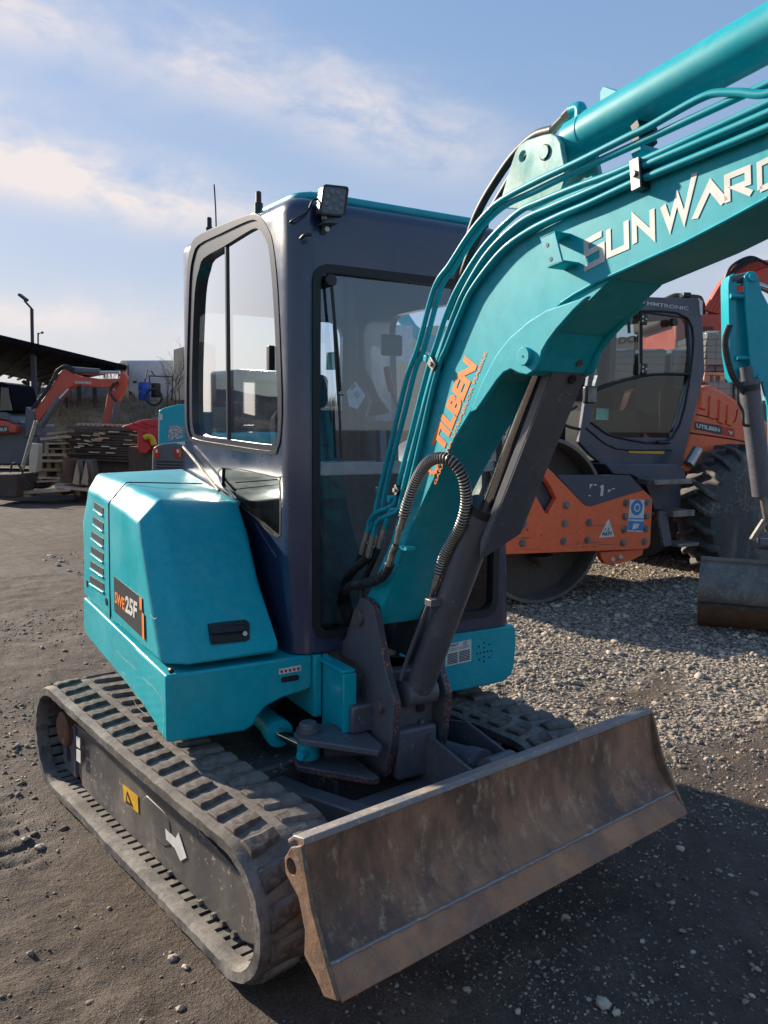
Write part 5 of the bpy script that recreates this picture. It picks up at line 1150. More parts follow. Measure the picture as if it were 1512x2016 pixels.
# ------------------------------------------------------------------ road roller
RR = root('road_roller', 'orange single drum road roller with tall grey cab standing behind the boom', 'road roller', loc=tuple(RF.w((1.3, .8, 0))))
def RX(val, pts): return P(RF, 1, val, pts)
def rpl(name, y0, y1, px, mat, par=None, bev=.004, label=None, yp=None):
    return obj(name, prism(RF, 1, y0, y1, RX(yp if yp is not None else y0, px)), mat, par or RR, bev=bev, label=label)
# drum
dc = np.array([.10, .0, .745])
DR = obj('drum', ([], []), M['drum'], RR) if False else None
def ring_cyl(F, cx, cz, y0, y1, ro, ri, n=72):
    o = [F.w((cx+ro*math.cos(2*math.pi*k/n), y0, cz+ro*math.sin(2*math.pi*k/n))) for k in range(n)]; i = [F.w((cx+ri*math.cos(2*math.pi*k/n), y0, cz+ri*math.sin(2*math.pi*k/n))) for k in range(n)]
    return ringplate(o, i, F.d((0, y1-y0, 0)))
DR = obj('drum', ring_cyl(RF, .10, .745, .06, 1.95, .745, .715), M['drum'], RR, smooth=True, angle=40, label='big smooth steel drum')
obj('drum_web', cyl(RF.w((.10, .26, .745)), RF.w((.10, .30, .745)), .72, n=64), M['drum_in'], DR, smooth=True)
obj('drum_hub', cyl(RF.w((.10, .10, .745)), RF.w((.10, .28, .745)), .24, n=32), M['drum_in'], DR, smooth=True)
# side frame
Z6 = lambda x, y: (980+x/3.78, 860+y/3.78)
fr_px = [(60, 875), (1080, 838), (1120, 828), (1135, 800), (1152, 465), (1130, 435), (1085, 395), (690, 515), (650, 505), (620, 480), (435, 290), (320, 180), (300, 230), (395, 370), (440, 460), (372, 575), (355, 570), (245, 368), (200, 440), (110, 700)]
FRM = rpl('drum_frame', 0, .07, [Z6(*p) for p in fr_px], M['orange'], bev=.006, label='scratched orange drum frame with bolts')
dk_px = [(435, 282), (985, 287), (1085, 395), (690, 517), (650, 507), (618, 478)]
DK = rpl('frame_cover', -.004, .074, [Z6(*p) for p in dk_px], M['roller_grey'], FRM, bev=.002, yp=-.004, label='grey upper panel of the drum frame')
def r3(x, y, yy): return RF.w(RF.hit(x, y, 1, yy))
g = []
for q in [[(760, 370), (775, 358), (790, 358), (783, 440), (762, 440), (768, 385)], [(685, 352), (705, 350), (705, 360), (692, 372), (690, 384), (684, 382)], [(675, 434), (692, 434), (691, 442), (674, 442)], [(820, 395), (845, 390), (842, 400), (818, 404)], [(850, 385), (872, 380), (870, 388), (852, 392)], [(712, 352), (735, 352), (735, 360), (722, 366)], [(818, 405), (838, 405), (836, 410), (818, 411)]]:
    g.append(extr([r3(*Z6(*p), -.0055) for p in q], RF.d((0, -.001, 0))))
obj('number_remains', join(*g), M['text_white'], DK)
for bx, by in [(200, 512), (190, 652), (182, 790), (507, 508), (497, 643), (487, 775), (678, 637), (667, 767), (953, 492), (945, 592), (938, 690), (930, 788), (1112, 488), (1106, 588), (1100, 683), (1090, 778)]:
    c = RF.hit(*Z6(bx, by), 1, 0)
    bo = obj('frame_bolt', cyl(RF.w(c+np.array([0, -.018, 0])), RF.w(c+np.array([0, .01, 0])), .030, n=16, rings=[(0, .020), (.35, .022), (.4, .036), (1, .036)]), M['steel'], FRM, smooth=True)
s_ = obj('safety_poster', extr([r3(*Z6(*p), -.003) for p in ((985, 467), (1093, 470), (1080, 708), (962, 703))], RF.d((0, .001, 0))), M['white'], FRM, label='blue and white safety poster with ear and eye protection sign')
c = RF.hit(*Z6(1036, 527), 1, -.006)
obj('round_sign', cyl(RF.w(c), RF.w(c+np.array([0, .002, 0])), .098*.75, n=32), M['safety_blue'], s_)
obj('sign_face', join(cyl(RF.w(c+np.array([0, -.002, 0])), RF.w(c+np.array([0, -.001, 0])), .040, n=24)), M['white'], s_)
obj('sign_head', cyl(RF.w(c+np.array([0, -.004, 0])), RF.w(c+np.array([0, -.003, 0])), .026, n=20), M['safety_blue'], s_)
obj('poster_field', join(extr([r3(*Z6(*p), -.005) for p in ((975, 625), (1085, 630), (1078, 700), (966, 695))], RF.d((0, .001, 0))), extr([r3(*Z6(*p), -.005) for p in ((978, 604), (1086, 606), (1085, 616), (977, 614))], RF.d((0, .001, 0)))), M['safety_blue'], s_)
obj('poster_patch', extr([r3(*Z6(*p), -.0065) for p in ((1010, 645), (1055, 648), (1040, 680), (1000, 690))], RF.d((0, .001, 0))), M['white'], s_)
s2_ = obj('triangle_sticker', extr([r3(*Z6(*p), -.003) for p in ((825, 608), (868, 742), (752, 752))], RF.d((0, .001, 0))), M['white'], FRM, label='worn white triangular sticker')
obj('triangle_lettering', textgeo('A62V', r3(*Z6(776, 737), -.0045), r3(*Z6(850, 731), -.0045), r3(*Z6(778, 706), -.0045), (0, 0, 0), .03), M['black'], s2_)
obj('triangle_mark', textgeo('1.5', r3(*Z6(800, 698), -.0045), r3(*Z6(832, 696), -.0045), r3(*Z6(800, 678), -.0045), (0, 0, 0), .02), M['black'], s2_)
g = []
for (xa, ya, xb, yb_, w) in [(590, 662, 880, 668, 2.5), (690, 655, 930, 662, 4), (120, 655, 240, 652, 4), (118, 757, 280, 752, 5), (560, 800, 800, 785, 3), (600, 780, 770, 786, 3), (540, 828, 760, 815, 3), (700, 805, 900, 800, 3), (130, 840, 420, 835, 3), (900, 660, 1000, 668, 3)]:
    g.append(extr([r3(*Z6(xa, ya), -.0012), r3(*Z6((xa+xb)/2, (ya+yb_)/2-w), -.0012), r3(*Z6(xb, yb_), -.0012), r3(*Z6((xa+xb)/2, (ya+yb_)/2+w*.3), -.0012)], RF.d((0, .001, 0))))
obj('scratch', join(*g), M['bucket'], FRM); FRM.children[-1]['kind'] = 'stuff' if FRM.children else ''
rpl('scraper_bracket', .03, .09, [Z6(*p) for p in ((765, 860), (1085, 835), (1078, 880), (1000, 920), (830, 955), (800, 945), (770, 900))], M['orange'], bev=.006, label='orange scraper bracket')
obj('scraper_bolt', join(*[cyl(r3(*Z6(x, y), .01), r3(*Z6(x, y), .05), .022, n=6) for x, y in ((857, 912), (915, 893))]), M['zinc'], RR)
obj('drum_cone', cyl(RF.w(RF.hit(*Z6(320, 880), 1, .15)), RF.w(RF.hit(*Z6(320, 970), 1, .15)), .11, .02, n=12), M['drum_in'], DR)
obj('cross_beam', box(RF, -.9, -.8, .05, 1.9, .55, .85), M['orange'], RR, bev=.01)
obj('frame_end', box(RF, -.85, -.27, .003, .067, .49, .95), M['orange'], FRM, bev=.006)
obj('far_frame', box(RF, -.8, .95, 1.95, 2.02, .5, 1.0), M['roller_grey'], RR)
# vibrator motor housing behind the cut-out
obj('inner_housing', box(RF, -.25, .30, .08, .24, .60, 1.15), M['roller_grey'], RR, bev=.03)
# cab and platform
YC = .30      # near side of the cab
def Zc(x, y): return (1130+x/3.958, 560+y/3.958)
cab_px = [Zc(*p) for p in ((405, 130), (520, 95), (975, 110), (1000, 240), (1022, 680), (860, 1330), (850, 1420), (240, 1420), (120, 1320), (40, 1230), (60, 1110), (150, 500), (185, 360), (240, 290), (330, 180))]
cabg = prism(RF, 1, YC, YC+.05, RX(YC, cab_px))
CB = obj('roller_cab', cabg, M['roller_grey'], RR, label='tall dark grey roller cab')
win = RX(YC, [Zc(*p) for p in ((250, 300), (350, 205), (470, 205), (890, 265), (915, 660), (760, 1195), (330, 1190), (140, 1075), (135, 830), (200, 480))])
boolcut(CB, [prism(RF, 1, YC-.3, YC+.3, win)])
b = CB.modifiers.new('b', 'BEVEL'); b.width = .012; b.segments = 2; b.limit_method = 'ANGLE'
wq = [(x, z) for x, z in win]
wz = RX(YC, [Zc(*p) for p in ((150, 830), (400, 745), (640, 700), (905, 700))])
lowq = [wz[0], wz[1], wz[2], wz[3], win[5], win[6], win[7]]
obj('lower_glass', ([RF.w((x, YC+.026, z)) for x, z in lowq], [list(range(7))]), M['glass_black'], CB)  # extra pane over the lower half, tinted so the interior looks shaded dark
obj('side_glass', ([RF.w((x, YC+.03, z)) for x, z in wq], [list(range(len(wq)))]), M['glass_dark'], CB)
far = prism(RF, 1, YC+1.35, YC+1.40, RX(YC, cab_px)); CB2 = obj('cab_far_side', far, M['roller_grey'], RR); boolcut(CB2, [prism(RF, 1, YC+1, YC+2, win)])
cp = RX(YC, cab_px)
obj('cab_roof', prism(RF, 1, YC+.002, YC+1.398, [cp[0], cp[1], cp[2], cp[3], (cp[3][0]-.04, cp[3][1]+.0), (cp[0][0]+.06, cp[3][1]+.04)]), M['roller_grey'], RR, bev=.02)
obj('cab_rear_post', box(RF, cp[4][0]-.12, cp[4][0]-.03, YC+1.25, YC+1.34, 1.2, 2.7), M['roller_grey'], RR)
obj('cab_floor', box(RF, .35, 1.6, YC+.06, YC+1.34, 1.18, 1.26), M['black'], RR)
obj('cab_rear_wall', box(RF, 1.55, 1.60, YC+.06, YC+1.34, 1.26, 1.75), M['black'], RR)
def tub(name, pts, r, mat, par, y=YC-.015, n=8): return obj(name, tube([RF.w(RF.hit(*Zc(*p), 1, y)) for p in pts], r, n=n, sub=4), mat, par, smooth=True)
tub('door_frame_line', [(245, 300), (345, 205), (470, 205), (885, 262), (912, 660), (765, 1195), (335, 1190), (135, 1078)], .011, M['rim'], CB, YC-.004)
tub('door_edge', [(95, 1120), (330, 1278), (760, 1292)], .008, M['rim'], CB, YC-.004)
tub('door_post', [(520, 215), (520, 700)], .020, M['rim'], CB, YC+.0)
tub('glass_division', [(150, 830), (400, 745), (640, 700), (905, 700)], .014, M['rim'], CB, YC+.0)
for a in ((545, 270), (545, 660)):
    c = RF.hit(*Zc(*a), 1, YC-.02); hg = obj('door_hinge', box(RF, c[0]-.045, c[0]+.045, YC-.028, YC+.0, c[2]-.055, c[2]+.055), M['black'], CB, bev=.012)
    obj('hinge_bolt', join(*[cyl(RF.w(c+np.array([dx, -.014, dz])), RF.w(c+np.array([dx, 0, dz])), .011, n=8) for dx, dz in ((.02, 0), (-.025, .02), (-.025, -.02))]), M['zinc'], hg)
c = RF.hit(*Zc(760, 297), 1, YC); obj('glass_knob', cyl(RF.w(c+np.array([0, -.05, 0])), RF.w(c+np.array([0, 0, 0])), .038, n=16), M['black'], CB, smooth=True)
tub('door_handle', [(650, 1230), (740, 1232)], .018, M['black'], CB, YC-.03)
obj('yellow_strip', extr([r3(*Zc(425, 1290), YC-.006), r3(*Zc(705, 1298), YC-.006), r3(*Zc(703, 1322), YC-.006), r3(*Zc(428, 1312), YC-.006)], RF.d((0, .002, 0))), M['yellow'], CB)
obj('cab_lettering', textgeo('HAMMTRONIC', r3(*Zc(478, 150), YC-.004), r3(*Zc(893, 203), YC-.004), r3(*Zc(478, 120), YC-.004), (0, 0, 0), .02), M['text_white'], CB)
obj('rear_cap', extr([r3(*Zc(975, 110), YC-.01), r3(*Zc(1003, 130), YC-.01), r3(*Zc(1003, 240), YC-.01), r3(*Zc(985, 238), YC-.01)], RF.d((0, .25, 0))), M['white'], CB)
for x in (165, 680):
    y0, y1 = (850, 1060) if x < 300 else (815, 1110)
    obj('inner_handrail', tube([RF.w(RF.hit(*Zc(x, y0), 1, YC+.12)), RF.w(RF.hit(*Zc(x-5, y1), 1, YC+.12))], .017, n=8, sub=1), M['hi_yellow'], RR, smooth=True)
obj('notice_sheet', extr([r3(*Zc(178, 962), YC+.026), r3(*Zc(272, 966), YC+.026), r3(*Zc(268, 1058), YC+.026), r3(*Zc(170, 1054), YC+.026)], RF.d((0, .001, 0))), M['green_vest'], CB)
c = RF.hit(*Zc(520, 900), 1, YC+.65); obj('operator_seat', join(box(RF, c[0]-.25, c[0]+.2, YC+.40, YC+.85, 1.55, 1.70), box(RF, c[0]+.12, c[0]+.26, YC+.40, YC+.85, 1.70, 2.15)), M['seat'], RR, bev=.04, seg=3)
obj('steering_console', join(box(RF, .55, .85, YC+.35, YC+.95, 1.26, 1.72), cyl(RF.w((.75, YC+.62, 1.75)), RF.w((.82, YC+.62, 1.90)), .04, n=12)), M['black'], RR, bev=.02)
wh_c = np.array([.84, YC+.62, 1.92]); obj('steering_wheel', tube([RF.w(wh_c+np.array([.17*math.cos(a)*.9, .19*math.sin(a), -.05*math.cos(a)])) for a in np.linspace(0, 2*math.pi, 24)], .014, n=8, sub=1), M['black'], RR, smooth=True)
tub('roof_rail', [(410, 210), (425, 300), (430, 380)], .015, M['black'], RR, YC-.08)
c = RF.hit(*Zc(440, 190), 1, YC-.1); obj('side_work_lamp', box(RF, c[0]-.05, c[0]+.05, YC-.15, YC-.02, c[2]-.05, c[2]+.04), M['black'], RR, bev=.01)
mq = obj('wing_mirror', box(RF, RF.hit(1160, 780, 1, YC-.25)[0]-.08, RF.hit(1160, 780, 1, YC-.25)[0]+.05, YC-.30, YC-.24, RF.hit(1160, 795, 1, YC-.25)[2], RF.hit(1160, 760, 1, YC-.25)[2]), M['black'], RR, bev=.02, seg=3)
obj('mirror_glass', box(RF, RF.hit(1160, 780, 1, YC-.25)[0]-.06, RF.hit(1160, 780, 1, YC-.25)[0]+.04, YC-.304, YC-.301, RF.hit(1160, 792, 1, YC-.25)[2], RF.hit(1160, 763, 1, YC-.25)[2]), M['steel'], mq)
obj('mirror_stay', tube([RF.w(RF.hit(a, b, 1, YC-.22)) for a, b in ((1135, 800), (1108, 818), (1108, 832), (1120, 840), (1142, 845))], .014, n=8, sub=5), M['black'], mq, smooth=True)
# chassis below the cab, with steps
obj('chassis', join(box(RF, .95, 1.75, .35, 1.6, .55, 1.14), box(RF, .55, 1.1, .6, 1.3, .5, 1.0)), M['roller_grey'], RR, bev=.02)
rpl('step_box', .12, .55, [Z6(*p) for p in ((800, 200), (1340, 205), (1385, 235), (1405, 300), (1395, 350), (1110, 345), (1000, 285), (860, 280))], M['roller_grey'], bev=.01)
rpl('skirt_panel', .30, .55, [Z6(*p) for p in ((1100, 350), (1360, 352), (1365, 560), (1290, 600), (1170, 560), (1130, 430))], M['roller_grey'], bev=.008)
def step(p0, p1, th, nm='step_tread'):
    a = RF.hit(*Z6(*p0), 1, -.02); b = RF.hit(*Z6(*p1), 1, -.02); return obj(nm, box(RF, a[0], b[0], -.10, .14, a[2]-th, a[2]), M['steel'], RR, bev=.006)
step((1120, 318), (1400, 318), .05); step((1260, 548), (1420, 548), .06); step((1300, 790), (1450, 790), .035)
obj('step_hanger', prism(RF, 1, -.03, .0, RX(-.03, [Z6(*p) for p in ((1205, 550), (1265, 560), (1268, 620), (1300, 810), (1240, 820), (1198, 620))])), M['grey'], RR, bev=.004)
# engine hood
YH = .42
hd = RX(YH, [(1367, 930), (1342, 900), (1395, 760), (1420, 765), (1460, 790), (1512, 830), (1640, 900), (1660, 1000), (1500, 960), (1440, 900)])
HDm = obj('roller_hood', prism(RF, 1, YH, YH+1.15, RX(YH, [(1356, 928), (1345, 905), (1385, 760), (1402, 758), (1425, 768), (1470, 800), (1520, 835), (1600, 880), (1660, 930), (1670, 1000), (1470, 940)])), M['orange'], RR, bev=.05, seg=3, label='orange ribbed engine hood')
for k, (xa, ya, w, h) in enumerate([(1382, 768, 14, 36), (1399, 778, 16, 44), (1418, 786, 15, 46), (1434, 796, 14, 40)]):
    obj('hood_rib', extr([r3(xa, ya, YH-.018), r3(xa+w*.72, ya+5, YH-.018), r3(xa+w*.62, ya+h+4, YH-.018), r3(xa-3, ya+h, YH-.018)], RF.d((0, .03, 0))), M['orange'], HDm, bev=.01)
obj('hood_seam', tube([r3(a, b, YH-.002) for a, b in ((1368, 815), (1400, 822), (1438, 832), (1448, 826), (1452, 805))], .006, n=6, sub=3), M['rim'], HDm)
obj('hood_step_line', tube([r3(a, b, YH-.002) for a, b in ((1360, 852), (1400, 858), (1450, 866), (1512, 880))], .008, n=6, sub=3), M['rim'], HDm)
dl = obj('dealer_decal', extr([r3(1368, 829, YH-.004), r3(1420, 838, YH-.004), r3(1420, 856, YH-.004), r3(1368, 845, YH-.004)], RF.d((0, .002, 0))), M['decal_dark'], HDm, label='dark blue dealer decal on the roller hood')
obj('decal_lettering', textgeo('UTILBEN', r3(1371, 841.5, YH-.008), r3(1417, 851, YH-.008), r3(1371, 833.5, YH-.008), (0, 0, 0), .05), M['text_white'], dl)
obj('red_decal', extr([r3(1421, 839, YH-.004), r3(1446, 844, YH-.004), r3(1446, 860, YH-.004), r3(1421, 856, YH-.004)], RF.d((0, .002, 0))), M['tail_red'], HDm)
obj('mask_emblem', textgeo('v', r3(1434, 855, YH-.008), r3(1444, 857, YH-.008), r3(1434, 848, YH-.008), (0, 0, 0), .06), M['text_white'], HDm)
obj('exhaust_stub', tube([r3(1356, 915, .1), r3(1374, 885, .1)], .055, n=16, sub=1), M['zinc'], RR, smooth=True)
# rear tyre: ring with lugs and a rim
tcx, tcz, tr_o = 2.88, .70, .70
TY = obj('rear_wheel', cyl(RF.w((tcx, -.02, tcz)), RF.w((tcx, .52, tcz)), tr_o, n=48, rings=[(0, .44), (.02, .56), (.10, .64), (.25, .655), (.75, .655), (.9, .64), (1, .56)]), M['tyre'], RR, smooth=True, angle=50, label='big dusty lugged rear tyre')
g = None
for k in range(22):
    for sd in (0, 1):
        a = 2*math.pi*(k+.5*sd)/22; pts = []
        n_l = 5; vs = []; fs = []
        for j in range(n_l+1):
            f_ = j/n_l; yy = (.0+.29*f_) if sd == 0 else (.50-.29*f_); da = -.20*f_; rr0 = .655-(.03 if f_ < .2 else 0)+0; rr1 = .715-(.05 if f_ < .1 else 0)
            for dr, w in ((rr0-.02, -.050), (rr1, -.034), (rr1, .034), (rr0-.02, .050)):
                aa = a+da+w; vs.append(RF.w((tcx+dr*math.cos(aa), yy, tcz+dr*math.sin(aa))))
        fs = [[0, 1, 2, 3], [4*n_l+3, 4*n_l+2, 4*n_l+1, 4*n_l]]+[[4*j+i, 4*(j+1)+i, 4*(j+1)+(i+1) % 4, 4*j+(i+1) % 4] for j in range(n_l) for i in range(4)]
        obj('tyre_lug', (vs, fs), M['tyre'], TY, bev=.008, seg=1)
RM = obj('wheel_rim', cyl(RF.w((tcx, .0, tcz)), RF.w((tcx, .2, tcz)), .42, n=40, rings=[(0, .43), (.0, .40), (.45, .34), (.5, .30), (.5, .12)]), M['roller_grey'], TY, smooth=True, angle=35)
obj('wheel_hub', cyl(RF.w((tcx, .02, tcz)), RF.w((tcx, .14, tcz)), .13, n=24), M['roller_grey'], TY, smooth=True)
obj('far_wheel', cyl(RF.w((tcx, 1.45, tcz)), RF.w((tcx, 1.98, tcz)), .70, n=36, rings=[(0, .56), (.08, .68), (.9, .68), (1, .56)]), M['tyre'], RR, smooth=True)
obj('axle', cyl(RF.w((tcx, .3, tcz)), RF.w((tcx, 1.6, tcz)), .14, n=16), M['roller_grey'], RR, smooth=True)
# ------------------------------------------------------------------ teal digging arm with bucket at the right edge
YA = 6.35
AR = root('parked_excavator', 'teal digging arm of another excavator with bucket resting on gravel near the roller wheel', 'excavator arm', loc=tuple(V.w((2.85, YA, 0))))
def VP(y, pts): return P(V, 1, y, pts)
def v3(x, y, yy): return V.w(V.hit(x, y, 1, yy))
def vpl(name, y0, y1, px, mat, par, bev=.004, label=None, **k): return obj(name, prism(V, 1, y0, y1, VP(y0, px)), mat, par, bev=bev, label=label, **k)
arm_px = [(1466, 560), (1466, 543), (1475, 534), (1486, 534), (1493, 545), (1500, 575), (1516, 605), (1560, 640), (1560, 1000), (1520, 1010), (1512, 800), (1500, 752), (1490, 756), (1478, 735), (1473, 662), (1468, 600)]
AM = vpl('arm_plate', YA, YA+.03, arm_px, M['teal'], AR, label='near teal side plate of the arm')
ar2 = [(1434, 560), (1436, 545), (1446, 538), (1452, 545), (1450, 600), (1450, 700), (1458, 745), (1450, 752), (1443, 742), (1436, 690)]
vpl('arm_plate', YA+.05, YA+.20, ar2, M['teal'], AR)
vpl('arm_web', YA+.08, YA+.12, [(1440, 575), (1475, 575), (1482, 740), (1450, 738)], M['teal'], AR)
for a, b in (((1438, 583), (1474, 583)), ((1450, 705), (1478, 705))): obj('spacer_tube', tube([v3(*a, YA+.03), v3(*b, YA+.03)], .018, n=12, sub=1), M['teal'], AR, smooth=True)
for (x, y, r_) in ((1481, 546, .032), (1496, 745, .028)): 
    c = V.hit(x, y, 1, YA); obj('arm_pin', cyl(V.w(c+np.array([0, -.02, 0])), V.w(c+np.array([0, .2, 0])), r_, n=20), M['teal'], AR, smooth=True)
c = V.hit(1452, 548, 1, YA+.1); obj('link_boss', tube([v3(1438, 552, YA+.08), v3(1470, 546, YA+.08)], .038, n=16, sub=1), M['grey'], AR, smooth=True)
CY = obj('bucket_cylinder', tube([v3(1473, 748, YA-.02), v3(1501, 975, YA-.02)], .075, n=24, sub=1), M['grey'], AR, smooth=True, label='dark bucket cylinder')
obj('cylinder_band', tube([v3(1474, 758, YA-.02), v3(1475.5, 770, YA-.02)], .079, n=24, sub=1), M['black'], CY, smooth=True)
obj('cylinder_head', tube([v3(1468, 722, YA), v3(1472, 752, YA)], .045, n=16, sub=1), M['grey'], CY, smooth=True)
obj('rod', tube([v3(1501, 970, YA-.02), v3(1514, 1045, YA-.02)], .028, n=16, sub=1), M['steel'], CY, smooth=True)
obj('top_rod', tube([v3(1488, 560, YA+.05), v3(1560, 585, YA+.05)], .025, n=14, sub=1), M['chrome'], AR, smooth=True)
for d_ in (0, 5): obj('arm_hose', tube([v3(a+d_, b, YA-.05) for a, b in ((1434, 640), (1426, 665), (1428, 700), (1440, 740), (1460, 768), (1474, 785))], .016, n=10, sub=6), M['hose'], AR, smooth=True)
obj('arm_hose', tube([v3(a, b, YA-.09) for a, b in ((1452, 765), (1453, 790), (1462, 810), (1464, 835), (1476, 838))], .012, n=10, sub=6), M['hose'], AR, smooth=True)
obj('bucket_link', extr([v3(1478, 1062, YA-.05), v3(1484, 1068, YA-.05), v3(1512, 1032, YA-.05), v3(1504, 1022, YA-.05)], V.d((0, .04, 0))), M['steel'], AR, bev=.004)
obj('link_pin', tube([v3(1492, 1070, YA-.03), v3(1520, 1072, YA-.03)], .045, n=16, sub=1), M['grey'], AR, smooth=True)
# bucket: curved shell seen from its back, turned to face the yard
VB = Frame(-CYW-24, V.w((V.hit(1380, 1110, 1, YA)[0], YA+.0, 0)))
prof = [(.30-.32*math.sin(R(25+135*k/14)), .54-.54*k/14) for k in range(15)]
w_ = 1.0
def bprism(x0, x1, q): return prism(VB, 0, x0, x1, q)
BK = obj('bucket', bprism(0, w_, prof+[(y+.03, z) for y, z in prof[::-1]]), M['bucket'], AR, smooth=True, angle=40, label='scratched grey bucket standing on the gravel')
wear = [(y-.006, z) for y, z in prof if z < .20]; obj('wear_plate', bprism(-.004, w_+.004, wear+[(y+.012, z) for y, z in wear[::-1]]), M['bucket_rust'], BK, smooth=True, angle=40)
seamz = [(y, z) for y, z in prof if .18 < z < .24][:1] or [(.0, .22)]
obj('plate_seam', tube([VB.w((0, seamz[0][0]-.004, seamz[0][1])), VB.w((w_, seamz[0][0]-.004, seamz[0][1]))], .007, n=6, sub=1), M['rim'], BK)
for xx in (-.012, w_): obj('bucket_cheek', bprism(xx, xx+.014, prof+[(.55, .05), (.50, .52)]), M['bucket'], BK, bev=.004)
obj('bucket_lip', tube([VB.w((-.01, prof[0][0]+.01, prof[0][1])), VB.w((w_+.01, prof[0][0]+.01, prof[0][1]))], .024, n=12, sub=1), M['bucket'], BK, smooth=True)
# ------------------------------------------------------------------ red excavator, pallets of pavers, cream truck, far right
DZ = 11.5
ZX = root('red_excavator', 'big orange-red excavator whose raised boom shows behind the roller cab', 'excavator', loc=tuple(V.w((4.6, DZ, 0))))
vpl('engine_housing', DZ, DZ+1.6, [(1330, 618), (1512, 618), (1560, 640), (1560, 720), (1330, 720)], M['orange_red'], ZX, bev=.05, label='orange-red housing with model lettering')
obj('model_lettering', textgeo('ZAXIS', v3(1380, 652, DZ-.012), v3(1405, 653, DZ-.012), v3(1380, 642, DZ-.012), (0, 0, 0), .04), M['decal_dark'], ZX)
obj('model_lettering', textgeo('330', v3(1382, 664, DZ-.012), v3(1398, 664, DZ-.012), v3(1382, 657, DZ-.012), (0, 0, 0), .04), M['text_white'], ZX)
vpl('raised_boom', DZ+.3, DZ+.75, [(1392, 622), (1438, 545), (1462, 522), (1492, 512), (1530, 510), (1600, 530), (1600, 600), (1520, 560), (1470, 570), (1440, 640)], M['orange_red'], ZX, bev=.03, label='orange-red boom curving up')
for k in range(5): obj('boom_pipe', tube([v3(a+k*7, b+k*2, DZ+.15) for a, b in ((1390, 612), (1418, 565), (1440, 535), (1462, 520), (1490, 512))], .035, n=8, sub=3), M['orange_red'], ZX, smooth=True)
for k in range(3): obj('boom_hose', tube([v3(a+k*6, b+k*3, DZ) for a, b in ((1424, 560), (1436, 530), (1455, 514), (1478, 506), (1496, 512), (1510, 520))], .02, n=8, sub=5), M['hose'], ZX, smooth=True)
vpl('upper_cab', DZ+.2, DZ+1.5, [(1300, 590), (1330, 575), (1385, 580), (1392, 600), (1392, 640), (1300, 640)], M['darksteel'], ZX, bev=.05)
obj('roof_lamp', box(V, *sorted((V.hit(1346, 580, 1, DZ)[0], V.hit(1362, 580, 1, DZ)[0])), DZ, DZ+.2, V.hit(1350, 586, 1, DZ)[2], V.hit(1350, 575, 1, DZ)[2]), M['black'], ZX, bev=.02)
obj('undercarriage', box(V, 3.9, 7.0, DZ+.3, DZ+3, 0, 1.2), M['darksteel'], ZX, bev=.05)
# pallets of pavers, three stacks two high, wrapped in film
def paver_stack(px0, px1, py0, py1, depth, label, D=9.9):
    a = V.hit(px0, py1, 1, D); b = V.hit(px1, py0, 1, D); t = root('paver_pallet', label, 'pallet', loc=tuple(V.w((a[0], D, max(a[2], 0)))), group='pallets of grey pavers behind the roller')
    x0, x1, z0, z1 = a[0], b[0], a[2], b[2]; nr = 6; nc = max(2, int((x1-x0)/.22)); hh = (z1-z0-.12)/nr
    base = None; proto = {}
    for r_ in range(nr):
        for c_ in range(nc):
            w = (x1-x0)/nc; jit = random.uniform(-.006, .006); dd = random.uniform(-.012, .012)
            key = 0
            if key not in proto: proto[key] = obj('paver', box(V, x0+.004, x0+w-.004, D, D+depth, z0+.12+.004, z0+.12+hh-.004), M['concrete'], t, bev=.006, seg=1); p0 = proto[key]; continue
            cpy = p0.copy(); COL.objects.link(cpy); d3 = V.d((w*c_+jit, dd, hh*r_)); cpy.location = tuple(np.array(p0.location)+d3); cpy.parent = t
    for k in range(3): obj('pallet_block', box(V, x0+k*(x1-x0-.12)/2, x0+.12+k*(x1-x0-.12)/2, D, D+depth, z0, z0+.08), M['wood'], t)
    obj('pallet_board', box(V, x0, x1, D-.01, D+depth, z0+.082, z0+.115), M['wood'], t)
    obj('film_wrap', box(V, x0-.02, x1+.02, D-.035, D+depth+.02, z0+.30*(z1-z0), z1+.02), M['film'], t, bev=.03)
    return t
paver_stack(1386, 1433, 655, 752, 1.0, 'film wrapped pallet of grey pavers on top, just right of the roller cab')
paver_stack(1386, 1440, 752, 850, 1.0, 'lower pallet of grey pavers above the roller hood')
paver_stack(1442, 1500, 752, 850, 1.0, 'lower pallet of pavers behind the teal arm')
paver_stack(1442, 1500, 655, 752, 1.0, 'upper pallet of pavers behind the teal arm')
obj('stacked_pavers', box(V, 3.9, 6.0, 9.9, 11, 0, V.hit(1400, 850, 1, 9.9)[2]), M['concrete'], None, label='lowest course of stacked pavers hidden behind the roller wheel', cat='paver stack', origin=tuple(V.w((4.8, 10.3, 0))))
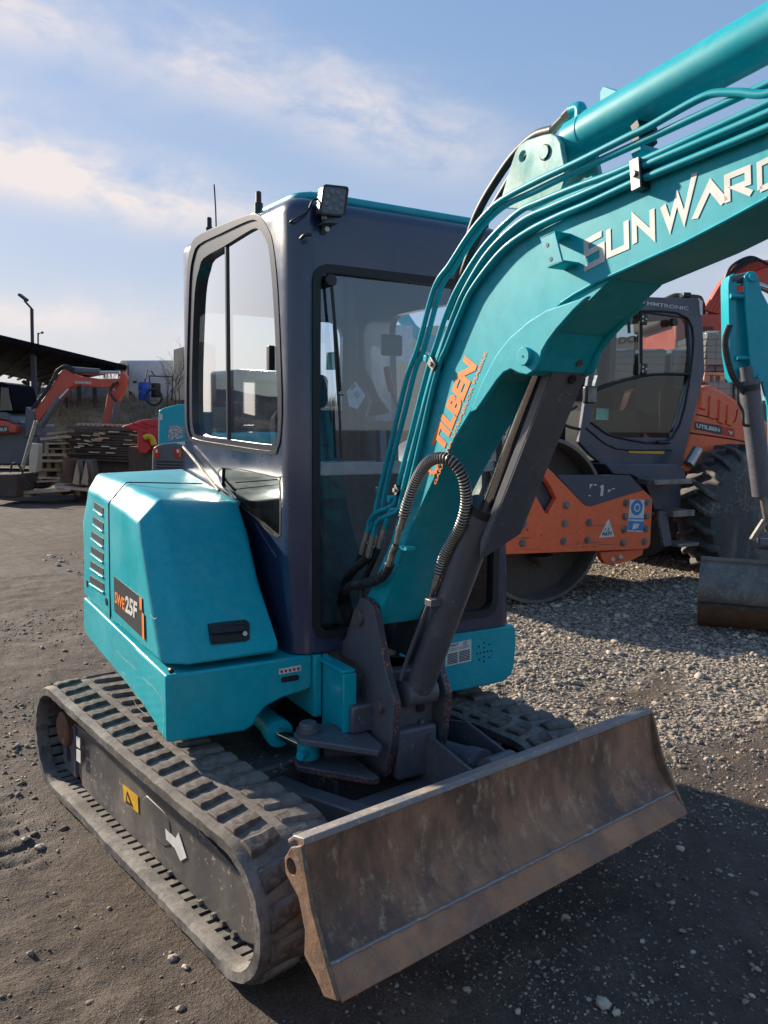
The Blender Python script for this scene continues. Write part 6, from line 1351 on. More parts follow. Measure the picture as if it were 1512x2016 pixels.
# stacks and the gabled shop front seen through the roller cab glass
for k in range(3):
    a = V.hit(1195+k*62, 760, 1, 10.4); b = V.hit(1250+k*62, 690, 1, 10.4); t = root('paver_pallet', ['film wrapped pallet seen through the left part of the roller cab glass', 'film wrapped pallet seen through the middle of the roller cab glass', 'film wrapped pallet seen through the right part of the roller cab glass'][k], 'pallet', loc=tuple(V.w((a[0], 10.4, 0))), group='film wrapped pallets seen through the roller cab')
    obj('paver_block', box(V, a[0], b[0], 10.4, 11.3, a[2]-.3, b[2]), M['concrete'], t, bev=.01); obj('film_wrap', box(V, a[0]-.02, b[0]+.02, 10.37, 11.33, a[2]-.1, b[2]+.02), M['film'], t, bev=.05)
    for r_ in range(5): zz_ = a[2]+(b[2]-a[2])*r_/5; obj('course_joint', box(V, a[0]-.002, b[0]+.002, 10.395, 10.398, zz_, zz_+.015), M['rim'], t)
    obj('pallet_stack_base', box(V, a[0], b[0], 10.45, 11.3, 0, a[2]-.3), M['concrete'], t)
SP = root('shop_front', 'peach gabled shop front seen through the roller cab glass', 'building', loc=tuple(V.w((5.2, 17, 0))))
obj('facade', prism(V, 1, 17, 21, VP(17, [(1190, 760), (1190, 675), (1210, 665), (1300, 657), (1325, 645), (1345, 660), (1352, 690), (1352, 760)])), M['peach'], SP, bev=.03)
obj('shop_lettering', textgeo('DOMINI', v3(1218, 678, 16.98), v3(1300, 668, 16.98), v3(1218, 664, 16.98), (0, 0, 0), .04), M['decal_dark'], SP)
DT = 11.8
CT = root('cream_truck', 'cream truck cab with grey bumper standing behind the roller drum', 'truck', loc=tuple(V.w((2.6, DT, 0))))
vpl('truck_body', DT, DT+1.9, [(1050, 700), (1150, 640), (1190, 640), (1190, 930), (1050, 930)], M['cream'], CT, bev=.08, label='cream coloured truck cab front')
obj('truck_side_panel', extr([v3(1058, 880, DT-.05), v3(1145, 880, DT-.05), v3(1145, 960, DT-.05), v3(1058, 960, DT-.05)], V.d((0, .04, 0))), M['vanwhite'], CT, bev=.01)
for k in range(3): obj('panel_groove', tube([v3(1060, 895+k*20, DT-.055), v3(1144, 897+k*20, DT-.055)], .008, n=6, sub=1), M['rim'], CT)
for s_px in ((1068, 960), (1150, 960)):
    c = V.hit(*s_px, 1, DT+.5); obj('truck_wheel', cyl(V.w((c[0], DT+.3, .45)), V.w((c[0], DT+.6, .45)), .45, n=24), M['tyre'], CT, smooth=True)
obj('windscreen', extr([v3(1100, 745, DT-.01), v3(1140, 700, DT-.01), v3(1185, 700, DT-.01), v3(1185, 790, DT-.01), v3(1095, 790, DT-.01)], V.d((0, -.02, 0))), M['decal_dark'], CT, bev=.01)
obj('chassis_rail', box(V, 1.9, 3.2, DT+.1, DT+1.8, .35, 1.0), M['black'], CT)
# low beige building and machines seen through the excavator's windscreen
AB = root('excavator_boom', 'teal boom of a parked machine seen through the front glass of the cab', 'excavator', loc=tuple(V.w((.1, 13, 0))))
obj('boom', prism(V, 1, 13, 13.3, VP(13, [(752, 560), (775, 575), (820, 640), (850, 665), (860, 700), (840, 690), (805, 655), (760, 600)])), M['teal'], AB, bev=.02)
obj('dipper_arm', prism(V, 1, 13.05, 13.25, VP(13, [(838, 655), (862, 660), (880, 800), (862, 800)])), M['teal'], AB, bev=.02)
obj('machine_body', prism(V, 1, 12.8, 14.2, VP(13, [(690, 700), (752, 690), (760, 770), (757, 900), (690, 900)])), M['teal'], AB, bev=.05)
obj('mast', prism(V, 1, 13, 13.2, VP(13, [(745, 560), (760, 560), (764, 700), (744, 700)])), M['teal'], AB, bev=.02)
obj('notice_board', extr([v3(773, 640, 12.7), v3(812, 640, 12.7), v3(812, 712, 12.7), v3(770, 710, 12.7)], V.d((0, .03, 0))), M['text_white'], AB)
DB = 16.0
obj('site_cabin', prism(V, 1, DB, DB+3, VP(DB, [(668, 668), (860, 640), (1000, 650), (1000, 905), (668, 905)])), M['peach'], None, bev=.05, label='low beige site cabin seen through the front glass of the cab', cat='site cabin', origin=tuple(V.w((.6, DB, 0))))
# ------------------------------------------------------------------ left background
# far field, bare wood on the skyline, earth bank
def vbox_px(name, D, x0, y0, x1, y1, dep, mat, par=None, bev=.01, **k):
    a = V.hit(x0, y1, 1, D); b = V.hit(x1, y0, 1, D); return obj(name, box(V, a[0], b[0], D, D+dep, a[2], b[2]), mat, par, bev=bev, **k)
def vcyl(name, D, p0, p1, r, mat, par, n=12, sub=1, **k): return obj(name, tube([v3(*p0, D), v3(*p1, D)], r, n=n, sub=1), mat, par, smooth=True, **k)
nbx = 60; pts = []
vs = []; fs = []
bx = np.linspace(-26, 3, nbx); by = [24.0, 24.8, 25.6, 26.6, 28.0, 31, 36, 60]; bz = [-.1, .35, 1.0, 1.7, 2.15, 2.35, 2.4, 2.0]
for j, (yy, zz_) in enumerate(zip(by, bz)):
    for i, x in enumerate(bx):
        hgt = zz_*(1 if x > -11.5 else max(.25, 1-(-11.5-x)*.16)); hgt += (.22*float(fbm(np.array(x*.9), np.array(yy*.9), 4))+.0)*(zz_ > 0)*2; vs.append(V.w((x, yy+.5*math.sin(x*.8), max(hgt, -.2))))
for j in range(len(by)-1):
    for i in range(nbx-1): fs.append([j*nbx+i, j*nbx+i+1, (j+1)*nbx+i+1, (j+1)*nbx+i])
e = obj('earth_bank', (vs, fs), M['bank'], None, smooth=True, kind='structure', label='earth bank overgrown with dry grass behind the shed')
# dry grass tufts on the bank
rg = np.random.default_rng(3); vs = []; fs = []
for k in range(5200):
    x = rg.uniform(-14, 2.5); yy = rg.uniform(24.6, 29.5); zz_ = float(np.interp(yy-.5*math.sin(x*.8), by, bz))*(1 if x > -11.5 else max(.25, 1-(-11.5-x)*.16))
    for b_ in range(3):
        h = rg.uniform(.10, .42); dx, dy = rg.normal()*.14, rg.normal()*.14; w = .012; o = len(vs); ang = rg.uniform(0, 3.14)
        vs += [V.w((x-w*math.cos(ang), yy-w*math.sin(ang), zz_-.1)), V.w((x+w*math.cos(ang), yy+w*math.sin(ang), zz_-.1)), V.w((x+dx, yy+dy, zz_+h))]; fs.append([o, o+1, o+2])
obj('dry_grass', (vs, fs), M['bank'], None, kind='stuff', label='dry grass and weeds growing over the bank')
vs = []; fs = []
n_ = 160; fx = np.linspace(-220, 260, n_)
for i, x in enumerate(fx):
    h = 6+5*abs(math.sin(x*.02))+3*float(fbm(np.array(x*.09), np.array(1.0), 4)); a = V.w((x, 240+20*math.sin(x*.01), 0)); vs += [a+np.array([0, 0, -1]), a+np.array([0, 0, h]), a+V.d((0, 30, h*.9)), a+V.d((0, 60, -1))]
for i in range(n_-1):
    for j in range(3): fs.append([4*i+j, 4*(i+1)+j, 4*(i+1)+j+1, 4*i+j+1])
obj('distant_wood', (vs, fs), M['fartrees'], None, smooth=True, kind='structure', label='low bare wood along the horizon')
def bare_tree(name, loc, h, seed, label, r0=.06, depth=5, spread=.55, group=None):
    rg = random.Random(seed); t = root(name, label, 'tree', loc=tuple(loc), group=group); tr = []; tw = []
    def grow(p, d, L, r, lev):
        q = p+d*L; (tr if lev < 2 else tw).append(tube([p, (p+q)/2+np.array([rg.uniform(-1, 1)*L*.04 for _ in range(3)]), q], [r, r*.85, r*.68], n=5 if lev < 2 else 3, sub=1))
        if lev >= depth: return
        for _ in range(3 if lev < 3 else 2):
            nd = d+np.array([rg.uniform(-1, 1)*spread, rg.uniform(-1, 1)*spread, rg.uniform(-.15, .5)*spread]); nd /= np.linalg.norm(nd); grow(p+(q-p)*rg.uniform(.55, 1), nd, L*rg.uniform(.6, .8), r*.6, lev+1)
    grow(np.array(loc, float), np.array([0, 0, 1.0]), h*.32, r0, 0)
    obj('trunk', join(*tr), M['bark'], t, smooth=True); obj('crown', join(*tw), M['bark'], t); return t
b = V.hit(213, 755, 1, 40); bare_tree('bare_tree', V.w((b[0], 40, 1.8)), 3.4, 3, 'small bare tree on the skyline above the shed roof end', .05)
b = V.hit(276, 735, 1, 46); bare_tree('bare_tree', V.w((b[0], 46, 1.9)), 4.2, 5, 'bare tree top showing just over the white van', .05)
for i, (px, hh, lab) in enumerate([(352, 2.2, 'bare shrub in front of the beige wall beside the cab'), (330, 1.3, 'low bare shrub right of the black barrel'), (344, 1.6, 'bare shrub between the van and the beige wall')]):
    b = V.hit(px, 790, 1, 27.5); bare_tree('bare_shrub', V.w((b[0], 27.5, 2.0)), hh*1.3, 20+i, lab, .02, 5, .7)
# pale tree line far left
for i in range(9):
    b = V.hit(-20+i*14, 800, 1, 85); bare_tree('distant_tree', V.w((b[0], 85+i % 3*4, 0)), 6.5+i % 3, 40+i, ['bare tree in the far hedge row at the left edge', 'bare tree in the far hedge row left of the lamp post'][i > 4], .12, 5, .5, group='bare trees of the far hedge row')
# ---- lamp posts
def post(name, D, pts, r, label, arm=None, grp=None):
    t = root(name, label, 'lamp post', loc=tuple(V.w((V.hit(*pts[0], 1, D)[0], D, 0))))
    b0 = V.hit(*pts[0], 1, D); obj('pole', tube([V.w((b0[0], D, 0))]+[v3(*p, D) for p in pts], r, n=12, sub=1), M['post'], t, smooth=True)
    if arm: obj('bracket_arm', tube([v3(*p, D) for p in arm[:2]], r*.6, n=8, sub=1), M['post'], t, smooth=True); obj('lamp_head', extr([v3(*arm[1], D), v3(arm[2][0], arm[2][1], D), v3(arm[2][0]+3, arm[2][1]-4, D), v3(arm[1][0]+3, arm[1][1]-4, D)], V.d((0, .2, 0))), M['black'], t)
    return t
post('street_lamp', 22, [(66, 800), (62.5, 608)], .045, 'tall street lamp rising through the dark shed roof', [(62.5, 608), (48, 592), (34, 581)])
post('street_lamp', 45, [(75, 750), (75, 655)], .045, 'thin distant lamp post just right of the tall one', [(75, 658), (79, 656), (81, 657)])
# ---- open shed
SH = root('open_shed', 'open sided shed with a dark sloping roof on steel posts', 'shed', loc=tuple(V.w((-9, 24, 0))))
ra = [v3(-60, 655, 19), v3(250, 727, 26), v3(244, 731, 33), v3(100, 757, 36), v3(60, 749, 33), v3(-60, 723, 31)]
obj('shed_roof', extr(ra, (0, 0, .12)), M['roofdark'], SH, label='dark corrugated shed roof seen from below')
for k in range(9):
    t_ = k/9; pa = ra[0]+(ra[1]-ra[0])*t_; pb2 = ra[5]+(ra[3]-ra[5])*t_
    obj('roof_purlin', tube([pa-np.array([0, 0, .08]), pb2-np.array([0, 0, .08])], .05, n=6, sub=1), M['roofdark'], SH)
for (x0, y0, x1, D, r_) in ((66, 700, 68, 21.5, .055), (98, 757, 99, 27, .05), (126, 757, 128, 27, .05), (153, 755, 156, 27, .055), (184, 752, 187, 27, .055)):
    b0 = V.hit(x1, 830, 1, D); obj('shed_post', box(V, b0[0]-r_, b0[0]+r_, D, D+.12, 0, V.hit(x0, y0, 1, D)[2]), M['post'], SH)
obj('roof_brace', tube([v3(45, 750, 26), v3(66, 772, 26)], .06, n=6, sub=1), M['post'], SH)
obj('roof_brace', tube([v3(72, 775, 26), v3(80, 752, 26)], .06, n=6, sub=1), M['post'], SH); obj('roof_brace', tube([v3(55, 745, 26), v3(55, 810, 26)], .05, n=6, sub=1), M['post'], SH)
# ---- van, wall, barrels on the bank
VN = root('white_van', 'dusty white panel van parked up on the bank', 'van', loc=tuple(V.w((V.hit(285, 790, 1, 30)[0], 30, 2.2))))
vb = VP(30, [(232, 788), (233, 712), (240, 709), (340, 709), (346, 716), (346, 788), (262, 792)])
obj('van_body', prism(V, 1, 30, 32, vb), M['vanwhite'], VN, bev=.06, seg=3); obj('van_rear_door', extr([v3(252, 719, 29.97), v3(340, 719, 29.97), v3(340, 783, 29.97), v3(253, 783, 29.97)], V.d((0, .02, 0))), M['vanwhite'], VN, bev=.02)
obj('van_front', extr([v3(231, 788, 29.9), v3(232, 714, 29.9), v3(250, 712, 29.9), v3(253, 788, 29.9)], V.d((0, .1, 0))), M['cream'], VN, bev=.03)
obj('door_seam', tube([v3(252, 719, 29.94), v3(252, 783, 29.94)], .02, n=6, sub=1), M['rim'], VN); obj('door_handle', extr([v3(262, 750, 29.94), v3(269, 750, 29.94), v3(269, 754, 29.94), v3(262, 754, 29.94)], V.d((0, .03, 0))), M['black'], VN)
c = V.hit(250, 786, 1, 30); obj('van_wheel', cyl(V.w((c[0], 29.95, c[2])), V.w((c[0], 30.2, c[2])), .32, n=20), M['tyre'], VN, smooth=True)
obj('beige_wall', prism(V, 1, 28.8, 31, VP(28.8, [(342, 788), (341, 688), (400, 672), (400, 788)])), M['cream'], None, label='tall beige wall panel behind the bare shrubs beside the cab', cat='wall', bev=.02, origin=tuple(V.w((-7.4, 28.8, 2))))
def barrel(px0, px1, py0, py1, D, mat, label, cat='barrel'):
    a = V.hit(px0, py1, 1, D); b_ = V.hit(px1, py0, 1, D); r_ = (b_[0]-a[0])/2; t = root('barrel', label, cat, loc=tuple(V.w((a[0]+r_, D, a[2]))))
    obj('drum_shell', cyl(V.w((a[0]+r_, D, a[2])), V.w((a[0]+r_, D, b_[2])), r_, n=24, rings=[(0, r_*.95), (.03, r_), (.32, r_), (.34, r_*1.04), (.36, r_), (.64, r_), (.66, r_*1.04), (.68, r_), (.97, r_), (1, r_*.93)]), mat, t, smooth=True); obj('lid', cyl(V.w((a[0]+r_, D, b_[2])), V.w((a[0]+r_, D, b_[2]+.02)), r_*.9, n=24), mat, t); return t
barrel(273, 295, 754, 788, 26.8, M['blue'], 'blue plastic barrel on the bank in front of the van')
barrel(297, 316, 756, 782, 27.2, M['black'], 'black barrel beside the blue one')
tw_ = V.hit(303, 782, 1, 26.5); obj('loose_wheel', tube([V.w((tw_[0]+.25*math.cos(a), 26.5, tw_[2]+.0+.25*math.sin(a))) for a in np.linspace(0, 2*math.pi, 24)], .035, n=8, sub=1), M['black'], None, smooth=True, label='thin wheel leaning against the black barrel', cat='wheel', origin=tuple(V.w((tw_[0], 26.5, tw_[2]-.25))))
FN = obj('pipe_rail', join(*[tube([v3(*a, 27.4), v3(*b_, 27.4)], .02, n=6, sub=1) for a, b_ in (((292, 740), (340, 742)), ((290, 728), (284, 757)), ((298, 730), (304, 740)), ((293, 740), (296, 757)), ((340, 742), (338, 788)))]), M['post'], None, label='bent pipe railing behind the barrels', cat='railing', origin=tuple(V.w((V.hit(315, 760, 1, 27.4)[0], 27.4, 2))))
# ---- orange mini excavator under the shed
DO = 17.8
OE = root('mini_excavator', 'orange mini excavator at the left edge reaching its arm out of the shed', 'excavator', loc=tuple(V.w((-8.5, DO, 0))))
obj('boom', prism(V, 1, DO, DO+.25, VP(DO, [(56, 822), (63, 812), (90, 778), (104, 755), (112, 738), (122, 728), (136, 727), (142, 736), (160, 741), (200, 746), (234, 745), (235, 756), (215, 764), (180, 762), (152, 757), (140, 762), (128, 772), (108, 798), (92, 812), (78, 828), (62, 832)])), M['orange_red'], OE, bev=.02, label='orange boom with white lettering')
OB = OE.children[0]
obj('boom_lettering', textgeo('SUNWARD', v3(148, 755, DO-.01), v3(180, 756, DO-.01), v3(148, 750, DO-.01), (0, 0, 0), .04), M['text_white'], OE)
obj('dipper_arm', prism(V, 1, DO+.03, DO+.22, VP(DO, [(233, 742), (241, 731), (249, 743), (243, 765), (234, 785), (222, 832), (216, 845), (198, 838), (204, 810), (212, 765), (216, 760), (222, 770), (228, 768)])), M['orange_red'], OE, bev=.02, label='orange dipper arm pointing down')
obj('arm_cylinder', tube([v3(136, 728, DO+.1), v3(196, 733, DO+.1)], .075, n=12, sub=1), M['grey'], OE, smooth=True); obj('arm_cylinder_rod', tube([v3(196, 733, DO+.1), v3(236, 733, DO+.1)], .035, n=10, sub=1), M['chrome'], OE, smooth=True)
obj('boom_cylinder', tube([v3(80, 840, DO-.1), v3(118, 785, DO-.1)], .07, n=12, sub=1), M['grey'], OE, smooth=True); obj('boom_cylinder_rod', tube([v3(118, 785, DO-.1), v3(136, 766, DO-.1)], .035, n=10, sub=1), M['chrome'], OE, smooth=True)
obj('bucket_cylinder', tube([v3(232, 790, DO-.05), v3(221, 838, DO-.05)], .07, n=12, sub=1), M['grey'], OE, smooth=True)
for k in range(3): obj('boom_hose', tube([v3(a+k*3, b_-k*2, DO-.03) for a, b_ in ((62, 806), (88, 770), (104, 745), (112, 729), (125, 724), (140, 730))], .025, n=8, sub=4), M['hose'], OE, smooth=True)
obj('hose_bundle', tube([v3(a, b_, DO-.1) for a, b_ in ((233, 752), (222, 758), (217, 772), (224, 785), (230, 790))], .03, n=8, sub=4), M['hose'], OE, smooth=True)
CO = obj('operator_cab', prism(V, 1, DO-.1, DO+1.2, VP(DO, [(-30, 752), (6, 752), (20, 757), (26, 775), (31, 812), (-30, 812)])), M['roofdark'], OE, bev=.04)
obj('cab_glass', extr([v3(2, 762, DO-.12), v3(16, 764, DO-.12), v3(24, 808, DO-.12), v3(0, 808, DO-.12)], V.d((0, .01, 0))), M['glass_dark'], CO)
obj('body_panel', prism(V, 1, DO-.25, DO+.9, VP(DO, [(-40, 824), (2, 826), (25, 830), (41, 838), (42, 852), (18, 853), (-40, 853)])), M['orange_red'], OE, bev=.03, label='orange body panel with white model number')
obj('grey_cover', prism(V, 1, DO-.2, DO+.9, VP(DO, [(-40, 810), (20, 812), (33, 826), (36, 835), (22, 828), (2, 824), (-40, 822)])), M['grey'], OE, bev=.02)
dcl = obj('model_decal', extr([v3(-6, 838, DO-.26), v3(14, 839, DO-.26), v3(18, 851, DO-.26), v3(-6, 851, DO-.26)], V.d((0, .005, 0))), M['decal_dark'], OE); obj('decal_lettering', textgeo('50UF', v3(-5, 849, DO-.27), v3(14, 849, DO-.27), v3(-5, 842, DO-.27), (0, 0, 0), .03), M['text_white'], dcl)
obj('slew_body', box(V, -9.5, V.hit(75, 840, 1, DO)[0], DO+.0, DO+1.0, .62, V.hit(70, 835, 1, DO)[2]), M['grey'], OE, bev=.05)
for yy in (DO-.3, DO+.8): obj('crawler_track', extr([V.w(q) for q in ((-10.5, yy, .05), (-7.7, yy, .05), (-7.45, yy, .25), (-7.6, yy, .5), (-10.5, yy, .55))], V.d((0, .35, 0))), M['tyre'], OE, bev=.05)
obj('boom_foot', extr([v3(50, 800, DO-.05), v3(66, 812, DO-.05), v3(74, 858, DO-.05), v3(48, 862, DO-.05)], V.d((0, .4, 0))), M['grey'], OE, bev=.02)
# ---- ladder
LD = root('ladder', 'aluminium ladder propped up beside the timber stack', 'ladder', loc=tuple(v3(42, 925, 16.2)))
for dx in (0, 5): obj('stile', tube([v3(41+dx, 925, 16.2), v3(69+dx, 828, 16.2)], .018, n=6, sub=1), M['zinc'], LD)
for k in range(9):
    t_ = (k+.5)/9; obj('rung', tube([v3(41+28*t_, 925-97*t_, 16.2), v3(46+28*t_, 925-97*t_, 16.2)], .012, n=6, sub=1), M['zinc'], LD)
# ---- timber and steel stacks
D1 = 17.3
TS = root('timber_stack', 'stack of brown boards and pallets left of the rusty beams', 'timber stack', loc=tuple(v3(110, 945, D1)))
rows = [(92, 172, 852, 846, 5, -10), (79, 150, 862, 853, 5, -8), (90, 140, 872, 869, 3, -1), (92, 138, 882, 880, 3, 0), (74, 132, 893, 889, 5, 0), (74, 124, 905, 902, 5, 0), (74, 120, 922, 919, 6, 0), (74, 118, 938, 936, 4, 3), (72, 116, 947, 944, 3, -2)]
for i, (x0, x1, y0, y1, th, sl_) in enumerate(rows):
    obj('board', extr([v3(x0, y0, D1-.05*(i % 3)), v3(x1, y0+sl_*.8, D1-.05*(i % 3)), v3(x1, y0+sl_*.8+th, D1-.05*(i % 3)), v3(x0, y0+th, D1-.05*(i % 3))], V.d((0, .9+.1*(i % 2), 0))), M['wood'] if i % 3 else M['wood2'], TS)
for (x, y0, y1) in ((88, 870, 893), (92, 898, 925), (108, 905, 922), (84, 925, 940), (112, 925, 938), (100, 884, 893), (122, 862, 893), (76, 898, 948)):
    obj('spacer_block', extr([v3(x, y0, D1+.1), v3(x+8, y0, D1+.1), v3(x+8, y1, D1+.1), v3(x, y1, D1+.1)], V.d((0, .7, 0))), M['wood2'], TS)
SB2 = root('steel_stack', 'long stack of dark rusty steel beams with timber spacers', 'steel stack', loc=tuple(v3(200, 950, D1-.3)))
rg = random.Random(5); y = 838
for i in range(12):
    th = rg.choice([4, 5, 6]); x0 = 140+rg.uniform(-8, 8); x1 = 272+rg.uniform(-10, 8)
    obj('steel_beam', extr([v3(x0, y, D1-.35+rg.uniform(-.06, .06)), v3(x1, y+6+rg.uniform(-1, 1), D1-.35), v3(x1, y+6+th, D1-.35), v3(x0, y+th, D1-.35)], V.d((0, .7, 0))), M['darksteel'], SB2); y += th+.6
for k in range(26):
    x = rg.uniform(142, 268); yy = rg.uniform(842, 892); w = rg.uniform(6, 22); obj('timber_spacer', extr([v3(x, yy, D1-.40), v3(x+w, yy+1, D1-.40), v3(x+w, yy+3.2, D1-.40), v3(x, yy+2.4, D1-.40)], V.d((0, .3, 0))), M['wood'] if k % 4 else M['cream'], SB2)
for k in range(12): 
    x = 152+k*9.5; obj('top_batten', extr([v3(x, 833+.3*k, D1-.3), v3(x+6, 833+.3*k, D1-.3), v3(x+6, 837+.3*k, D1-.3), v3(x, 837+.3*k, D1-.3)], V.d((0, .5, 0))), M['wood'], SB2)
obj('beam_support', box(V, V.hit(150, 900, 1, D1)[0], V.hit(270, 900, 1, D1)[0], D1-.2, D1+.3, 0, V.hit(200, 905, 1, D1)[2]), M['darksteel'], SB2)
# pipe, buckets, pallet, panel
PT = root('wooden_pallet', 'grey wooden pallet under the rusty pipe and the buckets', 'pallet', loc=tuple(v3(145, 975, 16.3)))
for k in range(3): obj('pallet_board', extr([v3(108, 952+k*3, 16.6-.3*k), v3(182, 958+k*4, 16.4-.3*k), v3(182, 961+k*4, 16.4-.3*k), v3(108, 955+k*3, 16.6-.3*k)], V.d((0, .25, 0))), M['wood'], PT)
for x in (112, 148, 170): obj('pallet_block', extr([v3(x, 958, 16.2), v3(x+10, 959, 16.2), v3(x+10, 976, 16.2), v3(x, 974, 16.2)], V.d((0, .8, 0))), M['wood2'], PT)
c = V.hit(133, 952, 1, 16.3); c1 = V.hit(133, 904, 1, 16.3); obj('rusty_pipe', cyl(V.w((c[0], 16.5, c[2])), V.w((c[0], 16.5, c1[2])), .155, n=28), M['rust'], None, smooth=True, label='short wide rusty pipe standing upright on the pallet', cat='pipe', origin=tuple(V.w((c[0], 16.5, c[2]))))
def small_bucket(x0, label):
    t = root('digger_bucket', label, 'bucket', loc=tuple(v3(x0+12, 957, 16.2)), group='two narrow digging buckets on the pallet')
    obj('bucket_shell', extr([v3(x0, 950, 16.2), v3(x0+3, 925, 16.2), v3(x0+9, 905, 16.2), v3(x0+18, 905, 16.2), v3(x0+22, 925, 16.2), v3(x0+24, 958, 16.2), v3(x0+2, 956, 16.2)], V.d((0, .35, 0))), M['bucket'], t, bev=.02)
    obj('bucket_side', extr([v3(x0-1, 952, 16.1), v3(x0+5, 925, 16.1), v3(x0+8, 910, 16.1), v3(x0+13, 935, 16.1), v3(x0+12, 956, 16.1)], V.d((0, .04, 0))), M['wood'], t, bev=.01); return t
small_bucket(143, 'left of two upright digging buckets, next to the rusty pipe'); small_bucket(160, 'right of two upright digging buckets, at the corner of the teal hood')
obj('plastic_sheet', extr([v3(58, 872, 16.6), v3(75, 874, 16.6), v3(72, 930, 16.6), v3(56, 936, 16.6)], V.d((0, .25, 0))), M['cream'], None, bev=.02, label='pale plastic panel standing on edge left of the boards', cat='panel', origin=tuple(v3(66, 936, 16.6)))
obj('flat_boards', join(extr([v3(35, 968, 15.9), v3(139, 963, 15.9), v3(138, 967, 15.9), v3(36, 974, 15.9)], V.d((0, .5, 0))), extr([v3(34, 973, 15.9), v3(60, 975, 15.9), v3(60, 978, 15.9), v3(34, 978, 15.9)], V.d((0, .3, 0)))), M['wood'], None, label='long flat plank lying low in front of the buckets', cat='plank', origin=tuple(v3(90, 975, 15.9)))
obj('black_crate', join(extr([v3(-30, 934, 15.6), v3(33, 934, 15.6), v3(33, 980, 15.6), v3(-30, 980, 15.6)], V.d((0, .8, 0)))), M['darksteel'], None, bev=.03, label='dark steel box cut off by the left edge', cat='box', origin=tuple(v3(0, 980, 15.6)))
obj('bent_cable', tube([v3(a, b_, 15.7) for a, b_ in ((20, 930), (24, 915), (34, 912), (42, 925), (52, 950), (60, 955))], .02, n=8, sub=5), M['hose'], None, smooth=True, label='bent black hose rising from the dark steel box', cat='hose', origin=tuple(v3(40, 955, 15.7)))
# ---- red machine, teal cabinet, grey machine rear
D2 = 15.0
RD = root('red_implement', 'bright red farm implement with a yellow guard behind the steel stack', 'implement', loc=tuple(v3(285, 940, D2)))
obj('red_cover', prism(V, 1, D2, D2+1.0, VP(D2, [(238, 840), (262, 832), (282, 826), (312, 824), (312, 880), (276, 880), (270, 850)])), M['red'], RD, bev=.03)
for k in range(2): obj('cover_rib', tube([v3(262+k*16, 833-k*3, D2-.02), v3(290+k*14, 842-k*3, D2-.02)], .02, n=6, sub=1), M['red'], RD)
obj('red_bracket', prism(V, 1, D2-.1, D2+.1, VP(D2, [(275, 850), (284, 852), (286, 868), (298, 876), (298, 884), (290, 893), (278, 890), (274, 878)])), M['red'], RD, bev=.01)
obj('yellow_guard', tube([v3(a, b_, D2-.12) for a, b_ in ((284, 862), (292, 859), (299, 862), (302, 870), (304, 876))], .05, n=10, sub=5), M['yellow'], RD, smooth=True)
obj('implement_frame', box(V, V.hit(250, 900, 1, D2)[0], V.hit(330, 900, 1, D2)[0], D2+.1, D2+.9, 0, V.hit(270, 880, 1, D2)[2]), M['darksteel'], RD)
D3 = 11.0
TC = root('teal_cabinet', 'teal steel machine cabinet with a printed notice beside the cab', 'machine cabinet', loc=tuple(v3(345, 960, D3)))
obj('cabinet_body', prism(V, 1, D3, D3+1.2, VP(D3, [(311, 874), (312, 808), (322, 803), (350, 796), (366, 796), (420, 800), (420, 930), (311, 930)])), M['teal'], TC, bev=.02)
ns = obj('notice', extr([v3(332, 838, D3-.01), v3(361, 839, D3-.01), v3(361, 862, D3-.01), v3(331, 868, D3-.01)], V.d((0, .004, 0))), M['stickerprint'], TC)
obj('lifting_hole', extr([v3(315, 815, D3-.01), v3(320, 815, D3-.01), v3(320, 827, D3-.01), v3(315, 827, D3-.01)], V.d((0, .004, 0))), M['white'], TC)
obj('cabinet_base', box(V, V.hit(315, 900, 1, D3)[0], V.hit(400, 900, 1, D3)[0], D3+.1, D3+1.1, 0, V.hit(330, 925, 1, D3)[2]), M['darksteel'], TC)
D4 = 9.5
GM = root('grey_machine', 'grey machine rear with two red and orange tail lights behind the teal hood', 'machine', loc=tuple(v3(335, 1000, D4)))
obj('rear_cowl', prism(V, 1, D4, D4+1.2, VP(D4, [(298, 930), (299, 884), (306, 877), (322, 873), (345, 872), (366, 878), (420, 890), (420, 980), (298, 980)])), M['grey'], GM, bev=.03, label='dark grey rounded rear cowl')
for x0 in (301, 343):
    tl = obj('tail_light', extr([v3(x0, 882, D4-.012), v3(x0+13, 884, D4-.012), v3(x0+13, 902, D4-.012), v3(x0, 899, D4-.012)], V.d((0, .03, 0))), M['tail_red'], GM, bev=.004)
    obj('reversing_lens', extr([v3(x0+5, 884, D4-.017), v3(x0+9, 885, D4-.017), v3(x0+9, 892, D4-.017), v3(x0+5, 891, D4-.017)], V.d((0, .003, 0))), M['white'], tl)
    obj('indicator_lens', extr([v3(x0+10 if x0 > 320 else x0, 883, D4-.017), v3(x0+13 if x0 > 320 else x0+3, 884, D4-.017), v3(x0+13 if x0 > 320 else x0+3, 901, D4-.017), v3(x0+10 if x0 > 320 else x0, 899, D4-.017)], V.d((0, .003, 0))), M['amber'], tl)
for k in range(3): obj('grille_slot', extr([v3(308, 907+k*6, D4-.005), v3(360, 909+k*6, D4-.005), v3(360, 911+k*6, D4-.005), v3(308, 910+k*6, D4-.005)], V.d((0, .004, 0))), M['rim'], GM)
obj('machine_chassis', box(V, V.hit(305, 900, 1, D4)[0], V.hit(400, 900, 1, D4)[0], D4+.1, D4+1.1, 0, .75), M['black'], GM)
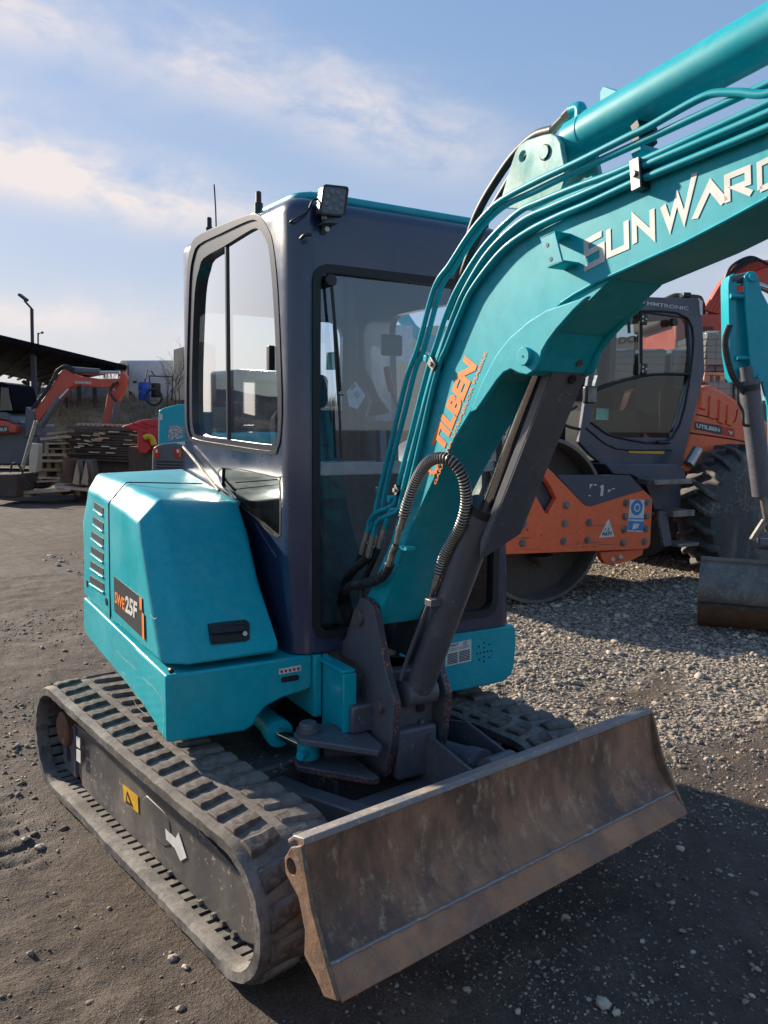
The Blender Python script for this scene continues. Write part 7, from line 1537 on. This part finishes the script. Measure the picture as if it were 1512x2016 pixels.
# ------------------------------------------------------------------ yard beside the machine, left of the picture: seen as a reflection in the cab's side window
FQ = Frame(-21, U.w((-4.3, 9.2, 0)))
RM2 = root('mini_excavator', 'teal mini excavator parked out of the picture and mirrored in the cab side window', 'excavator', loc=tuple(FQ.w((0, 0, 0))))
obj('upper_body', box(FQ, -1.1, .9, -.7, .8, .62, 1.45), M['teal'], RM2, bev=.08, seg=3)
obj('service_panel', box(FQ, -.2, .6, -.715, -.70, .75, 1.3), M['teal_pipe'], RM2, bev=.004)
obj('side_grille', box(FQ, -.9, -.4, -.715, -.70, .85, 1.3), M['rim'], RM2)
cbx = obj('cab_shell', box(FQ, -.1, .9, -.1, .8, 1.45, 2.4), M['navy'], RM2, bev=.06, seg=3); boolcut(cbx, [box(FQ, .0, .8, -.5, 1.2, 1.55, 2.25)])
for yy in (-.75, .45): obj('crawler_track', extr([FQ.w(q) for q in ((-1.0, yy, .02), (.9, yy, .02), (1.1, yy, .25), (.9, yy, .5), (-1.0, yy, .5), (-1.2, yy, .25))], FQ.d((0, .32, 0))), M['rubber'], RM2, bev=.03)
obj('boom', extr([FQ.w(q) for q in ((-.9, -.4, 1.1), (-1.5, -.4, 2.3), (-2.4, -.4, 2.9), (-2.45, -.4, 2.7), (-1.65, -.4, 2.05), (-1.1, -.4, 1.0))], FQ.d((0, .2, 0))), M['teal'], RM2, bev=.02)
obj('dipper_arm', extr([FQ.w(q) for q in ((-2.3, -.4, 3.0), (-2.55, -.4, 2.9), (-2.6, -.4, 1.4), (-2.45, -.4, 1.4))], FQ.d((0, .18, 0))), M['teal'], RM2, bev=.02)
obj('bucket', extr([FQ.w(q) for q in ((-2.65, -.6, 1.4), (-2.4, -.6, 1.4), (-2.2, -.6, 1.0), (-2.5, -.6, .8), (-2.8, -.6, 1.1))], FQ.d((0, .6, 0))), M['bucket'], RM2, bev=.02)
h_w = [FQ.w((x, 14, 0)) for x in np.linspace(-14, 2.5, 30)]
vs = []; fs = []
for i, p in enumerate(h_w): vs += [p-np.array([0, 0, .2]), p+np.array([0, 0, 1.9+.5*float(fbm(np.array(i*.5), np.array(2.), 3))]), p+FQ.d((0, .8, 1.6)), p+FQ.d((0, 1.4, -.2))]
for i in range(len(h_w)-1):
    for j in range(3): fs.append([4*i+j, 4*(i+1)+j, 4*(i+1)+j+1, 4*i+j+1])
obj('hedge', (vs, fs), M['fartrees'], None, smooth=True, label='dark bare hedge along the yard edge, out of the picture to the left', cat='hedge', origin=tuple(h_w[15]))
